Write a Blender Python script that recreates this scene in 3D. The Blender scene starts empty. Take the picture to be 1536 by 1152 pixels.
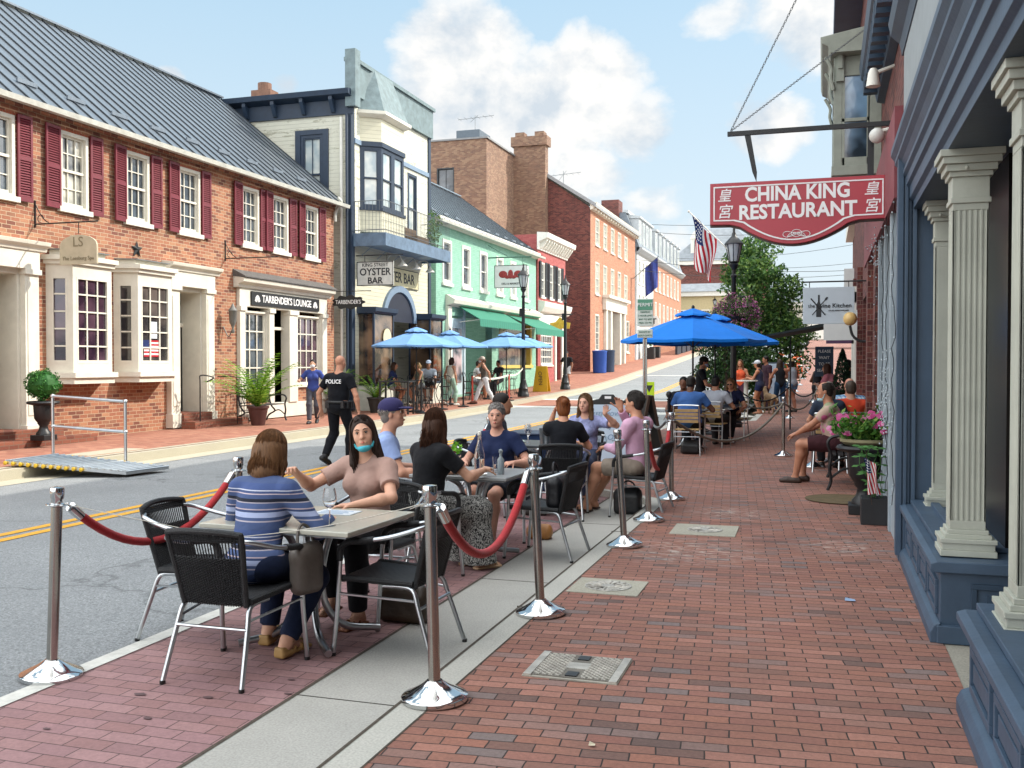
import bpy, bmesh, math, random
import numpy as np
from mathutils import Vector, Matrix, noise
random.seed(7)
sc = bpy.context.scene
COL = sc.collection
R = math.radians
# ------------------------------------------------------------------ terrain: flat near, climbing up the street
_TP = [(-40,0),(28,0),(35,.08),(48,.32),(55,.62),(61,.95),(76,1.68),(102,3.05),(130,4.9),(170,6.6),(400,7.0)]
def T(y):
    for (a,za),(b,zb) in zip(_TP,_TP[1:]):
        if y <= b:
            t=max(0,(y-a)/(b-a)); return za+(zb-za)*t
    return 7.0
ROAD=-.08
# ------------------------------------------------------------------ objects
def tag(o,label=None,cat=None,group=None,kind=None):
    if label: o['label']=label
    if cat: o['category']=cat
    if group: o['group']=group
    if kind: o['kind']=kind
    return o
def par(o,p):
    if p is not None:
        o.parent=p; o.matrix_parent_inverse=wm(p).inverted()
    return o
def wm(o):
    m=o.matrix_basis.copy()
    if o.parent: m=wm(o.parent)@o.matrix_parent_inverse@m
    return m
def empty(name,label,cat,loc=(0,0,0),rz=0,group=None,rot=None):
    o=bpy.data.objects.new(name,None); COL.objects.link(o); o.location=loc
    o.rotation_euler=rot if rot else (0,0,rz); o.empty_display_size=.1
    return tag(o,label,cat,group)
def kids(o): return [c for c in bpy.data.objects if c.parent is o]
def dup(root,loc,rz=0,label=None,group=None,rot=None,scale=None,skip=()):
    def cp(o,p):
        c=o.copy(); COL.objects.link(c)
        if p: c.parent=p
        for k in _tree.get(o.name,[]):
            if k.name.split('.')[0] not in skip: cp(k,c)
        return c
    _tree.clear()
    for o in bpy.data.objects:
        if o.parent: _tree.setdefault(o.parent.name,[]).append(o)
    r=cp(root,None); r.location=loc; r.rotation_euler=rot if rot else (0,0,rz)
    if scale: r.scale=(scale,)*3 if not hasattr(scale,'__len__') else scale
    if label: r['label']=label
    if group: r['group']=group
    return r
_tree={}
class MB:
    def __init__(s): s.v=[]; s.f=[]; s.m=[]
    def add(s,vs,fs,mi=0):
        o=len(s.v); s.v+= [tuple(p) for p in vs]; s.f+=[tuple(i+o for i in f) for f in fs]; s.m+=[mi]*len(fs); return s
    def box(s,x0,x1,y0,y1,z0,z1,mi=0):
        return s.add([(x0,y0,z0),(x1,y0,z0),(x1,y1,z0),(x0,y1,z0),(x0,y0,z1),(x1,y0,z1),(x1,y1,z1),(x0,y1,z1)],
          [(0,3,2,1),(4,5,6,7),(0,1,5,4),(1,2,6,5),(2,3,7,6),(3,0,4,7)],mi)
    def hexa(s,p,mi=0):
        return s.add(p,[(0,3,2,1),(4,5,6,7),(0,1,5,4),(1,2,6,5),(2,3,7,6),(3,0,4,7)],mi)
    def prism(s,poly,f0,f1,mi=0):   # poly list of 2D; f0,f1 map 2D->3D
        n=len(poly); vs=[f0(*p) for p in poly]+[f1(*p) for p in poly]
        return s.add(vs,[tuple(range(n))[::-1],tuple(range(n,2*n))]+[(i,(i+1)%n,n+(i+1)%n,n+i) for i in range(n)],mi)
    def tube(s,pts,r,n=8,mi=0,cap=True,closed=False):
        P=[Vector(p) for p in pts]; m=len(P); rr=r if hasattr(r,'__len__') else [r]*m
        vs=[];up=None
        for i,p in enumerate(P):
            if closed: d=P[(i+1)%m]-P[i-1]
            else: d=P[min(i+1,m-1)]-P[max(i-1,0)]
            d=d.normalized() if d.length>1e-9 else Vector((0,0,1))
            if up is None: up=Vector((0,0,1)) if abs(d.z)<.9 else Vector((1,0,0))
            a=(up-d*up.dot(d))
            if a.length<1e-6: a=Vector((1,0,0))-d*d.x
            a.normalize(); up=a; b=d.cross(a)
            for k in range(n):
                t=2*math.pi*k/n; vs.append(p+(a*math.cos(t)+b*math.sin(t))*rr[i])
        fs=[]
        for i in range(m if closed else m-1):
            j=(i+1)%m
            for k in range(n):
                l=(k+1)%n; fs.append((i*n+k,i*n+l,j*n+l,j*n+k))
        if cap and not closed: fs+=[tuple(range(n))[::-1],tuple(range((m-1)*n,m*n))]
        return s.add(vs,fs,mi)
    def lathe(s,prof,n=20,c=(0,0,0),mi=0,lobes=0,amp=0):
        vs=[];m=len(prof)
        for r,z in prof:
            for k in range(n):
                t=2*math.pi*k/n; q=r*(1+amp*math.cos(lobes*t)) if lobes else r
                vs.append((c[0]+q*math.cos(t),c[1]+q*math.sin(t),c[2]+z))
        fs=[(i*n+k,i*n+(k+1)%n,(i+1)*n+(k+1)%n,(i+1)*n+k) for i in range(m-1) for k in range(n)]
        fs+=[tuple(range(n))[::-1],tuple(range((m-1)*n,m*n))]
        return s.add(vs,fs,mi)
    def ell(s,c,r,n=12,m=8,mi=0):
        return s.add(*_sph(c,r,n,m),mi)
    def obj(s,name,mats,parent=None,smooth=False,bevel=0,seg=2,fix=True,auto=None):
        me=bpy.data.meshes.new(name); me.from_pydata(s.v,[],s.f); 
        mats=mats if isinstance(mats,(list,tuple)) else [mats]
        for m in mats: me.materials.append(m)
        if len(mats)>1: me.polygons.foreach_set('material_index',s.m)
        if fix:
            b=bmesh.new(); b.from_mesh(me); bmesh.ops.recalc_face_normals(b,faces=b.faces); b.to_mesh(me); b.free()
        if smooth:
            me.polygons.foreach_set('use_smooth',[True]*len(me.polygons))
            me.set_sharp_from_angle(angle=R(auto or 40))
        me.update()
        o=bpy.data.objects.new(name,me); COL.objects.link(o); par(o,parent)
        if bevel:
            bv=o.modifiers.new('b','BEVEL'); bv.width=bevel; bv.segments=seg; bv.limit_method='ANGLE'; bv.angle_limit=R(40)
            bv.harden_normals=False
        return o
def _sph(c,r,n,m):
    if not hasattr(r,'__len__'): r=(r,r,r)
    vs=[(c[0],c[1],c[2]+r[2])]
    for i in range(1,m):
        p=math.pi*i/m
        for k in range(n):
            t=2*math.pi*k/n; vs.append((c[0]+r[0]*math.sin(p)*math.cos(t),c[1]+r[1]*math.sin(p)*math.sin(t),c[2]+r[2]*math.cos(p)))
    vs.append((c[0],c[1],c[2]-r[2])); L=len(vs)-1
    fs=[(0,1+k,1+(k+1)%n) for k in range(n)]
    for i in range(m-2):
        for k in range(n):
            a=1+i*n; fs.append((a+k,a+n+k,a+n+(k+1)%n,a+(k+1)%n))
    a=1+(m-2)*n; fs+=[(L,a+(k+1)%n,a+k) for k in range(n)]
    return vs,fs
def arc(p,q,sag,n=14):
    p=Vector(p);q=Vector(q); return [p.lerp(q,i/n)-Vector((0,0,sag*4*(i/n)*(1-i/n))) for i in range(n+1)]
def smooth_path(pts,n=6):
    P=[Vector(p) for p in pts]; P=[P[0]*2-P[1]]+P+[P[-1]*2-P[-2]]; out=[]
    for i in range(1,len(P)-2):
        a,b,c,d=P[i-1:i+3]
        for k in range(n):
            t=k/n; out.append(.5*((2*b)+(c-a)*t+(2*a-5*b+4*c-d)*t*t+(3*b-a-3*c+d)*t**3))
    return out+[P[-2]]
# ------------------------------------------------------------------ materials
MATS={}
def rgb(h):
    if isinstance(h,str):
        h=h.lstrip('#'); c=[int(h[i:i+2],16)/255 for i in (0,2,4)]
        return tuple(((x+.055)/1.055)**2.4 if x>.04 else x/12.92 for x in c)
    return h
class NT:
    def __init__(s,m): s.t=m.node_tree; s.n=s.t.nodes; s.l=s.t.links
    def __call__(s,ty,ins=None,**kw):
        nd=s.n.new('ShaderNode'+ty)
        for k,v in kw.items(): setattr(nd,k,v)
        for k,v in (ins or {}).items():
            i=nd.inputs[k]
            if hasattr(v,'is_output') or hasattr(v,'links'): s.l.new(v,i)
            else: i.default_value=(tuple(v)+(1,) if hasattr(v,'__len__') and len(v)==3 and i.type=='RGBA' else v)
        return nd
    def math(s,op,a,b=0,c=None):
        d={0:a,1:b}
        if c is not None: d[2]=c
        return s('Math',d,operation=op).outputs[0]
    def mix(s,f,a,b,bt='MIX'):
        nd=s.n.new('ShaderNodeMix'); nd.data_type='RGBA'; nd.blend_type=bt
        for i,v in ((0,f),(6,a),(7,b)):
            if hasattr(v,'links'): s.l.new(v,nd.inputs[i])
            else: nd.inputs[i].default_value=(tuple(v)+(1,) if hasattr(v,'__len__') and len(v)==3 else v)
        return nd.outputs[2]
    def ramp(s,f,stops,const=False):
        nd=s.n.new('ShaderNodeValToRGB'); e=nd.color_ramp.elements; s.l.new(f,nd.inputs[0])
        if const: nd.color_ramp.interpolation='CONSTANT'
        while len(e)<len(stops): e.new(.5)
        for i,(p,c) in enumerate(stops):
            e[i].position=p; c=rgb(c) if isinstance(c,str) else c
            e[i].color=(tuple(c)+(1,)) if hasattr(c,'__len__') else (c,c,c,1)
        return nd.outputs[0]
def newmat(name):
    m=bpy.data.materials.new(name); m.use_nodes=True; m.node_tree.nodes.clear(); t=NT(m)
    b=t('BsdfPrincipled'); o=t('OutputMaterial'); t.l.new(b.outputs[0],o.inputs[0]); return m,t,b
def pm(name,col,rough=.6,metal=0,var=.12,scale=6,bump=.0,bscale=60,spec=.5,dirt=0,alpha=1,trans=0,sheen=0,emit=0,bdist=.01,space='Object',stretch=None,coat=0,sss=0):
    if name in MATS: return MATS[name]
    m,t,b=newmat(name); c=rgb(col)
    tc=t('TexCoord').outputs[space]
    if stretch: tc=t('Mapping',{'Vector':tc,'Scale':stretch}).outputs[0]
    if var:
        n=t('TexNoise',{'Vector':tc,'Scale':scale,'Detail':5.,'Roughness':.6}).outputs[0]
        f=t.ramp(n,[(.3,0.),(.7,1.)])
        cc=t.mix(f,tuple(x*(1-var) for x in c),tuple(min(1,x*(1+var)) for x in c))
        if dirt:
            n2=t('TexNoise',{'Vector':tc,'Scale':scale*.4,'Detail':8.,'Roughness':.75}).outputs[0]
            cc=t.mix(t.ramp(n2,[(.5,0.),(.75,dirt)]),cc,tuple(x*.45 for x in c))
        t.l.new(cc,b.inputs['Base Color'])
    else: b.inputs['Base Color'].default_value=c+(1,)
    b.inputs['Roughness'].default_value=rough; b.inputs['Metallic'].default_value=metal
    b.inputs['Specular IOR Level'].default_value=spec; b.inputs['Transmission Weight'].default_value=trans
    b.inputs['Sheen Weight'].default_value=sheen*.25; b.inputs['Coat Weight'].default_value=coat
    if sss: b.inputs['Subsurface Weight'].default_value=sss; b.inputs['Subsurface Radius'].default_value=(.01,.004,.002)
    if emit: b.inputs['Emission Color'].default_value=c+(1,); b.inputs['Emission Strength'].default_value=emit
    if bump:
        n=t('TexNoise',{'Vector':tc,'Scale':bscale,'Detail':4.}).outputs[0]
        bp=t('Bump',{'Height':n,'Strength':bump,'Distance':bdist}); t.l.new(bp.outputs[0],b.inputs['Normal'])
    MATS[name]=m; return m
def brickmat(name,cols,mortar,w=.21,h=.075,mw=.012,bump=.6,mode='wall',rot=0,offset=.5,var=.25,rough=.85,stain=.25,wob=.004,coarse=None):
    """brick courses laid in u,v; u,v taken in metres from the object's own coordinates"""
    m,t,b=newmat(name); tc=t('TexCoord').outputs['Object']
    if mode=='wall':
        s=t('SeparateXYZ',{0:tc}); u=t.math('ADD',s.outputs[0],s.outputs[1]); vec=t('CombineXYZ',{0:u,1:s.outputs[2]}).outputs[0]
    else: vec=t('Mapping',{'Vector':tc,'Rotation':(0,0,R(rot))}).outputs[0]
    nz=t('TexNoise',{'Vector':vec,'Scale':3.,'Detail':3.}).outputs[1]
    off=t('VectorMath',{0:nz,1:(.5,.5,.5)},operation='SUBTRACT').outputs[0]
    off=t('VectorMath',{0:off,'Scale':wob*6},operation='SCALE').outputs[0]
    vec2=t('VectorMath',{0:vec,1:off},operation='ADD').outputs[0]
    def bk(sm): 
        nd=t('TexBrick',{'Vector':vec2,'Scale':1.,'Mortar Size':mw/2,'Mortar Smooth':sm,'Bias':0.,'Brick Width':w,'Row Height':h,'Color1':(0,0,0),'Color2':(1,1,1),'Mortar':(.5,.5,.5)})
        nd.offset=offset; nd.offset_frequency=2; return nd
    B=bk(.15); val=B.outputs[0]; fac=B.outputs[1]
    n=len(cols); c=t.ramp(val,[((i+.0)/n,cols[i]) for i in range(n)])
    fine=t('TexNoise',{'Vector':vec,'Scale':45.,'Detail':6.,'Roughness':.7}).outputs[0]
    c=t.mix(1.,c,t.ramp(fine,[(.25,1-var),(.75,1+var*.6)]),'MULTIPLY')
    big=t('TexNoise',{'Vector':vec,'Scale':.9,'Detail':6.,'Roughness':.65}).outputs[0]
    c=t.mix(t.ramp(big,[(.45,0.),(.72,stain)]),c,tuple(x*.5 for x in rgb(cols[0])))
    c=t.mix(t.ramp(t('TexNoise',{'Vector':vec,'Scale':.5,'Detail':5.,'W':3.} ,noise_dimensions='4D').outputs[0],[(.5,0.),(.75,stain*.6)]),c,tuple(min(1,x*1.5+.05) for x in rgb(cols[-1])))
    mort=t.mix(t.ramp(fine,[(.3,0.),(.7,1.)]),tuple(x*.75 for x in rgb(mortar)),rgb(mortar))
    c=t.mix(fac,c,mort); t.l.new(c,b.inputs['Base Color']); b.inputs['Roughness'].default_value=rough
    if bump:
        inv=t.math('SUBTRACT',1.,fac); hgt=t.math('ADD',t.math('ADD',inv,t.math('MULTIPLY',fine,.35)),t.math('MULTIPLY',val,.25))
        bp=t('Bump',{'Height':hgt,'Strength':bump,'Distance':.006}); t.l.new(bp.outputs[0],b.inputs['Normal'])
    MATS[name]=m; return m
def sidingmat(name,col,pitch=.12,peel=0.,under='#6b6a55'):
    m,t,b=newmat(name); tc=t('TexCoord').outputs['Object']; s=t('SeparateXYZ',{0:tc})
    z=t.math('FRACT',t.math('DIVIDE',s.outputs[2],pitch)); c=rgb(col)
    line=t.ramp(z,[(0.,1.),(.07,0.)])
    n=t('TexNoise',{'Vector':t('Mapping',{'Vector':tc,'Scale':(1.,1.,4.)}).outputs[0],'Scale':1.2,'Detail':8.,'Roughness':.7}).outputs[0]
    cc=t.mix(t.ramp(n,[(.3,0.),(.7,1.)]),tuple(x*.86 for x in c),tuple(min(1,x*1.06) for x in c))
    if peel: cc=t.mix(t.ramp(n,[(.56,0.),(.60,peel)]),cc,rgb(under))
    cc=t.mix(line,cc,tuple(x*.35 for x in c)); t.l.new(cc,b.inputs['Base Color']); b.inputs['Roughness'].default_value=.75
    bp=t('Bump',{'Height':t.math('SUBTRACT',1.,z),'Strength':.8,'Distance':.015}); t.l.new(bp.outputs[0],b.inputs['Normal'])
    MATS[name]=m; return m
def glassmat(name,col=(.02,.025,.03),rough=.04,mottle=None):
    m,t,b=newmat(name); tc=t('TexCoord').outputs['Object']
    n=t('TexNoise',{'Vector':tc,'Scale':1.4,'Detail':3.}).outputs[0]
    if mottle: t.l.new(t.mix(t.ramp(n,[(.4,0.),(.62,1.)]),rgb(col),rgb(mottle)),b.inputs['Base Color'])
    else: b.inputs['Base Color'].default_value=tuple(rgb(col))+(1,)
    b.inputs['Roughness'].default_value=rough; b.inputs['Specular IOR Level'].default_value=.9
    bp=t('Bump',{'Height':n,'Strength':.15,'Distance':.02}); t.l.new(bp.outputs[0],b.inputs['Normal'])
    MATS[name]=m; return m
def clearglass(name,tint=(1,1,1),ior=1.45):
    m,t,b=newmat(name); b.inputs['Base Color'].default_value=tuple(tint)+(1,); b.inputs['Roughness'].default_value=.0
    b.inputs['Transmission Weight'].default_value=1; b.inputs['IOR'].default_value=ior; MATS[name]=m; return m
def stripemat(name,bands,scale=1.,axis=2,rough=.8,bump=.3):
    """bands: list of (height in metres, colour), repeated upwards"""
    m,t,b=newmat(name); tc=t('TexCoord').outputs['Object']; s=t('SeparateXYZ',{0:tc})
    tot=sum(h for h,_ in bands); f=t.math('FRACT',t.math('DIVIDE',s.outputs[axis],tot)); acc=0; st=[]
    for h,c in bands: st.append((acc/tot,c)); acc+=h
    t.l.new(t.ramp(f,st,True),b.inputs['Base Color']); b.inputs['Roughness'].default_value=rough
    n=t('TexNoise',{'Vector':tc,'Scale':14.,'Detail':3.}).outputs[0]
    bp=t('Bump',{'Height':n,'Strength':bump,'Distance':.02}); t.l.new(bp.outputs[0],b.inputs['Normal'])
    MATS[name]=m; return m
def leafmat(name,c1,c2,c3=None,trans=.25):
    m,t,b=newmat(name); g=t('NewGeometry')
    r=g.outputs['Random Per Island']; st=[(0,rgb(c1)),(.6,rgb(c2))]+([(.95,rgb(c3))] if c3 else [])
    t.l.new(t.ramp(r,st),b.inputs['Base Color']); b.inputs['Roughness'].default_value=.55
    b.inputs['Specular IOR Level'].default_value=.3
    tr=t('BsdfTranslucent'); t.l.new(t.ramp(r,st),tr.inputs[0]); mx=t('MixShader',{0:trans}); out=[n for n in t.n if n.type=='OUTPUT_MATERIAL'][0]
    t.l.new(b.outputs[0],mx.inputs[1]); t.l.new(tr.outputs[0],mx.inputs[2]); t.l.new(mx.outputs[0],out.inputs[0])
    MATS[name]=m; return m
def text(name,s,loc,size,mat,parent,u=(1,0,0),n=(0,-1,0),ext=.003,bold=0,align='CENTER',sx=1,shear=0,spacing=1):
    c=bpy.data.curves.new(name,'FONT'); c.body=s; c.size=size; c.extrude=ext; c.offset=bold; c.align_x=align; c.align_y='CENTER'; c.resolution_u=3
    c.shear=shear; c.space_character=spacing
    c.materials.append(mat); q=bpy.data.objects.new(name,c); COL.objects.link(q); bpy.context.view_layer.update()
    me=bpy.data.meshes.new_from_object(q.evaluated_get(bpy.context.evaluated_depsgraph_get())); bpy.data.objects.remove(q); bpy.data.curves.remove(c)
    o=bpy.data.objects.new(name,me); COL.objects.link(o)
    U=Vector(u).normalized(); N=Vector(n).normalized(); V=N.cross(U)
    o.matrix_basis=Matrix.Translation(loc)@Matrix((U,V,N)).transposed().to_4x4()@Matrix.Diagonal((sx,1,1,1))
    par(o,parent); return o
# ------------------------------------------------------------------ signed-distance figures
class SDF:
    def __init__(s): s.p=[]
    def cap(s,a,b,ra,rb=None,k=.02,sub=False): s.p.append(('c',np.array(a,float),np.array(b,float),ra,ra if rb is None else rb,k,sub)); return s
    def fru(s,a,b,ra,rb,k=.01,sub=False): s.p.append(('f',np.array(a,float),np.array(b,float),ra,rb,k,sub)); return s
    def ell(s,c,r,M=None,k=.02,sub=False):
        s.p.append(('e',np.array(c,float),np.array(r,float),None if M is None else np.array(M,float),0,k,sub)); return s
    def box(s,c,hf,M=None,r=.01,k=.01,sub=False):
        s.p.append(('b',np.array(c,float),np.array(hf,float),None if M is None else np.array(M,float),r,k,sub)); return s
    def bounds(s,p):
        if p[0] in 'cf':
            r=max(p[3],p[4]); return np.minimum(p[1],p[2])-r,np.maximum(p[1],p[2])+r
        r=np.linalg.norm(p[2]) if p[3] is not None else p[2]
        return p[1]-r-(p[4] or 0),p[1]+r+(p[4] or 0)
    def mesh(s,h):
        lo=np.min([s.bounds(p)[0] for p in s.p if not p[6]],0)-2.5*h; hi=np.max([s.bounds(p)[1] for p in s.p if not p[6]],0)+2.5*h
        n=np.ceil((hi-lo)/h).astype(int)+1; A=np.full(n,.2,np.float32)
        ax=[(lo[i]+h*np.arange(n[i])).astype(np.float32) for i in range(3)]
        for p in s.p:
            l,u=s.bounds(p); mg=p[5]+2*h+.01
            i0=np.maximum(((l-mg-lo)/h).astype(int),0); i1=np.minimum(((u+mg-lo)/h).astype(int)+2,n)
            if (i1<=i0).any(): continue
            X=ax[0][i0[0]:i1[0],None,None]; Y=ax[1][None,i0[1]:i1[1],None]; Z=ax[2][None,None,i0[2]:i1[2]]
            if p[0] in 'cf':
                a,b,ra,rb=p[1:5]; d=b-a; L2=max(float(d@d),1e-10); L=math.sqrt(L2)
                px,py,pz=X-a[0],Y-a[1],Z-a[2]; tt=(px*d[0]+py*d[1]+pz*d[2])/L2
                t=np.clip(tt,0,1); D=np.sqrt((px-t*d[0])**2+(py-t*d[1])**2+(pz-t*d[2])**2)
                if p[0]=='c': D=D-(ra+(rb-ra)*t)
                else:
                    D=np.sqrt((px-tt*d[0])**2+(py-tt*d[1])**2+(pz-tt*d[2])**2)-(ra+(rb-ra)*t)
                    D=np.maximum(D,np.maximum(-tt*L,(tt-1)*L))
            else:
                c=p[1]; q=[X-c[0],Y-c[1],Z-c[2]]
                if p[3] is not None:
                    Mt=p[3]; q=[q[0]*Mt[0,j]+q[1]*Mt[1,j]+q[2]*Mt[2,j] for j in range(3)]
                r=p[2]
                if p[0]=='e':
                    k0=np.sqrt((q[0]/r[0])**2+(q[1]/r[1])**2+(q[2]/r[2])**2)+1e-9; k1=np.sqrt((q[0]/r[0]**2)**2+(q[1]/r[1]**2)**2+(q[2]/r[2]**2)**2)+1e-9
                    D=k0*(k0-1)/k1
                else:
                    rr=p[4]; g=[np.abs(q[i])-(r[i]-rr) for i in range(3)]
                    D=np.sqrt(np.maximum(g[0],0)**2+np.maximum(g[1],0)**2+np.maximum(g[2],0)**2)+np.minimum(np.maximum(g[0],np.maximum(g[1],g[2])),0)-rr
            S=A[i0[0]:i1[0],i0[1]:i1[1],i0[2]:i1[2]]; k=max(p[5],1e-4)
            if p[6]:
                D=-D; hh=np.clip(.5-.5*(S-D)/k,0,1); N=S*(1-hh)+D*hh+k*hh*(1-hh)
            else:
                hh=np.clip(.5+.5*(D-S)/k,0,1); N=D*(1-hh)+S*hh-k*hh*(1-hh)
            A[i0[0]:i1[0],i0[1]:i1[1],i0[2]:i1[2]]=N
        return nets(A,lo,h)
def nets(A,lo,h):
    I=A<0; nx,ny,nz=A.shape
    c=np.zeros((nx-1,ny-1,nz-1),np.uint8)
    for i in (0,1):
        for j in (0,1):
            for k in (0,1): c+=I[i:nx-1+i,j:ny-1+j,k:nz-1+k]
    act=(c>0)&(c<8); idx=-np.ones(act.shape,np.int64); C=np.argwhere(act); idx[act]=np.arange(len(C))
    if len(C)==0: return np.zeros((0,3)),[]
    acc=np.zeros((len(C),3)); cnt=np.zeros(len(C)); cor=[(i,j,k) for i in (0,1) for j in (0,1) for k in (0,1)]
    for a in cor:
        for d in range(3):
            if a[d]==0:
                b=list(a); b[d]=1
                va=A[C[:,0]+a[0],C[:,1]+a[1],C[:,2]+a[2]]; vb=A[C[:,0]+b[0],C[:,1]+b[1],C[:,2]+b[2]]
                m=(va<0)!=(vb<0); t=np.where(m,va/(va-vb+1e-12),0); P=np.array(a)+np.zeros((len(C),3)); P[:,d]+=t
                acc[m]+=P[m]; cnt+=m
    V=(C+acc/cnt[:,None])*h+lo; F=[]
    for d in range(3):
        sl0=[slice(1,-1)]*3; sl0[d]=slice(0,-1); sl1=[slice(1,-1)]*3; sl1[d]=slice(1,None)
        a=I[tuple(sl0)]; b=I[tuple(sl1)]; E=np.argwhere(a!=b); 
        if len(E)==0: continue
        fl=a[tuple(E.T)]; off=np.ones(3,int); off[d]=0; E=E+off; e1=(d+1)%3; e2=(d+2)%3
        def g(o1,o2):
            q=E.copy(); q[:,e1]-=o1; q[:,e2]-=o2; return idx[tuple(q.T)]
        Q=np.stack([g(1,1),g(0,1),g(0,0),g(1,0)],1); Q[~fl]=Q[~fl][:,::-1]; F.append(Q)
    F=np.concatenate(F); return V,F[(F>=0).all(1)]
def sobj(name,S,h,mats,parent,M=None,smooth=True):
    V,F=S.mesh(h); me=bpy.data.meshes.new(name)
    me.vertices.add(len(V)); me.vertices.foreach_set('co',np.asarray(V,np.float32).ravel())
    F=np.asarray(F,np.int32); me.loops.add(F.size); me.loops.foreach_set('vertex_index',F.ravel())
    me.polygons.add(len(F)); me.polygons.foreach_set('loop_start',np.arange(0,F.size,4,dtype=np.int32)); me.polygons.foreach_set('use_smooth',np.ones(len(F),bool))
    me.update(calc_edges=True)
    for m in (mats if isinstance(mats,list) else [mats]): me.materials.append(m)
    o=bpy.data.objects.new(name,me); COL.objects.link(o)
    if M is not None: o.matrix_basis=M
    if parent is not None:
        o.parent=parent
    return o
V3=lambda *a: np.array(a,float)
def nrm(v): v=np.array(v,float); return v/(np.linalg.norm(v)+1e-9)
def ik(a,b,l1,l2,pole):
    a=np.array(a,float); b=np.array(b,float); d=b-a; L=np.linalg.norm(d)
    if L>.995*(l1+l2): b=a+d/L*.995*(l1+l2); d=b-a; L=np.linalg.norm(d)
    x=(l1*l1-l2*l2+L*L)/(2*L); y=math.sqrt(max(l1*l1-x*x,0)); u=d/L; p=np.array(pole,float); p=p-u*(p@u); return a+u*x+nrm(p)*y,b
SKIN={}
def skin(c,k='s'):
    n='skin_'+c.strip('#')
    return pm(n,c,.5,var=.07,scale=14,bump=.05,bscale=120,spec=.35,sss=.0)
def cloth(c,rough=.85,sc=8,var=.14,bump=.7):
    n='cloth_'+c.strip('#'); return pm(n,c,rough,var=var,scale=5,bump=bump,bscale=sc,spec=.2,sheen=.15,bdist=.03)
def hairmat(c,base=False):
    n='hair_'+c.strip('#')+('_base' if base else '')
    if n in MATS: return MATS[n]
    m,t,b=newmat(n); r=t('NewGeometry').outputs['Random Per Island']; cc=rgb(c)
    tc=t('TexCoord').outputs['Object']; w=t('TexNoise',{'Vector':t('Mapping',{'Vector':tc,'Scale':(90,90,7)}).outputs[0],'Scale':1.,'Detail':3.}).outputs[0]
    c1=t.mix(.4 if base else r,tuple(x*.6 for x in cc),tuple(min(1,x*1.6) for x in cc)); c1=t.mix(t.ramp(w,[(.3,0.),(.7,1.)]),tuple(x*.5 for x in cc),c1)
    t.l.new(c1,b.inputs['Base Color']); b.inputs['Roughness'].default_value=.58; b.inputs['Specular IOR Level'].default_value=.3
    bp=t('Bump',{'Height':w,'Strength':.6,'Distance':.004}); t.l.new(bp.outputs[0],b.inputs['Normal']); MATS[n]=m; return m
def hand(S,W,d,n,l,sc,h,curl=25,spread=4,fist=0,point=None):
    """W wrist, d finger direction, n out of the palm, l towards the thumb side"""
    d=nrm(d); n=nrm(np.array(n)-d*(np.array(n)@d)); l=nrm(np.array(l)-d*(np.array(l)@d)-n*(np.array(l)@n)); rf=max(.0082*sc,.62*h)
    kn=[]
    for i,(la,ln) in enumerate(((.030,.088),(.010,.092),(-.010,.086),(-.028,.076))):
        K=W+(d*ln+l*la)*sc; S.cap(W+d*.015*sc+l*la*.55*sc,K,max(.0155*sc,.7*h),max(.012*sc,.65*h),k=.012); kn.append(K)
    for i,(K,L) in enumerate(zip(kn,(.072,.080,.074,.058))):
        c=curl*(1+.12*i); c=6 if point==i else c; p=K; ang=R(c*.6); sp=R((1.5-i)*spread)
        for j,q in enumerate((.45,.3,.25)):
            dd=nrm((d*math.cos(sp)+l*math.sin(sp))*math.cos(ang)+n*math.sin(ang)); e=p+dd*L*q*sc
            S.cap(p,e,rf*(1-.08*j),rf*(.93-.08*j),k=.0025); p=e; ang+=R(c)
    p=W+(d*.028+l*.022)*sc; dd=nrm(d*.62+l*.72+n*.25)
    for j,q in enumerate((.040,.034,.028)):
        e=p+dd*q*sc; S.cap(p,e,max(.0125*sc,.65*h) if j==0 else rf*1.12,rf*1.05,k=.006 if j==0 else .0025); p=e; dd=nrm(dd+d*.25+n*.18*(1+curl/40))
def rotm(yaw,pitch,roll=0):
    return np.array(Matrix.Rotation(R(yaw),3,'Z')@Matrix.Rotation(R(-pitch),3,'X')@Matrix.Rotation(R(roll),3,'Y'))
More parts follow.
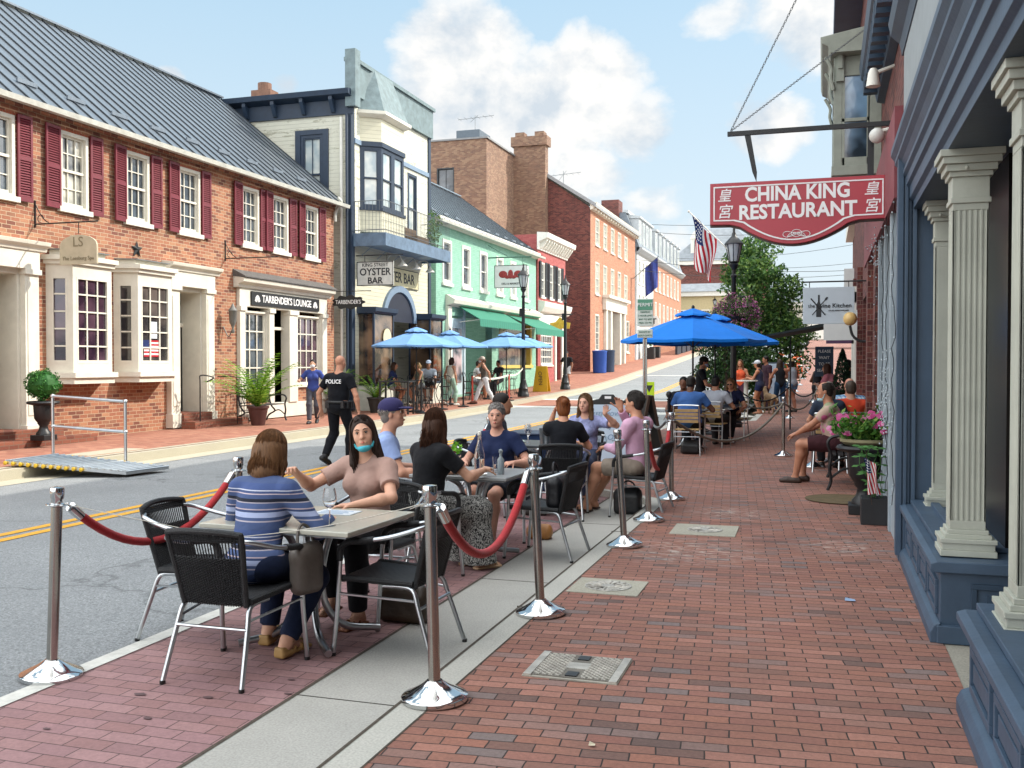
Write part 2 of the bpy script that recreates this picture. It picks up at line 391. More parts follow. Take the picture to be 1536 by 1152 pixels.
def strands(hm,Hf,Hc,style,col,n,parent,rng,L,vol,sc):
    m=MB()
    for i in range(n):
        a=rng.uniform(-math.pi,math.pi)      # 0 = back
        if abs(a)>1.95: continue
        part=(.012*math.copysign(1,a) if a else 0); up=rng.uniform(.9,1.04)
        e0=[]
        ca,sa=math.cos(a),math.sin(a); ex=V3(sa*.083,-ca*.098-.012,.045)*1.0; rr=1+vol*rng.uniform(.25,1.)
        p1=None; p2=V3(ex[0]*(rr+.06),ex[1]*(rr)+.004,-.035)
        ln=L*rng.uniform(.84,1.04); j=rng.uniform(-.012,.012)
        p3=V3(ex[0]*(rr+.1*(L<.2))+j,ex[1]*rr*.98+j,-.035-ln*.5); p4=V3(ex[0]*(.95 if L<.2 else .9)*rr+j*2+rng.uniform(-.008,.008),ex[1]*(.9)-.01*(L>.2)+j,-.035-ln)
        w_=(.004 if L<.2 else .011)*rng.uniform(.4,1.3); ph_=rng.uniform(0,6.28); fr=rng.uniform(14,22); mids=[]
        for t_ in (.25,.5,.75,1):
            q_=p2+(p3-p2)*min(1,t_*2) if t_<=.5 else p3+(p4-p3)*(t_*2-1); mids.append(q_+V3(math.sin(q_[2]*fr*3+ph_),math.cos(q_[2]*fr*3+ph_*2),0)*w_)
        q1=1.02+vol*rng.uniform(0,.35); e1=rng.uniform(6,34)
        qx=math.copysign(rng.uniform(.004,.045),sa+.3*rng.uniform(-1,1)); qy=rng.uniform(-.04,.066); S0=V3(qx,qy,.042+.097*math.sqrt(max(.05,1-(qx/.086)**2-((qy+.012)/.104)**2)))
        EA=V3(sa*.086*math.sin(R(42)),-ca*.104*math.sin(R(42))-.012,0)
        def up_(t_): q_=S0*(1-t_)+EA*t_; return V3(q_[0],q_[1],.044+.099*math.sqrt(max(.05,1-(q_[0]/.088)**2-((q_[1]+.012)/.107)**2)))
        pts=[S0,up_(.35),up_(.7)]+[V3(sa*.086*math.sin(R(e_))*q1,-ca*.104*math.sin(R(e_))*q1-.012,.042+.099*math.cos(R(e_))) for e_ in (42,74)]+[p2]+mids
        sp=smooth_path([tuple(Hc+Hf@(q*sc)) for q in pts],3); N=len(sp); r=rng.uniform(.0022,.0042)
        m.tube(sp,[r*(.5+.5*math.sin(math.pi*min(1,(k+1)/N*1.0))**.4) for k in range(N)],3,cap=False)
    o=m.obj('hair_strands',hm,None,smooth=True,fix=False); o.parent=parent; return o
def person(label,loc,yaw,H=1.7,woman=False,seat=None,lean=4,twist=0,side=0,hands=None,feet=None,head=(0,0),roll=0,h=.011,skinc='#c99a7c',hair='short',hairc='#3a2a1e',
           top=('short','#222222'),bottom=('trousers','#222222'),shoes=('shoe','#2a2420'),fat=1.,poles=None,curl=28,palms=None,hdirs=None,group=None,extras=(),hairlen=None,neck=0,tmat=None,bmat=None,point=None):
    """figure facing local +y; origin on the floor under the hips"""
    s=H/1.7; rng=random.Random(hash(label)%9999 if False else len(label)*31+int(loc[0]*97)+int(loc[1]*13))
    root=empty('person',label,'person',loc,yaw,group)
    ph=(seat+.095) if seat else .90*s; P=V3(0,0,ph)
    le=R(lean); U=V3(math.sin(R(side)),math.sin(le),math.cos(le)); U=nrm(U); tw=R(twist); Rt=V3(math.cos(tw),math.sin(tw),0); Fw=nrm(np.cross(U,Rt))*1
    TM=np.stack([Rt,Fw if False else nrm(np.cross(U,Rt)),U],1)
    torso=.455*s; N=P+U*torso; sw=(.165 if woman else .19)*s
    hips={q:P+V3(q*.088*s,0,-.01) for q in (1,-1)}; sh={q:N+Rt*q*sw-U*.035*s for q in (1,-1)}
    if feet is None: feet={1:(.10,.42 if seat else .0),-1:(-.10,.42 if seat else .0)}
    if hands is None: hands={1:(.24,.35,.62) if seat else (.24,.06,.82),-1:(-.24,.35,.62) if seat else (-.24,.06,.82)}
    poles=poles or {}; l1,l2=.425*s,.415*s; kn={};an={};el={};wr={}
    for q in (1,-1):
        f=feet[q]; A=V3(f[0],f[1],f[2] if len(f)>2 and f[2] is not None else .085*s)
        kn[q],an[q]=ik(hips[q],A,l1,l2,poles.get(('k',q),(q*.12,1,.55 if seat else .1)))
        el[q],wr[q]=ik(sh[q],V3(*hands[q]),.285*s,.25*s,poles.get(('e',q),(q*.75,-.6,-.7)))
    B=SDF(); w=1 if woman else 0
    # torso
    B.ell(P+U*.02,V3(.168 if w else .16,.118,.12)*s*V3(fat,fat,1),TM,k=.04)
    B.ell(P+U*.17*s+V3(0,.01*fat,0)*(fat-1)*6,V3(.128 if w else .148,.098*fat,.15)*s*V3(fat,fat,1),TM,k=.06)
    B.ell(P+U*.33*s,V3(.142 if w else .172,.108,.15)*s*V3(.5+.5*fat,.5+.5*fat,1),TM,k=.05)
    B.cap(sh[1]-Rt*.02,sh[-1]+Rt*.02,.056*s,k=.05)
    if w:
        for q in (1,-1): B.ell(P+U*.315*s+Rt*q*.07*s+TM[:,1]*.085*s*(.7+.3*fat),V3(.062,.052,.062)*s*(.8+.2*fat),TM,k=.03)
    hy,hp=head; HF=rotm(hy+twist*.4,hp,roll); Hc=N+U*.065*s+V3(0,.03,.108*s)*1+HF@V3(0,.018,.02); hs=.97*s**.4 if not w else .93*s**.4
    nk=.05 if w else .058
    B.cap(N-U*.02,Hc+HF@V3(0,-.02,-.06),nk*1.12,nk,k=.035)
    for q in (1,-1): B.cap(N+U*.035*s,sh[q]+U*.0,.035*s,.04*s,k=.04)
    # head
    def E(c,r,k=.01,sub=False): B.ell(Hc+HF@(V3(*c)*hs),V3(*r)*hs,HF,k=k,sub=sub)
    E((0,-.012,.035),(.074,.094,.088)); E((0,.02,-.018),(.062,.072,.092),.03); E((0,.036,-.074),(.047 if not w else .042,.047,.036),.03); E((0,.066,-.094),(.02,.018,.017),.02)
    if h<.0105:
        for q in (1,-1):
            E((q*.038,.060,-.030),(.022,.018,.022),.02); E((q*.031,.099,.011),(.016,.013,.0095),.006,True); E((q*.077,-.006,-.006),(.009,.021,.031),.006)
            E((q*.012,.098,-.026),(.008,.009,.007),.005)
        B.cap(Hc+HF@(V3(-.034,.082,.030)*hs),Hc+HF@(V3(.034,.082,.030)*hs),.009,k=.012)
        B.cap(Hc+HF@(V3(0,.088,.018)*hs),Hc+HF@(V3(0,.108,-.024)*hs),.007,.0125,k=.008)
        B.cap(Hc+HF@(V3(-.018,.088,-.060)*hs),Hc+HF@(V3(.018,.088,-.060)*hs),.0085,k=.006)
    else:
        B.cap(Hc+HF@V3(0,.088,.015),Hc+HF@V3(0,.106,-.024),.009,.013,k=.01)
        for q in (1,-1): E((q*.077,-.006,-.006),(.012,.021,.031),.006); E((q*.031,.099,.011),(.018,.014,.011),.006,True)
    # limbs
    ua=.046 if w else .052
    for q in (1,-1):
        B.cap(sh[q],el[q],ua*s*(.6+.4*fat),.037*s,k=.03); m=el[q]*.72+wr[q]*.28; B.cap(el[q],m,.037*s,.041*s*(.7+.3*fat),k=.02); B.cap(m,wr[q],.041*s*(.7+.3*fat),.025*s,k=.02)
        B.cap(hips[q],kn[q],.088*s*(.5+.5*fat),.056*s,k=.035); c=kn[q]*.68+an[q]*.32+V3(0,-.018,0)*(1 if abs(an[q][2]-kn[q][2])>.2 else 0)
        B.cap(kn[q],c,.054*s,.057*s,k=.03); B.cap(c,an[q],.057*s,.035*s,k=.03)
        fd=nrm(wr[q]-el[q]); pn=(palms or {}).get(q,(-q*.3,0,-1)); hd=(hdirs or {}).get(q,fd); l=np.cross(np.array(hd,float),np.array(pn,float))*q*-1
        hand(B,wr[q],hd,pn,l,(.93 if w else 1.02)*s,h,curl=curl if not isinstance(curl,dict) else curl[q],point=(point or {}).get(q))
    ft={}
    for q in (1,-1):
        f=feet[q]; fy=R(f[3]) if len(f)>3 else -q*R(7); fp=R(f[4]) if len(f)>4 else 0
        fdv=V3(math.sin(-fy)*math.cos(fp),math.cos(fy)*math.cos(fp),-math.sin(fp)); ft[q]=fdv; up=nrm(np.cross(np.cross(fdv,V3(0,0,1)),fdv)); A=an[q]
        B.cap(A,A-up*.045*s-fdv*.035*s,.036*s,.033*s,k=.02); B.cap(A-up*.03*s,A-up*.055*s+fdv*.12*s,.036*s,.026*s,k=.03); B.cap(A-up*.06*s+fdv*.1*s,A-up*.063*s+fdv*.165*s,.026*s,.018*s,k=.02)
    body=sobj('body',B,h,skin(skinc),root)
    # face detail
    if h<.0105:
        me=MB()
        for q in (1,-1):
            me.ell((0,0,0),.0108,10,8); n0=len(me.v)-len(_sph((0,0,0),.0108,10,8)[0])
            for i in range(n0,len(me.v)): me.v[i]=tuple(Hc+HF@((V3(*me.v[i])+V3(q*.031,.0788,.0105))*hs))
        o=me.obj('eye_whites',pm('eye_white','#b9b2a8',.2,var=0),None,True); o.parent=root
        me=MB()
        for q in (1,-1):
            n0=len(me.v); me.ell((0,0,0),(.0062,.003,.0062),8,6)
            for i in range(n0,len(me.v)): me.v[i]=tuple(Hc+HF@((V3(*me.v[i])+V3(q*.031,.0888,.0095))*hs))
        for q in (1,-1):
            me.tube([tuple(Hc+HF@(V3(q*x,y,z)*hs)) for x,y,z in ((.018,.0905,.014),(.031,.0935,.0185),(.044,.086,.014))],.0018,4)
        o=me.obj('irises_and_lashes',pm('iris','#1c120c',.3,var=0),None,True); o.parent=root
        me=MB()
        for q in (1,-1): me.tube([tuple(Hc+HF@(V3(q*x,y,z)*hs)) for x,y,z in ((.014,.094,.031),(.03,.094,.0375),(.048,.082,.033))],[.0028,.0032,.0015],5)
        o=me.obj('eyebrows',hairmat(hairc if hair!='bald' else '#5a4636'),None,True); o.parent=root
        L=SDF(); 
        for z,rr in ((-.0555,.0045),(-.0635,.0058)): L.cap(Hc+HF@(V3(-.019,.0895,-.0595)*hs),Hc+HF@(V3(0,.0985,z)*hs),.002,rr,k=.002).cap(Hc+HF@(V3(.019,.0895,-.0595)*hs),Hc+HF@(V3(0,.0985,z)*hs),.002,rr,k=.002)
        sobj('lips',L,.0025,pm('lips'+skinc,tuple(a*b for a,b in zip(rgb(skinc),(.85,.45,.45))),.4,var=0),root)
    # clothes
    ks,kc=top[0],top[1]; tm=tmat or cloth(kc); C=SDF(); gi=.013 if h<.009 else max(.013,h*1.1)
    hem=top[2] if len(top)>2 else -.025
    C.ell(P+U*(.03+hem),V3(.168 if w else .16,.118,.115)*s*V3(fat,fat,1)+gi,TM,k=.05)
    C.ell(P+U*.17*s+V3(0,.01*fat,0)*(fat-1)*6,V3(.130 if w else .15,.10*fat,.15)*s*V3(fat,fat,1)+gi,TM,k=.06)
    C.ell(P+U*.33*s,V3(.142 if w else .172,.108,.15)*s*V3(.5+.5*fat,.5+.5*fat,1)+gi,TM,k=.05)
    if ks!='tank':
        C.cap(sh[1]-Rt*.02,sh[-1]+Rt*.02,.056*s+gi*.8,k=.05)
        for q in (1,-1): C.cap(N+U*.015*s+Rt*q*.03,sh[q]+U*.002,.036*s+gi*.7,.046*s+gi*.7,k=.04)
    else:
        for q in (1,-1): C.cap(N+U*.0*s+Rt*q*.085*s,P+U*.36*s+Rt*q*.09,.03*s+gi,k=.03)
        C.cap(N+U*-.0*s+Rt*.05-TM[:,1]*.02,N-Rt*.05-U*.0-TM[:,1]*.02,.035*s+gi,k=.03)
    if w:
        for q in (1,-1): C.ell(P+U*.315*s+Rt*q*.07*s+TM[:,1]*.085*s*(.7+.3*fat),V3(.062,.052,.062)*s*(.8+.2*fat)+gi,TM,k=.04)
    for q in (1,-1):
        if ks in ('short','long','polo'):
            e=sh[q]+(el[q]-sh[q])*(.62 if ks!='long' else 1)
            C.cap(sh[q],sh[q]*.55+e*.45,ua*s*(.6+.4*fat)+gi,.044*s+gi,k=.03)
            if ks=='long':
                C.cap(sh[q],el[q],ua*s*(.6+.4*fat)+gi,.04*s+gi,k=.03); C.fru(el[q],el[q]*.08+wr[q]*.92,.042*s+gi,.029*s+gi,k=.02)
                C.ell(el[q],V3(1,1,1)*(.041*s+gi),k=.02)
            else: C.fru(sh[q],e,ua*s*(.6+.4*fat)+gi*1.1,.043*s+gi*1.6,k=.02)
    C.cap(N+U*.03,Hc+HF@V3(0,-.02,-.05),nk*1.08,nk*1.0,k=.006,sub=True) if h<.0105 else None
    if h<.0105: C.ell(N+U*.045+TM[:,1]*.055,(.062,.055,.05),TM,k=.01,sub=True)
    sobj('shirt' if ks!='tank' else 'tank_top',C,h,tm,root)
    kb,cb=bottom[0],bottom[1]; bm=bmat or cloth(cb); D=SDF(); gb=gi*.85
    D.ell(P+U*-.005,V3(.168 if w else .16,.118,.108)*s*V3(fat,fat,1)+gb*.8,TM,k=.04)
    for q in (1,-1):
        if kb=='trousers':
            D.cap(hips[q],kn[q],.088*s*(.5+.5*fat)+gb,.058*s+gb,k=.03); D.fru(kn[q],kn[q]*.06+an[q]*.94,.058*s+gb,.04*s+gb*1.2,k=.03); D.ell(kn[q],V3(1,1,1)*(.057*s+gb),k=.02)
            cc_=kn[q]*.68+an[q]*.32+V3(0,-.018,0); D.cap(kn[q],cc_,.056*s+gb,.058*s+gb,k=.03); D.cap(cc_,kn[q]*.1+an[q]*.9,.058*s+gb,.04*s+gb,k=.03)
        elif kb=='shorts':
            e=hips[q]*.22+kn[q]*.78; D.cap(hips[q],hips[q]*.6+kn[q]*.4,.094*s*(.5+.5*fat)+gb,.084*s*(.5+.5*fat)+gb,k=.03); D.fru(hips[q],e,.09*s*(.5+.5*fat)+gb,.072*s+gb*1.8,k=.03)
        elif kb=='minis':
            e=hips[q]*.6+kn[q]*.4; D.fru(hips[q],e,.09*s*(.5+.5*fat)+gb,.082*s+gb*1.4,k=.03)
        elif kb=='skirt':
            D.cap(hips[q],kn[q],.10*s+gb,.085*s+gb,k=.08); fl=V3(kn[q][0]*1.1,an[q][1]*.9+kn[q][1]*.1,.05)
            D.fru(kn[q],fl,.08*s+gb,.12*s+gb,k=.1); D.ell(kn[q],V3(.1,.1,.1),k=.06)
    sobj({'trousers':'trousers','shorts':'shorts','minis':'shorts','skirt':'skirt'}[kb],D,h,bm,root)
    kf,cf=shoes
    if kf:
        for q in (1,-1):
            A=an[q]; fdv=ft[q]; up=nrm(np.cross(np.cross(fdv,V3(0,0,1)),fdv)); X=SDF(); g=.008
            sm=pm('shoe_'+cf.strip('#'),cf,.55,var=.1,bump=.1)
            if kf in ('shoe','boot'):
                X.cap(A-up*.05*s-fdv*.04*s,A-up*.056*s+fdv*.11*s,.040*s+g,.038*s+g,k=.02).cap(A-up*.055*s+fdv*.1*s,A-up*.062*s+fdv*.17*s,.037*s+g,.024*s+g,k=.02)
                X.cap(A-up*(.03 if kf=='shoe' else -.08)*s,A-up*.04*s,.036*s+g*(1 if kf=='shoe' else 1.6),.04*s+g,k=.02)
                M=np.stack([np.cross(fdv,up),fdv,up],1); X.box(A-up*(.085*s+.06),(.2,.4,.06),M,.001,k=.004,sub=True)
            else:
                M=np.stack([np.cross(fdv,up),fdv,up],1); th=.022 if kf=='sandal' else .04
                X.box(A-up*(.085*s-.012)+fdv*.055*s,(.042*s,.125*s,.011),M,.01,k=.01)
                if kf=='wedge': X.box(A-up*(.085*s-.022)-fdv*.035*s,(.034*s,.045*s,.03),M,.01,k=.02)
                for o_,rr in ((.03,.046),(.09,.045),(.13,.043)): X.cap(A-up*.05*s+fdv*o_*s+M[:,0]*.03,A-up*.032*s+fdv*o_*s*.9,.012,.014,k=.008).cap(A-up*.05*s+fdv*o_*s-M[:,0]*.03,A-up*.032*s+fdv*o_*s*.9,.012,.014,k=.008)
                X.cap(A-up*.03*s-fdv*.045,A-up*.01*s+M[:,0]*.036,.009,k=.006).cap(A-up*.03*s-fdv*.045,A-up*.01*s-M[:,0]*.036,.009,k=.006)
            sobj('shoe' if kf in('shoe','boot') else 'sandal',X,max(.006,h*.8),sm,root)
    # hair
    hm=hairmat(hairc); HS=SDF()
    def K(c,r,k=.015,sub=False): HS.ell(Hc+HF@(V3(*c)*hs),V3(*r)*hs,HF,k=k,sub=sub)
    def KC(a,b,ra,rb,k=.02): HS.cap(Hc+HF@(V3(*a)*hs),Hc+HF@(V3(*b)*hs),ra*hs,rb*hs,k=k)
    if hair!='bald':
        K((0,-.016,.040),(.083,.101,.094)); 
        if hair in('short','balding','cropped'):
            K((0,-.05,-.02),(.074,.062,.07),.02)
        if hair in ('long','bob','ponytail','bun','wavy'):
            K((0,-.045,-.025),(.081,.070,.097),.03)
            for q in (1,-1):
                if hair in('long','bob','wavy'): KC((q*.070,.005,.04),(q*.078,-.0,-.07),.022,.018)
                if hair in('long','wavy'): KC((q*.085,-.01,-.06),(q*.10,-.0,-.20),.026,.03); KC((q*.045,-.05,-.01),(q*.05,-.068,-(hairlen or .26)),.048,.034,.04); KC((0,-.055,-.01),(0,-.075,-(hairlen or .26)),.05,.038,.04)
                if hair=='bob': KC((q*.045,-.04,.0),(q*.055,-.042,-.125),.050,.046,.05); KC((0,-.048,.0),(0,-.055,-.13),.054,.05,.05)
        if hair in('ponytail',): KC((0,-.10,.05),(0,-.14,-.02),.028,.03); KC((0,-.14,-.02),(0,-.13,-.16),.03,.014)
        if hair=='bun': K((0,-.115,.065),(.042,.036,.042),.01)
        # open the face
        K((0,.118,-.045),(.068,.092,.125),.03,True) if hair not in('balding',) else K((0,.09,.03),(.09,.09,.135),.01,True)
        if hair=='balding': K((0,.0,.13),(.05,.08,.04),.01,True)
        if hair in ('short','balding','cropped'): K((0,.02,-.07),(.12,.055,.075),.01,True)
        if hair=='cropped': pass
        sobj('hair',HS,max(.0055,h*.75),hairmat(hairc,True),root)
        if h<.0105 and hair in('short','cropped','bun','balding'):
            m=MB()
            for i in range(520):
                a=rng.uniform(-math.pi,math.pi); e=math.acos(rng.uniform(-.25 if abs(a)<1.7 else .45,1)); n_=V3(math.sin(e)*math.sin(a),-math.sin(e)*math.cos(a),math.cos(e)); p=n_*V3(.083,.101,.094)+V3(0,-.016,.04)
                if hair=='balding' and (n_[2]>.72 or n_[1]>.1): continue
                if n_[1]>.72 and n_[2]<.45: continue
                d=nrm(V3(n_[0]*.3,-1 if hair!='short' else -.7,-.5 if n_[2]<.6 else .0)+V3(*[rng.gauss(0,.25) for _ in range(3)])); d=nrm(d-n_*(d@n_)*.9); L_=rng.uniform(.02,.042)
                m.tube([tuple(Hc+HF@((p+n_*t2+d*L_*t1)*hs)) for t1,t2 in ((0,-.002),(.5,.006),(1,.004))],[.0032,.0036,.001],3,cap=False)
            o=m.obj('hair_strands',hm,None,smooth=True,fix=False); o.parent=root
        if h<.0105 and hair in('long','bob','wavy') : strands(hm,HF,Hc,hair,hairc,620 if h<.0075 else 320,root,rng,hairlen or (.12 if hair=='bob' else .27),.22 if hair=='bob' else .19,hs)
    ctx=dict(root=root,Hc=Hc,HF=HF,hs=hs,N=N,P=P,U=U,TM=TM,sh=sh,el=el,wr=wr,kn=kn,an=an,h=h)
    for e in extras:
        k=e[0]; X=SDF()
        def KE(c,r,k_=.01,sub=False): X.ell(Hc+HF@(V3(*c)*hs),V3(*r)*hs,HF,k=k_,sub=sub)
        if k=='mask':
            KE((0,.066,-.052),(.058,.052,.052)); KE((0,.03,-.04),(.068,.05,.03),.02); 
            o=sobj('face_mask',X,max(.005,h*.8),cloth(e[1],bump=.2),root)
        if k=='chinmask':
            KE((0,.056,-.100),(.050,.050,.030)); X.cap(Hc+HF@V3(.05,.03,-.085),Hc+HF@V3(.078,-.0,-.03),.01,.004,k=.01).cap(Hc+HF@V3(-.05,.03,-.085),Hc+HF@V3(-.078,-.0,-.03),.01,.004,k=.01); KE((0,.05,-.055),(.07,.075,.035),.006,True)
            o=sobj('face_mask',X,max(.004,h*.7),cloth(e[1],bump=.2),root)
        if k=='cap':
            KE((0,-.012,.062),(.095,.114,.088)); KE((0,0,-.052),(.2,.2,.085),.008,True); o=sobj('cap_crown',X,max(.005,h*.7),cloth(e[1],bump=.2),root); o.name='cap'
            Y=SDF(); Y.ell(Hc+HF@(V3(0,.105,.045)*hs),V3(.075,.085,.012),HF@np.array(Matrix.Rotation(R(-8),3,'X')),k=.01); Y.ell(Hc+HF@(V3(0,-.0,.04)*hs),(.078,.10,.1),HF,k=.004,sub=True)
            b=sobj('cap_brim',Y,max(.004,h*.6),cloth(e[1],bump=.2),None); b.parent=o
        if k=='hat':
            KE((0,-.01,.075),(.09,.10,.075)); KE((0,0,.045),(.15,.16,.014),.02); sobj('hat',X,max(.006,h*.7),cloth(e[1],bump=.3),root)
        if k=='glasses':
            m=MB()
            for q in (1,-1):
                m.tube([tuple(Hc+HF@(V3(q*.033+.021*math.cos(a),.104+.0,.008+.017*math.sin(a))*hs)) for a in [i*math.pi/6 for i in range(12)]],.0018,4,closed=True)
                m.tube([tuple(Hc+HF@(V3(*p)*hs)) for p in ((q*.054,.102,.012),(q*.078,.0,.012))],.0016,4)
            m.tube([tuple(Hc+HF@(V3(*p)*hs)) for p in ((-.012,.104,.01),(.012,.104,.01))],.0016,4); o=m.obj('glasses',pm('black_plastic','#151515',.4,var=0),None); o.parent=root
        if k=='shades':
            for q in (1,-1): KE((q*.03,.094,.01),(.026,.014,.019),.004)
            sobj('sunglasses',X,max(.004,h*.6),pm('black_plastic','#151515',.3,var=0),root)
        if k=='text':
            c=P+U*e[3]*s-TM[:,1]*(.118*s+.022+.0); text('lettering',e[1],tuple(c),e[2],pm('white_print','#e8e8e8',.6,var=0),None,u=tuple(TM[:,0]),n=tuple(-TM[:,1]+V3(0,0,.08)),ext=.002,bold=.0015).parent=root
    return ctx
# ------------------------------------------------------------------ shared materials
ALU=pm('brushed_aluminium','#b9bdc0',.28,metal=1,var=.08,scale=9,bump=.05,bscale=180)
CHROME=pm('polished_steel','#c9cbcc',.09,metal=1,var=.06,scale=5,bump=.03,bscale=30)
POLE=pm('brushed_steel','#aca8a2',.22,metal=1,var=.1,scale=5,bump=.04,bscale=60)
BLACK=pm('black_iron','#15171a',.45,var=.2,bump=.15,bscale=80,spec=.5)
BPLAST=pm('black_plastic','#151515',.4,var=0)
RED=pm('red_velvet','#a80c18',.75,var=.15,scale=20,bump=.4,bscale=120,sheen=.6)
WICK=pm('black_wicker','#131518',.5,var=.3,scale=60,bump=.8,bscale=150)
WHITEP=pm('white_paint','#dcdad0',.55,var=.06,bump=.08,dirt=.25)
CREAM=pm('cream_paint','#d6d2c4',.6,var=.07,scale=3,bump=.1,dirt=.3)
GLASS=clearglass('clear_glass')
NAVYC=cloth('#18223c')
# ------------------------------------------------------------------ wicker armchair, facing +y
def wicker_chair():
    r=empty('wicker_armchair','black wicker armchair with aluminium tube legs','chair')
    m=MB()
    # seat: woven slab with rolled rim, slightly dished
    n=14; vs=[];
    def sx(t): return .20+.035*t
    for i in range(n+1):
        for j in range(n+1):
            a=i/n*2-1; b=j/n; y=-.19+b*.42; x=a*sx(b); z=.435-.014*(1-a*a)*(1-(2*b-1)**2)+.012*b+(.0025 if (i+j)%2 else 0); vs.append((x,y,z))
    nn=(n+1); fs=[(i*nn+j,(i+1)*nn+j,(i+1)*nn+j+1,i*nn+j+1) for i in range(n) for j in range(n)]
    m.add(vs,fs); m.add([(x,y,z-.028) for x,y,z in vs],[f[::-1] for f in fs])
    rim=[(-.2,-.19,.425),(-.235,.2,.44),(-.21,.235,.43),(0,.25,.415),(.21,.235,.43),(.235,.2,.44),(.2,-.19,.425)]
    m.tube(smooth_path(rim,5),.019,8); m.tube([(-.2,-.19,.425),(.2,-.19,.425)],.017,8)
    m.obj('seat',WICK,r,True,fix=False)
    # backrest: vertical canes woven through rows
    b=MB()
    def bp(u,v): # u -1..1, v 0..1
        w=.185+.035*v; return (u*w, -.195-.10*v-.035*(1-u*u)*(.3+v*.7), .40+.39*v)
    for i in range(27):
        u=-1+2*i/26; b.tube([bp(u,v/8) for v in range(9)],.0042,4,cap=False)
    for j in range(40):
        v=.02+j/40*.66; b.tube([tuple(a+c for a,c in zip(bp(-1+2*k/26,v),(0,.0045*(1 if (k+j)%2 else -1),0))) for k in range(27)],.0052,4,cap=False)
    for j in range(4):
        v=.90+j*.025; b.tube([bp(-1+2*k/12,v) for k in range(13)],.0052,4,cap=False)
    edge=[bp(-1,0),bp(-1,.5),bp(-1,.95),bp(-.9,1.0),bp(-.5,1.03),bp(0,1.04),bp(.5,1.03),bp(.9,1.0),bp(1,.95),bp(1,.5),bp(1,0)]
    b.tube(smooth_path(edge,5),.0165,8); b.obj('backrest',WICK,r,True,fix=False)
    for q in (1,-1):
        a=MB(); path=[(q*.205,-.285,.755),(q*.262,-.24,.742),(q*.295,-.1,.70),(q*.30,.05,.672),(q*.29,.17,.655),(q*.272,.225,.615),(q*.262,.235,.52)]
        a.tube(smooth_path(path,6),.0135,10); a.obj('arm_tube',ALU,r,True)
        a=MB(); a.tube(smooth_path([(q*.298,.0,.682),(q*.298,.08,.668),(q*.288,.17,.655),(q*.272,.225,.613),(q*.264,.235,.545)],6),.0185,10); a.obj('arm_wrap',WICK,r,True)
        a=MB(); a.tube(smooth_path([(q*.262,.235,.54),(q*.262,.25,.3),(q*.272,.275,.012)],4),.0135,10); l=a.obj('leg',ALU,r,True)
        f=MB(); f.lathe([(.015,0),(.0155,.012),(.0145,.02)],10,(q*.272,.275,-.002)); f.obj('foot_cap',BPLAST,l)
        a=MB(); a.tube(smooth_path([(q*.19,.0,.40),(q*.195,-.12,.405),(q*.2,-.19,.385),(q*.212,-.23,.28),(q*.235,-.32,.012)],5),.0135,10); l=a.obj('leg',ALU,r,True)
        f=MB(); f.lathe([(.015,0),(.0155,.012),(.0145,.02)],10,(q*.235,-.322,-.002)); f.obj('foot_cap',BPLAST,l)
        a=MB(); a.tube([(q*.262,.245,.355),(q*.208,-.215,.33)],.008,6); a.obj('side_rail',ALU,r,True)
    a=MB(); a.tube([(-.21,-.235,.29),(.21,-.235,.29)],.009,8); a.obj('stretcher',ALU,r,True)
    return r
def slat_chair():
    r=empty('slat_armchair','aluminium chair with tan wooden slat back','chair'); wd=pm('tan_slat','#a98c5c',.5,var=.2,scale=12,bump=.1)
    m=MB()
    for i in range(7): m.box(-.21,.21,-.18+i*.058,-.13+i*.058,.43,.445)
    m.obj('seat',wd,r,bevel=.003)
    m=MB()
    for i in range(4): m.box(-.2,.2,-.235-i*.012,-.222-i*.012,.56+i*.062,.61+i*.062)
    m.obj('backrest',wd,r,bevel=.004)
    m=MB(); m.tube(smooth_path([(-.22,-.18,.43),(-.22,-.22,.6),(-.215,-.28,.82),(-.17,-.29,.86),(.17,-.29,.86),(.215,-.28,.82),(.22,-.22,.6),(.22,-.18,.43)],5),.0125,8); m.tube([(-.21,-.235,.32),(.21,-.235,.32)],.009,8); m.tube([(-.21,-.215,.40),(.21,-.215,.40)],.009,8); m.obj('frame',ALU,r,True)
    for q in (1,-1):
        a=MB(); a.tube(smooth_path([(q*.218,-.25,.7),(q*.27,-.15,.69),(q*.275,.1,.67),(q*.26,.2,.6),(q*.255,.23,.3),(q*.26,.25,0)],5),.0125,8); a.obj('leg',ALU,r,True)
        a=MB(); a.tube(smooth_path([(q*.22,-.18,.43),(q*.225,-.23,.25),(q*.24,-.29,0)],4),.0125,8); a.obj('leg',ALU,r,True)
    return r
def cafe_table(label,w,d,top_mat,leg_mat=None):
    r=empty('cafe_table',label,'table'); m=MB(); m.box(-w/2,w/2,-d/2,d/2,.712,.74); m.obj('tabletop',top_mat,r,bevel=.006,seg=3)
    m=MB(); m.box(-w/2+.03,w/2-.03,-d/2+.03,d/2-.03,.698,.7125); m.obj('underframe',leg_mat or ALU,r)
    for qx,qy in ((1,1),(1,-1),(-1,1),(-1,-1)):
        a=MB(); a.tube(smooth_path([(qx*.16,qy*.16,.70),(qx*.085,qy*.085,.62),(qx*.05,qy*.05,.42),(qx*.06,qy*.06,.22),(qx*.14,qy*.14,.075),(qx*.30,qy*.30,.03)],6),.022,10); a.obj('leg',leg_mat or ALU,r,True)
    return r
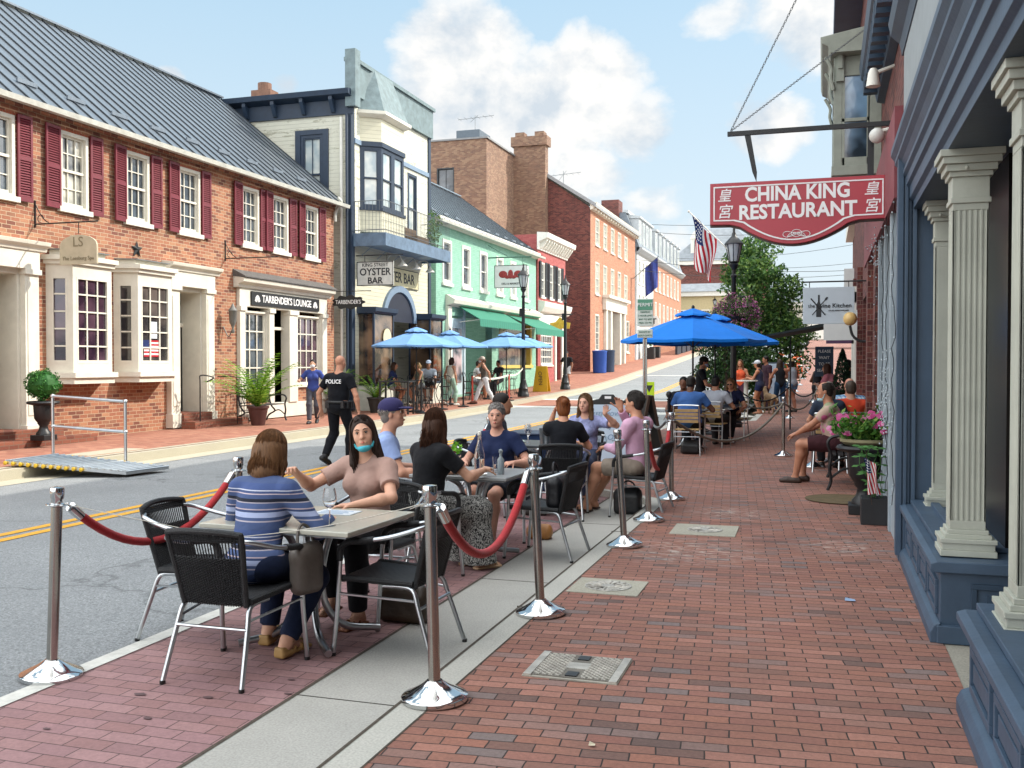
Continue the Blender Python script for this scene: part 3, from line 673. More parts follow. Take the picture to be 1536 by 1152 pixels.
def stanchion():
    r=empty('stanchion','steel stanchion','stanchion')
    m=MB(); m.lathe([(.155,.0),(.158,.004),(.158,.022),(.152,.028),(.118,.042),(.07,.068),(.042,.088),(.036,.094)],40); m.obj('base',CHROME,r,True,auto=28)
    m=MB(); m.lathe([(.0285,.09),(.0285,.93)],24); m.obj('post',POLE,r,True)
    m=MB(); m.lathe([(.029,.905),(.037,.91),(.037,.922),(.030,.926),(.030,.945),(.035,.955),(.036,1.0),(.033,1.008),(.012,1.012)],24); 
    m.tube([(.052*math.cos(a),.052*math.sin(a),.916) for a in [i*math.pi/8 for i in range(16)]],.004,6,closed=True)
    m.obj('collar',CHROME,r,True,auto=30); return r
def rope(name,label,a,b,sag,rad=.024,mat=None,cat='rope',hooks=True,group=None,n=18,nseg=12):
    P=arc(a,b,sag,n); c=P[n//2]
    r=empty(name,label,cat,tuple(c),0,group); 
    q=P[1:-1] if hooks else P; m=MB(); m.tube(q,rad,nseg); m.obj('cord',mat or RED,r,True)
    if hooks:
        for i0,i1 in ((0,1),(-1,-2)):
            d=(P[i1]-P[i0]); m=MB(); m.tube([P[i0],P[i0]+d*.25,P[i0]+d*.3,P[i0]+d*1.15,P[i0]+d*1.2],[.006,.006,rad*1.15,rad*1.15,rad*.9],12); m.obj('end_cap',CHROME,r,True)
    return r
def wine_glass():
    r=empty('wine_glass','clear wine glass','glass'); m=MB()
    m.lathe([(.034,0),(.034,.0015),(.006,.006),(.0035,.02),(.0035,.085),(.01,.094),(.03,.115),(.040,.145),(.038,.175),(.031,.212),(.0298,.212),(.0365,.175),(.0385,.145),(.029,.117),(.003,.098)],22)
    m.obj('bowl_and_stem',GLASS,r,True,fix=True); return r
def umbrella(label,col,rad,ht,name='patio_umbrella',n=8,drop=.42,vent=True,polec=None,pname=None):
    r=empty(name,label,'umbrella'); mt=cloth(col,.8,20,.05,.15); pmz=polec or BLACK
    m=MB(); vs=[];fs=[]; ns=7
    for i in range(n):
        a0=2*math.pi*i/n; a1=2*math.pi*(i+1)/n
        for k in range(ns+1):
            t=.13+.87*k/ns; z=ht-drop*t**1.12+.0
            for j in range(5):
                w=j/4; x=(math.cos(a0)*(1-w)+math.cos(a1)*w)*rad*t; y=(math.sin(a0)*(1-w)+math.sin(a1)*w)*rad*t
                dz=-.035*t*math.sin(math.pi*w)*(1 if k<ns else .6); vs.append((x,y,z+dz))
    for i in range(n):
        o=i*(ns+1)*5
        for k in range(ns):
            for j in range(4): fs.append((o+k*5+j,o+k*5+j+1,o+(k+1)*5+j+1,o+(k+1)*5+j))
        e=o+ns*5
        for j in range(4):
            b=len(vs); p,q=vs[e+j],vs[e+j+1]; vs+= [(p[0],p[1],p[2]-.0),(q[0],q[1],q[2]),(q[0]*1.002,q[1]*1.002,q[2]-.055),(p[0]*1.002,p[1]*1.002,p[2]-.055)]; fs.append((b,b+1,b+2,b+3))
    m.add(vs,fs); c=m.obj('canopy',mt,r,False,fix=False)
    if vent:
        v=MB(); vs=[];fs=[]
        for k,(t,z) in enumerate(((.02,ht+.10),(.12,ht+.055),(.24,ht-.015),(.255,ht-.045))):
            for i in range(n*2):
                a=math.pi*i/n; q=rad*t*(1 if i%2==0 else .955); vs.append((math.cos(a)*q,math.sin(a)*q,z-(.02 if i%2 and k>1 else 0)))
        nn=n*2; fs=[(k*nn+i,k*nn+(i+1)%nn,(k+1)*nn+(i+1)%nn,(k+1)*nn+i) for k in range(3) for i in range(nn)]; v.add(vs,fs); v.obj('vent',mt,r,False,fix=False)
    m=MB(); m.lathe([(.019,.0),(.019,ht+.06)],12); m.obj('pole',pmz,r,True)
    m=MB(); m.lathe([(.01,ht+.05),(.03,ht+.10),(.034,ht+.13),(.02,ht+.16),(.004,ht+.17)],12); m.obj('finial',pmz,r,True)
    for i in range(n):
        a=2*math.pi*i/n; m=MB(); m.tube([(math.cos(a)*rad*t,math.sin(a)*rad*t,ht-drop*t**1.12-.02) for t in (.02,.3,.6,.97)],.008,5)
        m.tube([(math.cos(a)*.02,math.sin(a)*.02,ht-drop-.14),(math.cos(a)*rad*.45,math.sin(a)*rad*.45,ht-drop*.41-.03)],.007,5); m.obj('rib',pmz,r)
    m=MB(); m.lathe([(.25,.0),(.25,.035),(.06,.07),(.035,.08),(.03,.30),(.02,.31)],20); m.obj('base',BLACK,r,True); return r
def lamp_post():
    r=empty('street_lamp','black street lamp','street lamp'); m=MB()
    m.lathe([(.24,0),(.24,.12),(.21,.16),(.19,.30),(.20,.34),(.17,.38),(.15,.52),(.12,.62),(.125,.66),(.095,.72)],24,lobes=8,amp=.03); m.obj('base',BLACK,r,True)
    m=MB(); m.lathe([(.09,.70),(.082,1.2),(.07,3.0),(.06,4.05),(.085,4.08),(.085,4.13),(.055,4.16),(.05,4.3)],16,lobes=8,amp=.05); m.tube([(-.0,.0,3.55),(.28,0,3.55)],.018,6); m.ell((.28,0,3.55),.035); m.box(-.16,-.06,-.05,.05,3.3,3.62); m.obj('pole',BLACK,r,True)
    m=MB(); m.lathe([(.06,4.28),(.10,4.36),(.13,4.42),(.10,4.46),(.15,4.50)],16); 
    for i in range(8):
        a=math.pi*i/4; m.tube([(.13*math.cos(a),.13*math.sin(a),4.5),(.225*math.cos(a),.225*math.sin(a),4.98)],.011,4)
    m.tube([(.225*math.cos(a*math.pi/8),.225*math.sin(a*math.pi/8),4.98) for a in range(16)],.016,6,closed=True)
    m.obj('lantern_frame',BLACK,r,True)
    m=MB(); m.lathe([(.12,4.5),(.215,4.97)],16); m.obj('lantern_glass',pm('lamp_glass','#c9cfd2',.15,var=.1,trans=.35),r,True)
    m=MB(); m.lathe([(.26,4.97),(.25,5.0),(.14,5.12),(.06,5.2),(.055,5.26),(.03,5.32),(.035,5.38),(.008,5.46)],16); m.obj('lantern_cap',BLACK,r,True); return r
def leaves(m,pts,size,rng,mi=0,flat=.0):
    for p in pts:
        s=size*rng.uniform(.6,1.25); a=Vector((rng.gauss(0,1),rng.gauss(0,1),rng.gauss(0,1)*(1-flat))).normalized(); b=a.cross(Vector((rng.gauss(0,1),rng.gauss(0,1),rng.gauss(0,1)))).normalized()
        c=a.cross(b)*.0; p=Vector(p); w=s*.42
        m.add([p-a*s*.5,p+b*w*.5+c,p+a*s*.5,p-b*w*.5],[(0,1,2,3)],mi)
def blob_pts(c,r,n,rng,shell=.55):
    out=[]
    while len(out)<n:
        v=Vector((rng.uniform(-1,1),rng.uniform(-1,1),rng.uniform(-1,1))); l=v.length
        if l>1 or l<shell*rng.random(): continue
        nz=noise.noise(Vector((v.x*2.5+c[0],v.y*2.5+c[1],v.z*2.5+c[2])))
        if l>.62+.5*nz+.25: continue
        out.append((c[0]+v.x*r[0],c[1]+v.y*r[1],c[2]+v.z*r[2]))
    return out
def tree(label,loc,h,crown,n,leaf,mat,seed=1,trunk_r=.13,group=None,clumps=14,bark='#4a4038',clear=.35):
    rng=random.Random(seed); r=empty('deciduous_tree',label,'tree',loc,0,group); m=MB(); B=pm('bark'+bark,bark,.9,var=.3,scale=8,bump=.8,bscale=30)
    m.tube(smooth_path([(0,0,-.1),(.03,.02,h*.2),(-.04,.03,h*.45),(.03,0,h*.75),(0,0,h*.93)],4),[trunk_r*(1-.9*i/16)+.01 for i in range(17)],9)
    cs=[]
    for i in range(clumps):
        t=rng.random(); z=h*(clear+(1-clear)*t*.95); rad=crown*math.sin(math.pi*min(1,(t*.80+.14)))**.8; a=rng.uniform(0,6.28); q=rad*rng.uniform(.25,.78); c=(q*math.cos(a),q*math.sin(a),z)
        cs.append((c,rng.uniform(.45,.75)*crown*(1-.35*t)))
        m.tube(smooth_path([(0,0,z*.7),(c[0]*.5,c[1]*.5,z*.88),c],3),[.035,.03,.025,.02,.014,.01,.006],5)
    m.obj('trunk',B,r,True).parent=r
    for o in kids(r): o.matrix_parent_inverse=Matrix()
    f=MB(); per=n//clumps
    for c,q in cs: leaves(f,blob_pts(c,(q,q,q*.75),per,rng),leaf,rng)
    o=f.obj('crown',mat,None,False,fix=False); o.parent=r; return r
def urn(label,s=1.,mat=None):
    r=empty('planter_urn',label,'planter'); m=MB()
    m.box(-.16*s,.16*s,-.16*s,.16*s,0,.10*s); m.obj('plinth',mat or BLACK,r,bevel=.006)
    m=MB(); m.lathe([(x*s,z*s) for x,z in ((.13,.10),(.125,.14),(.085,.19),(.07,.26),(.10,.30),(.105,.33),(.13,.36),(.155,.40),(.165,.55),(.17,.64),(.27,.665),(.285,.69),(.27,.715),(.235,.72),(.2,.66))],28,lobes=14,amp=.018); m.obj('bowl',mat or BLACK,r,True,auto=50); return r
def flagmesh(name,parent,f,w,h,nu=14,nv=19):
    """f(u,v)->3D; one mesh per colour field"""
    red=cloth('#a8202c'); wh=cloth('#d8d8d6'); bl=cloth('#23305e'); m=MB(); vs=[];
    nv=26
    for i in range(nu+1):
        for j in range(nv+1): vs.append(f(i/nu,j/nv))
    fs=[];mi=[]
    for i in range(nu):
        for j in range(nv):
            fs.append((i*(nv+1)+j,(i+1)*(nv+1)+j,(i+1)*(nv+1)+j+1,i*(nv+1)+j+1)); s=int(j/2)
            mi.append(2 if (i<nu*.4 and s<7) else (0 if s%2==0 else 1))
    m.v=vs;m.f=fs;m.m=mi; o=m.obj(name,[red,wh,bl],parent,True,fix=False,auto=80)
    s=MB()
    for a in range(5):
        for b in range(5):
            u=.04+.075*a; v=.05+.1*b; s.tube([tuple(Vector(f(u,v))+Vector((0,0,0))),tuple(Vector(f(u+.016,v+.02)))],w*.011,5)
    st=s.obj('stars',wh,parent)
    return o
# ------------------------------------------------------------------ setting: ground, roads, pavements
WX=2.0
def strip(name,x0f,x1f,z,mat,y0=-3,y1=200,ys=None,thick=None,kind='structure',nx=1):
    ys=ys or sorted(set([y0,y1]+[y for y in range(int(y0),int(y1)+1,2 if y1<120 else 4)]+[a for a,_ in _TP if y0<a<y1]))
    m=MB(); vs=[]
    for y in ys:
        a=x0f(y) if callable(x0f) else x0f; b=x1f(y) if callable(x1f) else x1f
        zz=z(y) if callable(z) else z
        for i in range(nx+1): vs.append((a+(b-a)*i/nx,y,T(y)+zz))
    n=nx+1
    m.add(vs,[(k*n+i,k*n+i+1,(k+1)*n+i+1,(k+1)*n+i) for k in range(len(ys)-1) for i in range(nx)])
    if thick:
        o=len(m.v); 
        for side in (0,nx):
            vs2=[vs[k*n+side] for k in range(len(ys))]; lo=[(p[0],p[1],p[2]-thick) for p in vs2]; m.add(vs2+lo,[(k,k+1,len(ys)+k+1,len(ys)+k) for k in range(len(ys)-1)])
    o=m.obj(name,mat,None,False,fix=True); tag(o,kind=kind); return o
def asphalt():
    m,t,b=newmat('asphalt'); tc=t('TexCoord').outputs['Object']
    f=t('TexNoise',{'Vector':tc,'Scale':70.,'Detail':6.,'Roughness':.8}).outputs[0]; g=t('TexNoise',{'Vector':tc,'Scale':.6,'Detail':6.,'Roughness':.6}).outputs[0]
    c=t.ramp(f,[(.36,'#565a5c'),(.5,'#808486'),(.64,'#aaaeb0')]); c=t.mix(t.ramp(g,[(.35,0.),(.65,.45)]),c,rgb('#6c7072'))
    v=t('TexVoronoi',{'Vector':t('VectorMath',{0:tc,1:t('VectorMath',{0:t('TexNoise',{'Vector':tc,'Scale':1.5,'Detail':4.}).outputs[1],'Scale':1.2},operation='SCALE').outputs[0]},operation='ADD').outputs[0],'Scale':.28},feature='DISTANCE_TO_EDGE').outputs[0]
    c=t.mix(t.ramp(v,[(.0,.45),(.010,0.)]),c,rgb('#2e3032'))
    t.l.new(c,b.inputs['Base Color']); b.inputs['Roughness'].default_value=.85
    bp=t('Bump',{'Height':f,'Strength':.5,'Distance':.006}); t.l.new(bp.outputs[0],b.inputs['Normal']); MATS['asphalt']=m; return m
def concrete(name,c,dark=.35,rough=.85):
    m,t,b=newmat(name); tc=t('TexCoord').outputs['Object']; c=rgb(c)
    f=t('TexNoise',{'Vector':tc,'Scale':90.,'Detail':4.}).outputs[0]; g=t('TexNoise',{'Vector':tc,'Scale':1.3,'Detail':8.,'Roughness':.7}).outputs[0]
    cc=t.mix(t.ramp(f,[(.35,0.),(.65,1.)]),tuple(x*.82 for x in c),tuple(x*1.08 for x in c)); cc=t.mix(t.ramp(g,[(.42,0.),(.68,dark)]),cc,tuple(x*.55 for x in c))
    sp=t('TexVoronoi',{'Vector':tc,'Scale':9.}); cc=t.mix(t.ramp(sp.outputs[0],[(.03,.6),(.05,0.)]),cc,tuple(x*.35 for x in c))
    t.l.new(cc,b.inputs['Base Color']); b.inputs['Roughness'].default_value=rough; bp=t('Bump',{'Height':f,'Strength':.35,'Distance':.004}); t.l.new(bp.outputs[0],b.inputs['Normal']); MATS[name]=m; return m
ASPH=asphalt(); CONC=concrete('gutter_concrete','#a9a8a2',.28); KERB=concrete('kerb_concrete','#b4b3ab',.25); LIGHTC=concrete('pale_concrete','#b0aa97',.2)
SIDE=brickmat('pavement_brick',['#65504a','#8c6254','#946656','#8a5c50','#9a6d5f','#a37262','#776a67','#9a6856','#895d51','#916353'],'#2f2723',w=.196,h=.083,mw=.007,mode='ground',rot=-5,var=.32,stain=.3,bump=.9,wob=.006,rough=.8)
# chalky salt bloom in two places on the pavement
_t=NT(SIDE); _b=[n for n in _t.n if n.type=='BSDF_PRINCIPLED'][0]; _old=_b.inputs['Base Color'].links[0].from_socket; _tc=_t('TexCoord').outputs['Object']
_f=_t('TexNoise',{'Vector':_t('Mapping',{'Vector':_tc,'Scale':(5.,14.,1.)}).outputs[0],'Scale':1.6,'Detail':7.,'Roughness':.7}).outputs[0]; _m=None
for _p,_r in (((-1.1,8.35,0),.75),((.15,8.9,0),.5),((-.9,10.6,0),.6)):
    _d=_t('VectorMath',{0:_tc,1:_p},operation='DISTANCE').outputs['Value']; _q=_t('MapRange',{0:_d,1:0.,2:_r,3:.75,4:0.}).outputs[0]; _m=_q if _m is None else _t.math('MAXIMUM',_m,_q)
_k=_t.math('MULTIPLY',_m,_t.ramp(_f,[(.50,0.),(.60,1.)])); _t.l.new(_t.mix(_k,_old,rgb('#c4bcb2')),_b.inputs['Base Color'])
LANE=brickmat('parking_bay_pavers',['#8a6a6b','#947274','#9c7a7a','#8f6c6b'],'#4c3c3c',w=.203,h=.102,mw=.006,mode='ground',rot=0,var=.25,stain=.25,bump=.6,wob=.001)
LSIDE=brickmat('far_pavement_brick',['#96604e','#a06a56','#885646','#a87660'],'#7a5a4a',w=.2,h=.1,mw=.006,mode='ground',rot=0,var=.2,stain=.2,bump=.3)
PAINTW=pm('white_road_paint','#c9c9c2',.7,var=.12,scale=20,dirt=.5); PAINTY=pm('yellow_road_paint','#d09a2a',.7,var=.15,scale=18,dirt=.45)
strip('ground',-80,80,-.35,concrete('earth','#6f6a58'),-20,400)
def kx(y):   # line of the near kerb: bay, then the bulb-out reaching into the street
    if y<11.2: return -1.88
    if y<13.2: t=(y-11.2)/2.0; return -1.88-1.95*(t*t*(3-2*t))
    if y<26: return -3.83
    if y<28: t=(y-26)/2; return -3.83+1.9*(t*t*(3-2*t))
    return -1.93
YK=[-3+.5*i for i in range(70)]+[32+2*i for i in range(40)]+[112+6*i for i in range(15)]
strip('road',-11.0,lambda y:-3.8 if y<28 else kx(y)-.5,ROAD,ASPH,-3,196)
strip('road_parking_bay',-3.8,-2.5,lambda y:ROAD,LANE,-3,13.6)
strip('road_gutter',-2.5,lambda y:-1.88,lambda y:ROAD+.001,CONC,-3,13.4,nx=2)
strip('kerb_near',lambda y:kx(y)-.0,lambda y:kx(y)+.17,0.0,KERB,ys=[y for y in YK if y<180],thick=.12)
strip('kerb_far',-11.15,-11.0,.07,LIGHTC,-3,196,thick=.2)
strip('road_gutter_far',-11.0,-10.55,ROAD+.005,LIGHTC,-3,196)
strip('pavement',lambda y:kx(y)+.17,lambda y:.66 if y<9 else 3.2,0.0,SIDE,ys=[y for y in YK if y<196])
strip('pavement_far',-15.4,-11.15,.072,LSIDE,-3,196)
strip('pavement_threshold',.60,3.2,-.004,concrete('threshold_concrete','#9a968a'),-3,9)
strip('road_white_line',-3.88,-3.77,ROAD+.005,PAINTW,-3,11.6)
for x in (-7.56,-7.33): strip('road_yellow_line',x-.06,x+.06,ROAD+.005,PAINTY,-3,33.5); 
for x in (-7.56,-7.33): strip('road_yellow_line',x-.06,x+.06,ROAD+.005,PAINTY,40.2,190)
strip('road_crossing',-11.0,-3.0,ROAD+.006,LSIDE,35.2,39.2)
strip('road_stop_line',-11.0,-3.0,ROAD+.008,PAINTW,34.7,35.0); strip('road_stop_line',-11.0,-3.0,ROAD+.008,PAINTW,39.4,39.7)
strip('road_stop_line',-7.2,-3.0,ROAD+.008,PAINTW,31.8,32.2); strip('road_stop_line',-11.,-7.6,ROAD+.008,PAINTW,60.,60.4)
strip('pavement_kerb_edge_line',-11.30,-11.16,.078,LIGHTC,-3,190)
strip('road_gutter_seam',-2.52,-2.497,ROAD+.003,pm('seam_dirt','#4a433a',.95,var=.4,scale=30),-3,13.4); strip('kerb_edge_line',-1.879,-1.862,.002,MATS['seam_dirt'],-3,11.2); strip('pavement_kerb_seam',-1.715,-1.705,.002,MATS['seam_dirt'],-3,11.2)
# joints across gutter slab
m=MB()
for y in (-1.2,1.6,4.35,7.15,9.95,12.6): m.box(-2.5,-1.72,y,y+.008,ROAD-.02,ROAD+.003)
tag(m.obj('road_gutter_joints',pm('joint','#3c3a34',.9,var=0)),kind='structure')
m=MB()
for y in (3.1,6.1,9.1): m.box(-1.89,-1.71,y,y+.008,-.03,.003)
tag(m.obj('kerb_joints',MATS['joint']),kind='structure')
# covers in the brick pavement
def cover(label,x,y,w,d,rz,kind):
    r=empty('utility_cover',label,'utility cover',(x,y,0),rz); MET=pm('cast_cover','#b3afa6',.5,metal=.4,var=.25,scale=12,bump=.4,bscale=90); 
    if kind=='grid':
        m=MB(); m.box(-w/2,w/2,-d/2,d/2,-.01,.006); m.obj('frame',pm('cover_frame','#a19c90',.7,var=.15,dirt=.4),None).parent=r
        m=MB(); m.box(-w/2+.02,w/2-.02,-d/2+.02,d/2-.02,0,.010); 
        m.obj('plate',pm('cover_recess','#6e6a62',.8,var=.2),None).parent=r
        m=MB(); n=15; W=w/2-.05; D=d/2-.03
        for i in range(-n*2,n*2+1):
            for sg in (1,-1):
                # diagonal ribs clipped to the plate, leaving the middle panel plain
                c=i*.034; pts=[]
                for s0,s1 in ((-W,-.05),(.05,W)):
                    lo=max(s0,(c-D) if sg>0 else (-c-D)*1,-9); 
                    xa,xb=s0,s1
                    # y = sg*(x-c)
                    ya,yb=sg*(xa-c),sg*(xb-c); 
                    if sg>0: xa=max(xa,c-D); xb=min(xb,c+D)
                    else: xa=max(xa,c-D); xb=min(xb,c+D)
                    if xb-xa>.01: m.tube([(xa,sg*(xa-c),.011),(xb,sg*(xb-c),.011)],.0045,4)
        m.box(-w/2+.005,-w/2+.045,-d/2+.005,d/2-.005,.0,.014); m.box(w/2-.045,w/2-.005,-d/2+.005,d/2-.005,.0,.014); m.box(-.06,.06,-.05,.05,.0,.014)
        m.obj('ribs',MET,None).parent=r
        m=MB(); 
        for yy in (-d*.33,d*.33): m.box(-.03,.03,yy-.035,yy+.035,.005,.0155)
        m.obj('lifting_slots',BPLAST,None).parent=r
    else:
        m=MB(); m.box(-w/2,w/2,-d/2,d/2,-.02,.007); m.obj('collar',concrete('cover_concrete','#a9a697',.4),None,bevel=.004).parent=r
        m=MB(); m.lathe([(.165,.0),(.165,.012),(.155,.013),(.15,.009),(.12,.009),(.118,.013),(.105,.013),(.10,.009),(.05,.009),(.048,.013),(.02,.013)],28); 
        for i in range(16):
            a=i*math.pi/8; m.tube([(.05*math.cos(a),.05*math.sin(a),.012),(.15*math.cos(a),.15*math.sin(a),.012)],.004,4)
        m.obj('lid',MET,None,True).parent=r
cover('rectangular iron cover with a diagonal grid, nearest in the brick pavement',-1.2,4.95,.49,.42,R(0),'grid')
cover('round iron lid in a concrete square beside the second stanchion',-1.44,6.82,.50,.46,R(0),'round')
cover('small round lid in a pale concrete square, farther along the pavement',-1.06,9.42,.60,.6,R(1),'round')
m=MB(); m.lathe([(.0,.005),(.40,.005),(.42,.012),(.41,.016),(.36,.012),(.0,.012)],36,(.22,12.0,0)); tag(m.obj('door_mat',pm('tan_mat','#5e5036',.9,var=.2,scale=10,bump=.4),None),'round tan mat on the bricks beside the black urn','mat')
m=MB(); m.box(-11.9,-11.4,13.2,14.6,.06,.078); tag(m.obj('pavement_slab',LIGHTC,None),kind='structure')
# litter and stains on the ground
rng=random.Random(3)
for i,(x,y,c,l,s) in enumerate(((.18,6.9,'#8fa6c4','blue scrap of paper on the bricks near the blue shopfront',.035),(-1.86,4.12,'#7a6fa6','purple paper slip at the foot of the nearest kerb stanchion',.045),(-9.6,7.4,'#bfc3c4','white scrap of paper on the asphalt',.06),(-.9,3.95,'#c9c0a8','pale crumpled bit of paper on the bricks',.014))):
    m=MB(); z0=(ROAD if x<-3 else (-.0 if x>-1.7 else ROAD+.0))+.006
    m.add([(x-s,y-s*.6,z0),(x+s,y-s*.9,z0+.004),(x+s*.8,y+s*.8,z0+.002),(x-s*.9,y+s*.6,z0+.012)],[(0,1,2,3)]); tag(m.obj('paper_scrap',pm('scrap'+c,c,.8,var=0),None,fix=False),l,'litter')
m=MB()
for x,y,a in ((-3.25,4.12,.035),(-2.9,4.18,.028),(-2.55,4.35,.022),(-3.0,3.85,.025),(-2.65,4.55,.022),(-3.35,3.6,.02)):
    n=12; m.add([(x+a*rng.uniform(.7,1.2)*math.cos(k*2*math.pi/n),y+.6*a*rng.uniform(.7,1.2)*math.sin(k*2*math.pi/n),ROAD+.0045) for k in range(n)],[tuple(range(n))])
tag(m.obj('road_bay_stains',pm('drip_stain','#5c4648',.6,var=.1),None,fix=False),kind='structure')
# ------------------------------------------------------------------ buildings of the far (left) side
class Fac:
    def __init__(s,o,u,n): s.o=Vector((o[0],o[1],0)); s.u=Vector((u[0],u[1],0)); s.n=Vector((n[0],n[1],0))
    def p(s,u,d,v): return tuple(s.o+s.u*u+s.n*d+Vector((0,0,v)))
    def box(s,m,u0,u1,v0,v1,d0,d1,mi=0):
        c=[s.p(*q) for q in ((u0,d0,v0),(u1,d0,v0),(u1,d1,v0),(u0,d1,v0),(u0,d0,v1),(u1,d0,v1),(u1,d1,v1),(u0,d1,v1))]; return m.hexa(c,mi)
    def wall(s,m,u0,u1,v0,v1,holes=(),th=.28,mi=0,d=0):
        us=sorted({u0,u1}|{max(u0,min(u1,x)) for h in holes for x in h[:2]}); vs=sorted({v0,v1}|{max(v0,min(v1,x)) for h in holes for x in h[2:4]})
        inside=lambda a,b,c,e: any(h[0]-1e-6<=a and b<=h[1]+1e-6 and h[2]-1e-6<=c and e<=h[3]+1e-6 for h in holes)
        def q(a,b,c,e): m.add([s.p(*x) for x in (a,b,c,e)],[(0,1,2,3)],mi)
        for a,b in zip(us,us[1:]):
            for c,e in zip(vs,vs[1:]):
                if not inside(a,b,c,e): q((a,d,c),(b,d,c),(b,d,e),(a,d,e))
        for h in holes:
            a,b,c,e=h[:4]; q((a,d,c),(a,d-th,c),(a,d-th,e),(a,d,e)); q((b,d,c),(b,d,e),(b,d-th,e),(b,d-th,c)); q((a,d,e),(b,d,e),(b,d-th,e),(a,d-th,e)); q((a,d,c),(a,d-th,c),(b,d-th,c),(b,d,c))
        return m
    def prism(s,m,poly,d0,d1,mi=0): return m.prism(poly,lambda a,b:s.p(a,d0,b),lambda a,b:s.p(a,d1,b),mi)
    def profile(s,m,prof,u0,u1,mi=0):   # prof (d,v) closed, extruded along u
        return m.prism(prof,lambda a,b:s.p(u0,a,b),lambda a,b:s.p(u1,a,b),mi)
def window(f,u0,u1,v0,v1,parent,mat=None,glass=None,nx=3,ny=2,rec=.10,cas=.07,sill=.09,proud=.02,hung=True,bar=.022,name='window',casmat=None):
    mat=mat or WHITEP; m=MB(); 
    if cas:
        for a,b,c,e in ((u0-cas*.0,u0+cas,v0,v1),(u1-cas,u1,v0,v1),(u0+cas,u1-cas,v1-cas,v1),(u0+cas,u1-cas,v0,v0+cas*.6)): f.box(m,a,b,c,e,-rec-.05,proud)
    if sill: f.box(m,u0-.06,u1+.06,v0-sill,v0-.002,-rec,proud+.06)
    a,b,c,e=u0+cas,u1-cas,v0+cas*.6,v1-cas; mid=(c+e)/2
    if hung: f.box(m,a,b,mid-.025,mid+.025,-rec,-rec+.05)
    for q in ((a,a+.04,c,e),(b-.04,b,c,e),(a+.04,b-.04,e-.04,e),(a+.04,b-.04,c,c+.06)): f.box(m,*q,-rec-.01,-rec+.035)
    for i in range(1,nx):
        x=a+(b-a)*i/nx; f.box(m,x-bar/2,x+bar/2,c+.061,e-.041,-rec,-rec+.022)
    rows=ny*2 if hung else ny
    for i in range(1,rows):
        if hung and i==ny: continue
        z=c+(e-c)*i/rows; f.box(m,a+.041,b-.041,z-bar/2,z+bar/2,-rec+.001,-rec+.020)
    w=m.obj(name,casmat or mat,parent); g=MB(); g.add([f.p(*q) for q in ((a,-rec-.012,c),(b,-rec-.012,c),(b,-rec-.012,e),(a,-rec-.012,e))],[(0,1,2,3)]); g.obj('pane',glass or GL1,w,fix=False); return w
def shutter(f,hinge,sgn,w,v0,v1,ang,mat,parent):
    m=MB(); ca,sa=math.cos(R(ang)),math.sin(R(ang))
    g=Fac((0,0),(1,0),(0,1)); uu=f.u*sgn*ca+f.n*sa; nn=f.n*ca-f.u*sgn*sa; g.u=uu; g.n=nn; g.o=f.o+f.u*hinge+f.n*.03; 
    g.box(m,0,.045,v0,v1,0,.035); g.box(m,w-.045,w,v0,v1,0,.035); mid=v0+(v1-v0)*.5
    for c,e in ((v0,v0+.09),(mid-.04,mid+.04),(v1-.06,v1)): g.box(m,.045,w-.045,c,e,.001,.034)
    for c,e in ((v0+.09,mid-.04),(mid+.04,v1-.06)):
        k=int((e-c)/.045)
        for i in range(k):
            z=c+(e-c)*(i+.5)/k; m.hexa([g.p(*q) for q in ((.045,.006,z+.012),(w-.045,.006,z+.012),(w-.045,.03,z-.02),(.045,.03,z-.02),(.045,.006,z+.018),(w-.045,.006,z+.018),(w-.045,.03,z-.014),(.045,.03,z-.014))])
        g.box(m,.045,w-.045,c,e,.0,.004)
    return m.obj('shutter',mat,parent)
GL1=glassmat('window_glass_dark',(.022,.028,.036),.04,(.08,.10,.12)); GL2=glassmat('window_glass_blind','#b9bcb4',.12,'#8d938e'); GL3=glassmat('shop_glass',(.03,.03,.032),.03,(.12,.10,.09)); GL4=glassmat('curtain_glass','#2b1d2c',.08,'#5a4250')
GL5=glassmat('pale_sash_glass','#9aa9ae',.06,'#d4d6cd')
BK1=brickmat('orange_brick',['#84503c','#a0684e','#945c45','#ae785a','#9e684d','#b08262','#744638'],'#bfa88c',mw=.013,stain=.4,w=.215,h=.078,bump=.8)
BK2=brickmat('brown_brick',['#6e4a3a','#86604a','#97705a','#5c3c30'],'#9a8a78',mw=.012,stain=.3)
BK3=brickmat('maroon_brick',['#5d2f2c','#6c3833','#7a453c','#4f2826'],'#7d6458',mw=.010,stain=.3)
BK4=brickmat('salmon_brick',['#a06a50','#ab7459','#99634b','#b07e64'],'#c09a7e',mw=.010,stain=.2)
BK5=brickmat('mixed_brick',['#6a5146','#7c5c4a','#8a6a56','#6f5244','#92765f'],'#8a7a6a',mw=.012,stain=.3,wob=.001)
GRN=brickmat('mint_painted_brick',['#7fae98','#86b59f','#8cbaa5'],'#739f8b',mw=.008,stain=.25,var=.1,bump=.5)
PNK=brickmat('red_painted_brick',['#9c4e4c','#a45654','#ab5e5a'],'#904644',mw=.008,stain=.2,var=.1,bump=.4)
WBR=brickmat('white_painted_brick',['#c8cac8','#d2d3d0','#cccecb'],'#b8bab8',mw=.008,stain=.15,var=.06,bump=.3)
MAROON=pm('maroon_shutter_paint','#6e2430',.5,var=.12,bump=.1,dirt=.2); NAVYP=pm('navy_trim_paint','#223245',.5,var=.15,dirt=.2); BLUEP=pm('pale_blue_paint','#74889c',.55,var=.1,dirt=.3)
SLATEP=pm('black_shutter_paint','#23262a',.5,var=.1)
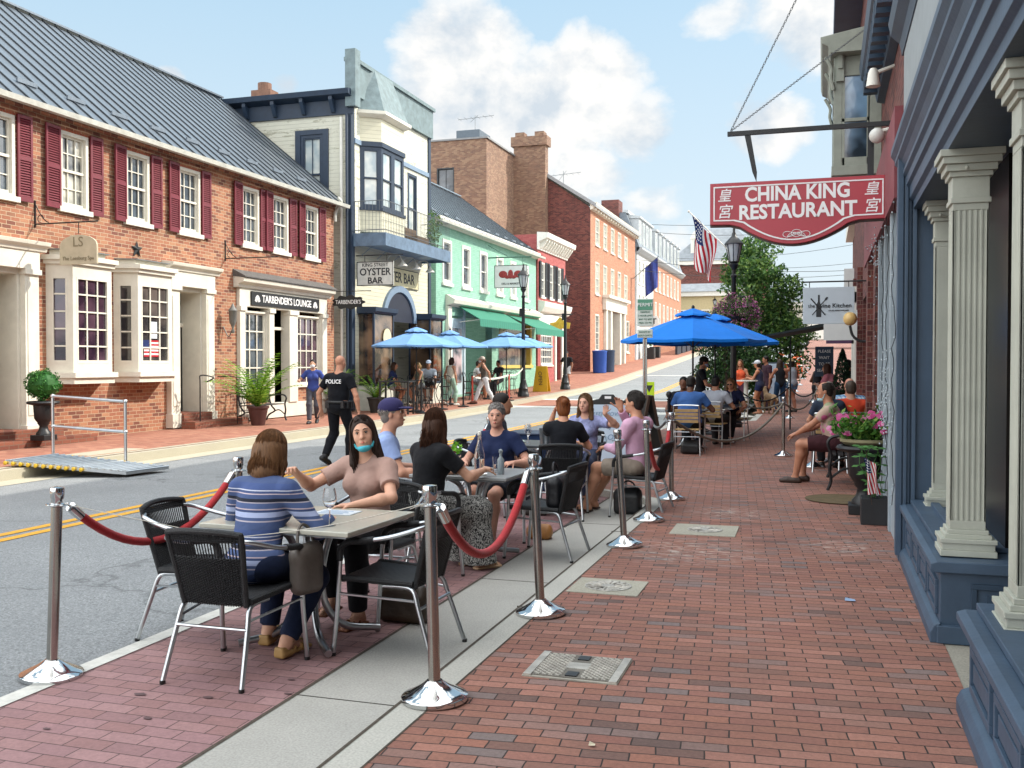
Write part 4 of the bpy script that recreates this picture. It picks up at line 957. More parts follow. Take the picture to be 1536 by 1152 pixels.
ROOFM=pm('standing_seam_roof','#727b84',.36,metal=.45,var=.12,scale=2,stretch=(1,6,1),dirt=.2); GUT=pm('gutter_metal','#b9b9b0',.5,var=.15,dirt=.4)
FL=Fac((-14.3,0),(0,1),(1,0))
def gable_roof(parent,y0,y1,xe,ze,xr,zr,xb,zb,mat,over=.28,th=.06,seam=.42,gx=None):
    r=MB(); s=(zr-ze)/(xr-xe); xo=xe+over; zo=ze+s*over
    r.hexa([(xo,y0,zo),(xo,y1,zo),(xr,y1,zr),(xr,y0,zr),(xo,y0,zo+th),(xo,y1,zo+th),(xr,y1,zr+th),(xr,y0,zr+th)])
    r.hexa([(xr,y0,zr),(xr,y1,zr),(xb,y1,zb),(xb,y0,zb),(xr,y0,zr+th),(xr,y1,zr+th),(xb,y1,zb+th),(xb,y0,zb+th)])
    ro=r.obj('roof',mat,parent); m=MB(); n=int((y1-y0)/seam); 
    for i in range(n+1):
        y=y0+.02+(y1-y0-.04)*i/n; m.hexa([(xo,y-.012,zo+th),(xo,y+.012,zo+th),(xr,y+.012,zr+th),(xr,y-.012,zr+th),(xo,y-.012,zo+th+.04),(xo,y+.012,zo+th+.04),(xr,y+.012,zr+th+.04),(xr,y-.012,zr+th+.04)])
    m.obj('seams',pm('roof_seam','#33383d',.45,metal=.2,var=.1),ro)
    m=MB(); m.box(xr-.09,xr+.09,y0,y1,zr+th+.03,zr+th+.08); m.obj('ridge_cap',mat,ro)
    k=MB()
    for i in range(int((y1-y0)/1.3)):
        y=y0+.7+i*1.3; t=.12; x=xo+(xr-xo)*t; z=zo+(zr-zo)*t+th; k.box(x-.02,x+.02,y-.25,y+.25,z+.02,z+.10)
    k_=[k.v[i:i+8] for i in range(0,len(k.v),8)]
    for q_ in k_: kk=MB(); kk.hexa(q_); kk.obj('snow_guard',ROOFM,ro)
    g=MB(); g.prism([(0,0),(.13,0),(.15,.1),(-.02,.1),],lambda a,b:(xo+a-.01,y0-.05,zo+b-.06),lambda a,b:(xo+a-.01,y1+.05,zo+b-.06)); g.obj('gutter',GUT,parent)
    return ro
# ---- long brick building with maroon shutters
A=empty('brick_building','long orange brick building with maroon shutters and grey seamed metal roof','building',(-14.3,19,.07))
holes=[]; WU=[(13.88,14.72),(15.84,16.63),(17.75,18.54),(19.58,20.41),(22.19,23.0),(23.66,24.5),(25.4,26.2)]
for a,b in WU: holes.append((a,b,4.66,6.16))
holes+= [(13.5,14.9,.2,3.4),(15.55,16.85,1.45,3.35),(17.45,18.8,1.45,3.35),(19.4,20.5,.3,3.5),(22.1,26.45,.25,3.7)]
m=MB(); FL.wall(m,7,27.2,.0,6.55,holes,.35)
m.add([(-14.3,27.2,0),(-22,27.2,0),(-22,27.2,6.55),(-18.4,27.2,9.95),(-14.3,27.2,6.55)],[(0,1,2,3,4)])
FL.profile(m,[(0,6.20),(.06,6.25),(.06,6.33),(.10,6.37),(.10,6.45),(0,6.45)],7,27.2); m.obj('wall',BK1,A,fix=False)
gable_roof(A,6.8,27.45,-14.3,6.62,-18.4,9.95,-22.5,6.62,ROOFM)
m=MB(); FL.box(m,7,27,0.2,6.4,-4.5,-1.6); m.obj('interior_block',pm('dark_interior','#1c1a1a',.9,var=.1),A)
for i,(a,b) in enumerate(WU):
    w=window(FL,a,b,4.66,6.16,A,CREAM,GL1 if i!=1 else glassmat('half_blind_glass',(.03,.035,.04),.06,'#c9c6b8'),3,2,rec=.07,cas=.075,sill=.10)
    m=MB(); FL.prism(m,[(a-.1,6.16),(b+.1,6.16),(b+.18,6.40),(a-.18,6.40)],.0,.006); m.obj('lintel',brickmat('soldier_brick%d'%i,['#a8563a','#b5603f','#9a4a31'],'#9a8068',w=.075,h=.25,mw=.012,offset=0,bump=.6) if i==0 else MATS['soldier_brick0'],A)
    rs=random.Random(i)
    shutter(FL,a-.01,-1,.41,4.6,6.2,4+rs.uniform(-1,3),MAROON,A); shutter(FL,b+.03,1,.33,4.6,6.2,3+rs.uniform(-1,3),MAROON,A)
def baywin(u0,u1,parent,glass):
    pr=.46; cu=.20; z0,z1=1.30,3.5; b=MB()
    plan=[(u0,0),(u0+cu,pr),(u1-cu,pr),(u1,0)]
    def slab(m,e,a,c,mi=0): m.prism([(plan[0][0]-e,0),(plan[1][0]-e*.6,pr+e),(plan[2][0]+e*.6,pr+e),(plan[3][0]+e,0)],lambda u,d:FL.p(u,d,a),lambda u,d:FL.p(u,d,c),mi)
    slab(b,.04,z0-.12,z0); slab(b,.10,z0,z0+.10); slab(b,.0,z0+.10,z0+.22); base_=b.obj('bay_base',CREAM,parent); b=MB(); slab(b,.0,z1-.14,z1); slab(b,.06,z1,z1+.08); slab(b,.12,z1+.08,z1+.17); slab(b,-.1,z1+.17,z1+.28)
    bw=b.obj('bay_window',CREAM,parent)
    for i,(p,q,nx) in enumerate(((plan[0],plan[1],2),(plan[1],plan[2],3),(plan[2],plan[3],2))):
        P=Vector(FL.p(p[0],p[1],0)); Q=Vector(FL.p(q[0],q[1],0)); d=(Q-P); L=d.length; d.normalize(); n=Vector((d.y,-d.x,0)); f=Fac((P.x,P.y),(d.x,d.y),(n.x,n.y))
        window(f,.0,L,z0+.22,z1-.14,parent=bw,mat=CREAM,glass=glass,nx=nx if i==1 else 1,ny=5,rec=.03,cas=.10,sill=0,proud=.0,hung=False,bar=.03,name='sash')
    m=MB(); slab(m,-.02,z1+.28,z1+.30); m.obj('lead_cap',pm('lead','#6d6f70',.6,var=.2),bw); return bw
baywin(15.46,16.95,A,GL4); B2=baywin(17.36,18.9,A,GL3)
# flag poster and notice in the second bay
f2=Fac((-14.3+.46,0),(0,1),(1,0)); m=MB()
for i in range(9): f2.box(m,17.78,18.33,1.72+i*.04,1.76+i*.04,-.036,-.030,i%2)
f2.box(m,17.71,17.95,1.9,2.08,-.0345,-.028,2); fp=m.obj('flag_poster',[cloth('#a8202c'),cloth('#d8d8d6'),cloth('#23305e')],None,fix=False); tag(fp,'small stars and stripes poster in the lower panes of the bay window','poster')
m=MB(); f2.box(m,18.02,18.22,2.12,2.48,-.036,-.03); tag(m.obj('notice',pm('notice_paper','#cfd8de',.7,var=.05),None),'pale paper notice above the flag poster in the bay window','notice')
def portal(u0,u1,z1,parent,pw=.34,door=None):
    m=MB()
    for a,b in ((u0,u0+pw),(u1-pw,u1)):
        FL.box(m,a,b,.12,z1-.55,0,.14); FL.box(m,a+.05,b-.05,.6,z1-.75,.14,.155); FL.box(m,a-.03,b+.03,.10,.42,0,.19); FL.box(m,a-.03,b+.03,z1-.62,z1-.52,0,.19)
    FL.box(m,u0,u1,z1-.52,z1-.18,0,.17); FL.profile(m,[(0,z1-.18),(.20,z1-.18),(.22,z1-.12),(.30,z1-.07),(.32,z1+.0),(0,z1+.04)],u0-.14,u1+.14)
    FL.box(m,u0+pw,u0+pw+.07,.12,z1-.52,-.55,.02); FL.box(m,u1-pw-.07,u1-pw,.12,z1-.52,-.55,.02); FL.box(m,u0+pw+.07,u1-pw-.07,z1-.62,z1-.52,-.55,.02)
    o=m.obj('door_surround',CREAM,parent,bevel=.006); a,b=u0+pw+.07,u1-pw-.07
    m=MB(); FL.box(m,a,b,.30,2.45,-.56,-.50); 
    for c in (0,1):
        for k in range(3): FL.box(m,a+.07+c*(b-a)/2,a+(b-a)/2-.04+c*(b-a)/2-.02,.45+k*.66,1.0+k*.66,-.50,-.485)
    d=m.obj('door',pm('black_door','#1d2022',.4,var=.1),parent); m=MB(); m.ell(FL.p(a+.09,-.46,1.3),.03); m.obj('handle',pm('brass','#9a7a3a',.3,metal=1,var=.1),d,True)
    m=MB(); FL.box(m,a,b,2.45,2.55,-.56,-.47); m.obj('transom_bar',CREAM,parent); m=MB(); FL.box(m,a,b,2.55,z1-.62,-.56,-.53); m.obj('transom_pane',GL1,parent)
    return o
portal(13.4,15.14,3.86,A); portal(19.1,20.78,3.88,A,pw=.33)
SBK=brickmat('step_brick',['#6a3a2c','#7a4534','#87503c'],'#7a6656',mw=.012)
for q in (((19.4,20.5,.07,.42,-.5,.25),(19.3,21.5,.07,.24,.252,.62)),((13.4,15.4,.07,.35,-.5,.45),(13.0,15.9,.07,.2,.452,.8))):
    st=MB(); [FL.box(st,*z_) for z_ in q]; st.obj('steps',SBK,A)
# shopfront
m=MB(); FL.box(m,21.95,26.6,.10,.50,-.18,.06)
for a,b in ((21.95,22.2),(23.35,23.6),(24.4,24.85),(26.3,26.58)):
    FL.box(m,a,b,.5,3.05,-.18,.10); FL.box(m,a-.02,b+.02,2.93,3.05,-.1,.14)
FL.box(m,21.95,26.6,3.05,3.52,-.18,.09); FL.profile(m,[(0,3.52),(.14,3.52),(.16,3.6),(.30,3.66),(.32,3.76),(0,3.80)],21.8,26.75)
FL.box(m,23.6,24.4,2.5,2.58,-.5,-.1); sf=m.obj('shopfront',CREAM,A,bevel=.006)
m=MB(); FL.profile(m,[(.0,3.80),(.36,3.77),(.36,3.80),(0,3.98)],21.78,26.77); m.obj('shopfront_roof',pm('grey_shingle','#5a5856',.8,var=.3,scale=12,bump=.5),sf)
window(FL,22.2,23.35,.95,2.95,sf,CREAM,GL1,3,4,rec=.06,cas=.05,sill=.05,hung=False,bar=.035); window(FL,24.85,26.3,.95,2.95,sf,CREAM,GL4,4,4,rec=.06,cas=.05,sill=.05,hung=False,bar=.035)
for a_,b_ in ((22.2,23.35),(24.85,26.3)): m=MB(); FL.box(m,a_,b_,.5,.94,-.1,0); m.obj('stall_riser',BK1,sf)
m=MB(); FL.box(m,23.6,24.4,.25,2.5,-.5,-.44); m.obj('door',pm('dark_green_door','#1f2a28',.35,var=.1),sf); m=MB(); FL.box(m,23.6,24.4,2.58,3.05,-.5,-.47); m.obj('transom_pane',GL1,sf)
sgn=MB(); FL.box(sgn,22.45,26.05,3.10,3.46,.09,.13); sgo=sgn.obj('shop_sign',pm('sign_black','#1b1c1e',.5,var=.05),None); tag(sgo,'long black board with white Tarbender\'s Lounge lettering over the shopfront','sign')
WPR=pm('white_print','#e8e8e8',.6,var=0)
text('lettering',"TARBENDER'S LOUNGE",FL.p(24.25,.134,3.28),.27,WPR,sgo,u=(0,1,0),n=(1,0,0),bold=.004,sx=.92)
for uc in (22.72,25.8):
    m=MB()
    for k in range(7):
        a=R(20+k*23.3); FL.prism(m,[(uc+.03*math.cos(a),3.17+.03*math.sin(a)),(uc+.13*math.cos(a-.16),3.17+.2*math.sin(a-.16)),(uc+.13*math.cos(a+.16),3.17+.2*math.sin(a+.16))],.13,.134)
    m.obj('shell_emblem',WPR,sgo)
# downpipe and iron brackets on the wall
m=MB(); m.tube(smooth_path([(-14.05,27.0,6.6),(-13.98,27.1,6.45),(-14.2,27.15,6.2),(-14.22,27.15,5.9)],4),.05,8); m.obj('downpipe',GUT,A,True)
def bracket(label,y,z,L,x0=-14.3,parent=None,dirx=1,drop=.0):
    m=MB(); m.tube([(x0,y,z),(x0+dirx*L,y,z)],.014,6); m.tube(smooth_path([(x0,y,z+.42),(x0+dirx*.06,y,z+.3),(x0+dirx*.2,y,z+.1),(x0+dirx*.32,y,z+.02)],4),.010,6); m.tube([(x0+dirx*.01,y,z-.06),(x0+dirx*.01,y,z+.45)],.018,6)
    m.tube([(x0+dirx*(.14+.07*math.cos(a)),y,z+.1+.07*math.sin(a)) for a in [i*math.pi/6 for i in range(10)]],.008,5)
    o=m.obj('iron_bracket',BLACK,parent,True); 
    if parent is None: tag(o,label,'bracket')
    return o
bracket('scrolled black iron sign arm above the arched spa sign',15.2,4.22,1.45); bracket('plain black iron arm reaching out above the black shopfront board',21.45,4.2,1.5)
# arched hanging sign of the spa
sp=empty('hanging_sign','pale arched spa sign above the first bay window','sign',(-13.5,15.9,3.8))
m=MB(); poly=[(-.42,3.43),(.42,3.43),(.42,3.78)]+[(.42*math.cos(a),3.78+.20*math.sin(a)) for a in [math.pi*i/10 for i in range(1,10)]]+[(-.42,3.78)]
m.prism(poly,lambda a,b:(-13.28+a,15.17,b),lambda a,b:(-13.28+a,15.21,b)); m.obj('board',pm('stone_sign','#b4ab93',.7,var=.1),sp)
m=MB(); m.tube([(-13.28,15.19,4.0),(-13.28,15.19,4.22)],.008,5); m.obj('hanger',BLACK,sp)
LSM=pm('faded_gold_print','#7d745c',.7,var=0); text('lettering','LS',(-13.28,15.165,3.84),.26,LSM,sp,bold=.0); text('lettering','The Leesburg Spa',(-13.28,15.165,3.54),.10,LSM,sp)
# barn star, house numbers, wall lantern
m=MB()
for i in range(10):
    a0=R(90+i*36); a1=R(90+(i+1)*36); r0,r1=(.2,.08) if i%2==0 else (.08,.2)
    m.add([FL.p(18.1,.07,4.06),FL.p(18.1+r0*math.cos(a0),.02,4.06+r0*math.sin(a0)),FL.p(18.1+r1*math.cos(a1),.02,4.06+r1*math.sin(a1))],[(0,1,2)])
tag(m.obj('barn_star',BLACK,None,fix=False),'black metal star on the brick above the second bay window','wall star')
wl=empty('wall_lantern','black wall lantern on the brick left of the shopfront','lantern',(-14.1,21.35,2.6)); m=MB(); m.lathe([(.03,-.42),(.05,-.38),(.02,-.3),(.06,-.2),(.09,-.12),(.10,.12),(.12,.14),(.05,.24),(.015,.32)],8,(-14.02,21.35,2.75)); m.tube(smooth_path([(-14.3,21.35,2.5),(-14.15,21.35,2.25),(-14.05,21.35,2.4)],4),.015,6); m.obj('frame',pm('grey_iron','#6a6a66',.5,var=.2),wl,True,auto=60)
# ---- white clapboard building
Bd=empty('clapboard_building','white clapboard building with navy trim, oriel window and balcony','building',(-14,31,.08)); CLAP=sidingmat('clapboard','#c9c8b8',.125,.55,'#6f6c52'); CLAPC=sidingmat('cream_clapboard','#cbc7b0',.13); FB=Fac((-14,0),(0,1),(1,0)); TEAL=pm('verdigris_shingle','#66777a',.6,var=.25,scale=5,bump=.3,dirt=.2)
m=MB(); FB.wall(m,27.8,34.15,5.2,9.9,[(32.15,32.95,5.9,8.3)],.2); 
S=Fac((-14,27.8),(-1,0),(0,-1)); S.wall(m,0,9.5,0,9.4,[(.95,1.75,6.3,8.75)],.15); m.add([(-14,34.15,0),(-23,34.15,0),(-23,34.15,9.9),(-14,34.15,9.9)],[(0,1,2,3)]); m.obj('wall',CLAP,Bd,fix=False)
m=MB(); FB.wall(m,27.8,34.15,.0,5.2,[(28.3,34.0,.2,3.35)],.2); m.obj('shop_wall',CLAPC,Bd,fix=False)
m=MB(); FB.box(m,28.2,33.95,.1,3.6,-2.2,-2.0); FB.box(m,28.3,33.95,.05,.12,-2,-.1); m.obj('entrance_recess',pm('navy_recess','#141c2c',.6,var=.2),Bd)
m=MB(); n=18; arc_=[(31.35+1.42*math.cos(math.pi*i/n),3.0+1.25*math.sin(math.pi*i/n)) for i in range(n+1)]; arcin=[(31.35+1.18*math.cos(math.pi*i/n),3.0+1.03*math.sin(math.pi*i/n)) for i in range(n+1)]
for i in range(n): m.hexa([FB.p(*q) for q in ((arc_[i][0],.0,arc_[i][1]),(arc_[i+1][0],.0,arc_[i+1][1]),(arcin[i+1][0],.0,arcin[i+1][1]),(arcin[i][0],.0,arcin[i][1]),(arc_[i][0],.09,arc_[i][1]),(arc_[i+1][0],.09,arc_[i+1][1]),(arcin[i+1][0],.09,arcin[i+1][1]),(arcin[i][0],.09,arcin[i][1]))])
m.obj('arch_trim',BLUEP,Bd)
m=MB(); FB.prism(m,arcin,.004,.03); m.obj('arch_panel',pm('navy_arch','#131b2e',.6,var=.15),Bd)
# navy cornice on the side wall, corner boards, downpipe
m=MB(); S.profile(m,[(0,9.3),(.06,9.3),(.08,9.75),(.38,9.85),(.42,10.0),(0,10.05)],-.1,9.5); 
for i in range(9): S.profile(m,[(.06,9.35),(.14,9.38),(.32,9.72),(.32,9.84),(.06,9.84)],.5+i*1.02,.62+i*1.02)
m.obj('side_cornice',NAVYP,Bd)
m=MB(); FB.box(m,27.75,27.98,.1,9.9,.0,.03); S.box(m,.0,.1,.1,9.3,.0,.04); m.obj('corner_board',NAVYP,Bd); m=MB(); FB.box(m,34.0,34.2,.1,10,.0,.05); m.obj('corner_board',NAVYP,Bd)
m=MB(); m.tube([(-14.28,27.68,.3),(-14.28,27.68,9.2)],.05,8); m.obj('downpipe',WHITEP,Bd,True); m=MB(); m.tube([(-14.08,27.66,.3),(-14.08,27.66,9.3)],.045,8); m.obj('downpipe',NAVYP,Bd,True)
window(S,.95,1.75,6.3,8.75,Bd,NAVYP,GL5,2,1,rec=.03,cas=.10,sill=.08)
m=MB(); S.box(m,.77,.95,6.2,8.9,0,.05); S.box(m,1.75,1.93,6.2,8.9,0,.05); S.box(m,.95,1.75,8.75,8.9,0,.05); m.obj('window_trim',NAVYP,Bd)
window(FB,32.15,32.95,5.9,8.3,Bd,NAVYP,GL5,1,1,rec=.05,cas=.10,sill=.08)
m=MB(); FB.box(m,27.98,34.0,8.45,8.6,0,.06); m.obj('belt_trim',BLUEP,Bd)
m=MB(); FB.box(m,27.7,34.25,9.9,10.9,-.1,.12); FB.box(m,27.62,34.3,10.9,11.02,-.15,.2); FB.box(m,27.6,27.95,9.5,11.25,-.1,.25); m.obj('parapet',TEAL,Bd)
m=MB(); m.box(-17.6,-16.9,27.9,28.4,10.0,10.35); m.lathe([(.22,0),(.22,.25),(.0,.27)],12,(-17.25,28.15,10.35)); m.obj('roof_vent',pm('rusty_metal','#7a5a4a',.7,metal=.3,var=.3),Bd)
m=MB(); m.box(-23.5,-14.1,27.8,34.1,9.86,9.98); m.obj('roof',ROOFM,Bd)
# oriel
u0,u1,pr,cu=28.4,31.0,.55,.42; plan=[(u0,0),(u0+cu,pr),(u1-cu,pr),(u1,0)]
def oslab(m,e,a,c,e2=None,ct=0):
    e2=e if e2 is None else e2
    f=lambda ee,z:[FB.p(plan[0][0]-ee,0,z),FB.p(plan[1][0]-ee*.6,pr+ee,z),FB.p(plan[2][0]+ee*.6,pr+ee,z),FB.p(plan[3][0]+ee,0,z)]
    A_=f(e,a);B_=f(e2,c); m.add(A_+B_,[(0,3,2,1),(4,5,6,7)]+[(i,(i+1)%4,4+(i+1)%4,4+i) for i in range(4)])
m=MB(); oslab(m,.0,8.6,9.35); orl=m.obj('oriel',CLAPC,Bd); m=MB(); oslab(m,.02,5.75,6.45); m.obj('oriel_apron',CLAPC,orl)
m=MB(); oslab(m,.05,8.45,8.6); m.obj('oriel_trim',NAVYP,orl); m=MB(); oslab(m,.06,6.43,6.52); m.obj('oriel_sill',NAVYP,orl)
m=MB(); oslab(m,.05,9.35,9.45,.22); oslab(m,.22,9.45,9.55); m.obj('oriel_cornice',CREAM,orl)
m=MB(); oslab(m,.14,9.55,10.95,-.32); m.obj('oriel_mansard',TEAL,orl)
for i,(p,q,nx) in enumerate(((plan[0],plan[1],1),(plan[1],plan[2],2),(plan[2],plan[3],1))):
    P=Vector(FB.p(p[0],p[1],0)); Q=Vector(FB.p(q[0],q[1],0)); d=(Q-P); L=d.length; d.normalize(); n_=Vector((d.y,-d.x,0)); f=Fac((P.x,P.y),(d.x,d.y),(n_.x,n_.y))
    for k in range(nx): window(f,L/nx*k,L/nx*(k+1),6.5,8.46,parent=orl,mat=NAVYP,glass=GL5,nx=1,ny=1,rec=.04,cas=.11,sill=0,proud=.0,name='sash')
# balcony
bal=MB(); bal.box(-14,-12.95,27.95,33.4,5.32,5.42); bl=bal.obj('balcony_floor',BLUEP,Bd); m=MB(); m.box(-12.95,-12.88,27.9,33.45,5.22,5.62); m.box(-14,-12.95,27.88,27.95,5.22,5.62); m.box(-14,-12.95,33.4,33.47,5.22,5.62); m.obj('fascia',pm('peeling_blue','#5c7186',.6,var=.25,scale=4,dirt=.5),bl)
m=MB()
for z in (5.72,6.62): m.tube([(-14,27.95,z),(-12.92,27.95,z),(-12.92,33.4,z),(-14,33.4,z)],.014,5)
for i in range(46): m.tube([(-12.92,27.95+i*.121,5.6),(-12.92,27.95+i*.121,6.62)],.007,4)
for i in range(9): m.tube([(-13.95+i*.12,27.95,5.6),(-13.95+i*.12,27.95,6.62)],.007,4)
m.obj('railing',pm('grey_railing','#5f6468',.5,metal=.3,var=.1),bl)
for i in range(5): m=MB(); m.tube(smooth_path([(-14,28.5+i*1.15,5.0),(-13.6,28.5+i*1.15,5.28),(-13.3,28.5+i*1.15,5.3)],3),.01,4); m.obj('bracket',BLUEP,bl)
rngp=random.Random(5); m=MB(); m.lathe([(.12,0),(.16,.28),(.17,.3)],12,(-13.3,32.7,5.42)); p=empty('balcony_plant','potted climbing plant at the right end of the balcony','plant',(-13.3,32.7,5.42)); m.obj('pot',pm('dark_pot','#2b2a28',.6),p,True); f=MB(); leaves(f,blob_pts((-13.25,32.7,6.3),(.3,.4,.75),420,rngp),.11,rngp); LF1=leafmat('leaf_mid','#2f4a22','#4b6b30','#71883f'); f.obj('foliage',LF1,p,fix=False)
m=MB(); m.box(-13.6,-13.1,30.9,31.9,5.42,5.9); m.box(-13.62,-13.55,30.9,31.9,5.9,6.2); tag(m.obj('balcony_bench',pm('brown_wood','#5a4632',.7,var=.2),None,bevel=.02),'small wooden bench on the balcony','bench')
# gooseneck lamps, signs
for y in (30.3,31.5,32.7):
    g=empty('gooseneck_lamp','white gooseneck lamp over the wall sign, '+{30.3:'leftmost',31.5:'middle',32.7:'rightmost'}[y]+' of three','lamp',(-14,y,4.9),0,'gooseneck lamps over the wall sign'); m=MB(); m.tube(smooth_path([(-14,y,4.95),(-13.8,y,5.2),(-13.5,y,5.2),(-13.4,y,4.98)],5),.016,6); m.obj('neck',WHITEP,g,True); m=MB(); m.lathe([(.03,.1),(.05,.04),(.16,-.08),(.17,-.1)],14,(-13.38,y,4.92)); m.obj('shade',WHITEP,g,True)
def wallsign(name,label,f,u0,u1,v0,v1,d,board,lines,group=None,th=.04,edge=None,n=None,u=None):
    r=empty(name,label,'sign',f.p((u0+u1)/2,d,v0),0,group); m=MB(); f.box(m,u0,u1,v0,v1,d,d+th); m.obj('board',board,r,bevel=.004)
    if edge:
        m=MB()
        for a,b,c,e in ((u0,u1,v1-.025,v1),(u0,u1,v0,v0+.025),(u0,u0+.025,v0,v1),(u1-.025,u1,v0,v1)): f.box(m,a,b,c,e,d+th,d+th+.008)
        m.obj('border',edge,r)
    for s_,uu,vv,sz,mt,sx in lines: text('lettering',s_,f.p(uu,d+th+.004,vv),sz,mt,r,u=tuple(f.u),n=tuple(f.n),bold=.006 if sz>.2 else .002,sx=sx)
    return r
INK=pm('dark_print','#2a2d30',.7,var=.1); OLDW=pm('old_sign_white','#c9cbc4',.7,var=.12,dirt=.35)
wallsign('wall_sign','pale painted Oyster Bar sign flat on the cream wall',FB,29.3,33.0,4.2,4.85,.0,pm('old_sign_cream','#d3c9a0',.7,var=.1,dirt=.3),[('OYSTER BAR',31.15,4.52,.5,INK,1.05)],edge=INK)
FS=Fac((0,28.1),(1,0),(0,-1))
wallsign('hanging_sign','whitish King Street Oyster Bar board hanging out from the clapboard wall',FS,-13.95,-12.7,4.0,4.75,0,OLDW,[('KING STREET',-13.32,4.64,.15,INK,1),('OYSTER',-13.32,4.42,.31,INK,.95),('BAR',-13.32,4.15,.27,INK,1.05)],edge=INK)
m=MB(); m.tube([(-14.2,28.12,4.95),(-12.4,28.12,4.95)],.016,6); m.tube([(-13.7,28.12,4.75),(-13.7,28.12,4.95)],.01,4); m.tube([(-12.95,28.12,4.75),(-12.95,28.12,4.95)],.01,4); tag(m.obj('iron_bracket',BLACK,None),'thin iron rod carrying the Oyster Bar board','bracket')
# scroll sign
ss=empty('hanging_sign','small black scroll-edged oval sign hanging at the corner of the brick building','sign',(-13.6,26.9,3.4)); m=MB(); n=40
poly=[((.52+.045*math.cos(9*a))*math.cos(a)*1.0,(.20+.03*math.cos(9*a))*math.sin(a)) for a in [2*math.pi*i/n for i in range(n)]]
m.prism(poly,lambda a,b:(-13.65+a,26.88,3.42+b),lambda a,b:(-13.65+a,26.92,3.42+b)); m.obj('board',pm('sign_black','#1b1c1e',.5),ss); text('lettering',"TARBENDER'S",(-13.65,26.875,3.42),.17,WPR,ss,sx=.8); m=MB(); m.tube([(-14.3,26.9,3.75),(-12.9,26.9,3.75)],.012,5); m.tube([(-13.65,26.9,3.6),(-13.65,26.9,3.75)],.008,4); m.obj('bracket',BLACK,ss)
# glass display cases either side of the entrance
def vitrine(u0,u1,pr,label):
    m=MB(); FB.box(m,u0,u1,.08,.85,-.6,pr); m.obj('stall_riser',pm('panelled_white','#c8cabf',.6,var=.1,dirt=.3),Bd,bevel=.01)
    m=MB(); FB.profile(m,[(-.6,3.15),(pr,3.15),(pr+.10,3.22),(pr+.12,3.35),(-.6,3.38)],u0-.1,u1+.1); m.obj('case_cornice',NAVYP,Bd)
    m=MB()
    for u in (u0,u1-.06): 
        for d in (-.3,pr-.06): FB.box(m,u,u+.06,.85,3.15,d,d+.06)
    FB.box(m,u0,u1,.85,.93,pr-.06,pr); m.obj('case_frame',NAVYP,Bd)
    m=MB(); FB.box(m,u0+.05,u1-.05,.93,3.13,-.3,pr-.03); m.obj('case_glass',glassmat('vitrine_glass','#1c1a1a',.04,'#7a6450'),Bd)
vitrine(28.25,29.75,.55,''); vitrine(32.9,34.1,.55,'')
m=MB(); m.lathe([(0,-.01),(.3,-.01),(.3,.01),(.27,.012),(.0,.012)],24); o=m.obj('round_logo',pm('logo_cream','#cfc8a4',.6,var=.1),None); o.rotation_euler=(0,R(90),0); o.location=(-13.44,29.2,2.4); tag(o,'round cream roundel on the glass display case','sign'); 
# ---- mint green building
G=empty('green_building','mint green painted brick building with metal roof and green awnings','building',(-14.2,42,.2)); FG=Fac((-14.2,0),(0,1),(1,0)); TR=pm('mint_trim','#8fc4a8',.6,var=.08,dirt=.2); ZB=.2
GW=[(35.95,36.95),(38.15,39.15),(40.35,41.35),(42.6,43.6),(44.7,45.6)]
m=MB(); FG.wall(m,35.3,49.1,.0,7.2,[(a,b,4.75,6.45) for a,b in GW]+[(46.9,47.7,4.9,6.5),(36.9,48.6,.3,3.5)],.25); S2=Fac((-14.2,49.1),(1,0),(0,1)); m.add([(-14.2,35.3,0),(-22,35.3,0),(-22,35.3,7.2),(-18.5,35.3,10.3),(-14.2,35.3,7.2)],[(0,1,2,3,4)]); m.add([(-14.2,49.1,0),(-22,49.1,0),(-22,49.1,7.2),(-18.5,49.1,10.3),(-14.2,49.1,7.2)],[(4,3,2,1,0)]); m.obj('wall',GRN,G,fix=False)
gable_roof(G,35.0,49.4,-14.2,7.25,-18.5,10.35,-22.8,7.25,pm('green_roof_metal','#8a98a2',.35,metal=.4,var=.15,scale=2),seam=.55,over=.3)
m=MB(); FG.profile(m,[(0,6.95),(.1,6.98),(.24,7.15),(.24,7.24),(0,7.24)],35.2,49.2); m.obj('eave_trim',CREAM,G)
for a,b in GW+[(46.9,47.7)]: window(FG,a,b,4.75,6.45,G,WHITEP,GL1 if a<41 else GL5,1,1,rec=.06,cas=.13,sill=.12,proud=.03)
m=MB(); FG.profile(m,[(0,3.85),(.35,3.95),(.4,4.1),(.05,4.3),(0,4.3)],36.3,49.0); FG.box(m,36.3,36.7,.2,3.85,0,.12); m.obj('shop_cornice',CREAM,G)
m=MB(); FG.box(m,36.9,38.3,.3,3.4,-.25,-.02); FG.box(m,38.3,38.45,.3,3.8,-.25,.05); m.obj('shop_pilaster',pm('pale_blue_trim','#b8ccd2',.6,var=.1),G)
m=MB(); FG.box(m,37.15,38.1,.8,3.0,-.02,.01); m.obj('shop_pane',glassmat('poster_glass','#3a4a56',.1,'#c3b0b4'),G)
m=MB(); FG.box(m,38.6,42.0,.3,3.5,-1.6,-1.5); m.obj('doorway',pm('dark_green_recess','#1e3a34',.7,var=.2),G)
m=MB(); FG.box(m,42.0,43.0,.2,3.6,-.3,0); FG.box(m,43.0,48.6,.2,1.35,-.3,0.0); FG.box(m,48.3,48.6,1.35,3.5,-.3,0); m.obj('shop_wall',GRN,G)
m=MB(); FG.box(m,43.0,48.3,1.35,1.5,-.3,.10); FG.box(m,48.05,48.3,1.5,3.5,-.2,.02); m.obj('window_sill',pm('yellow_trim','#c9b25a',.6,var=.1),G)
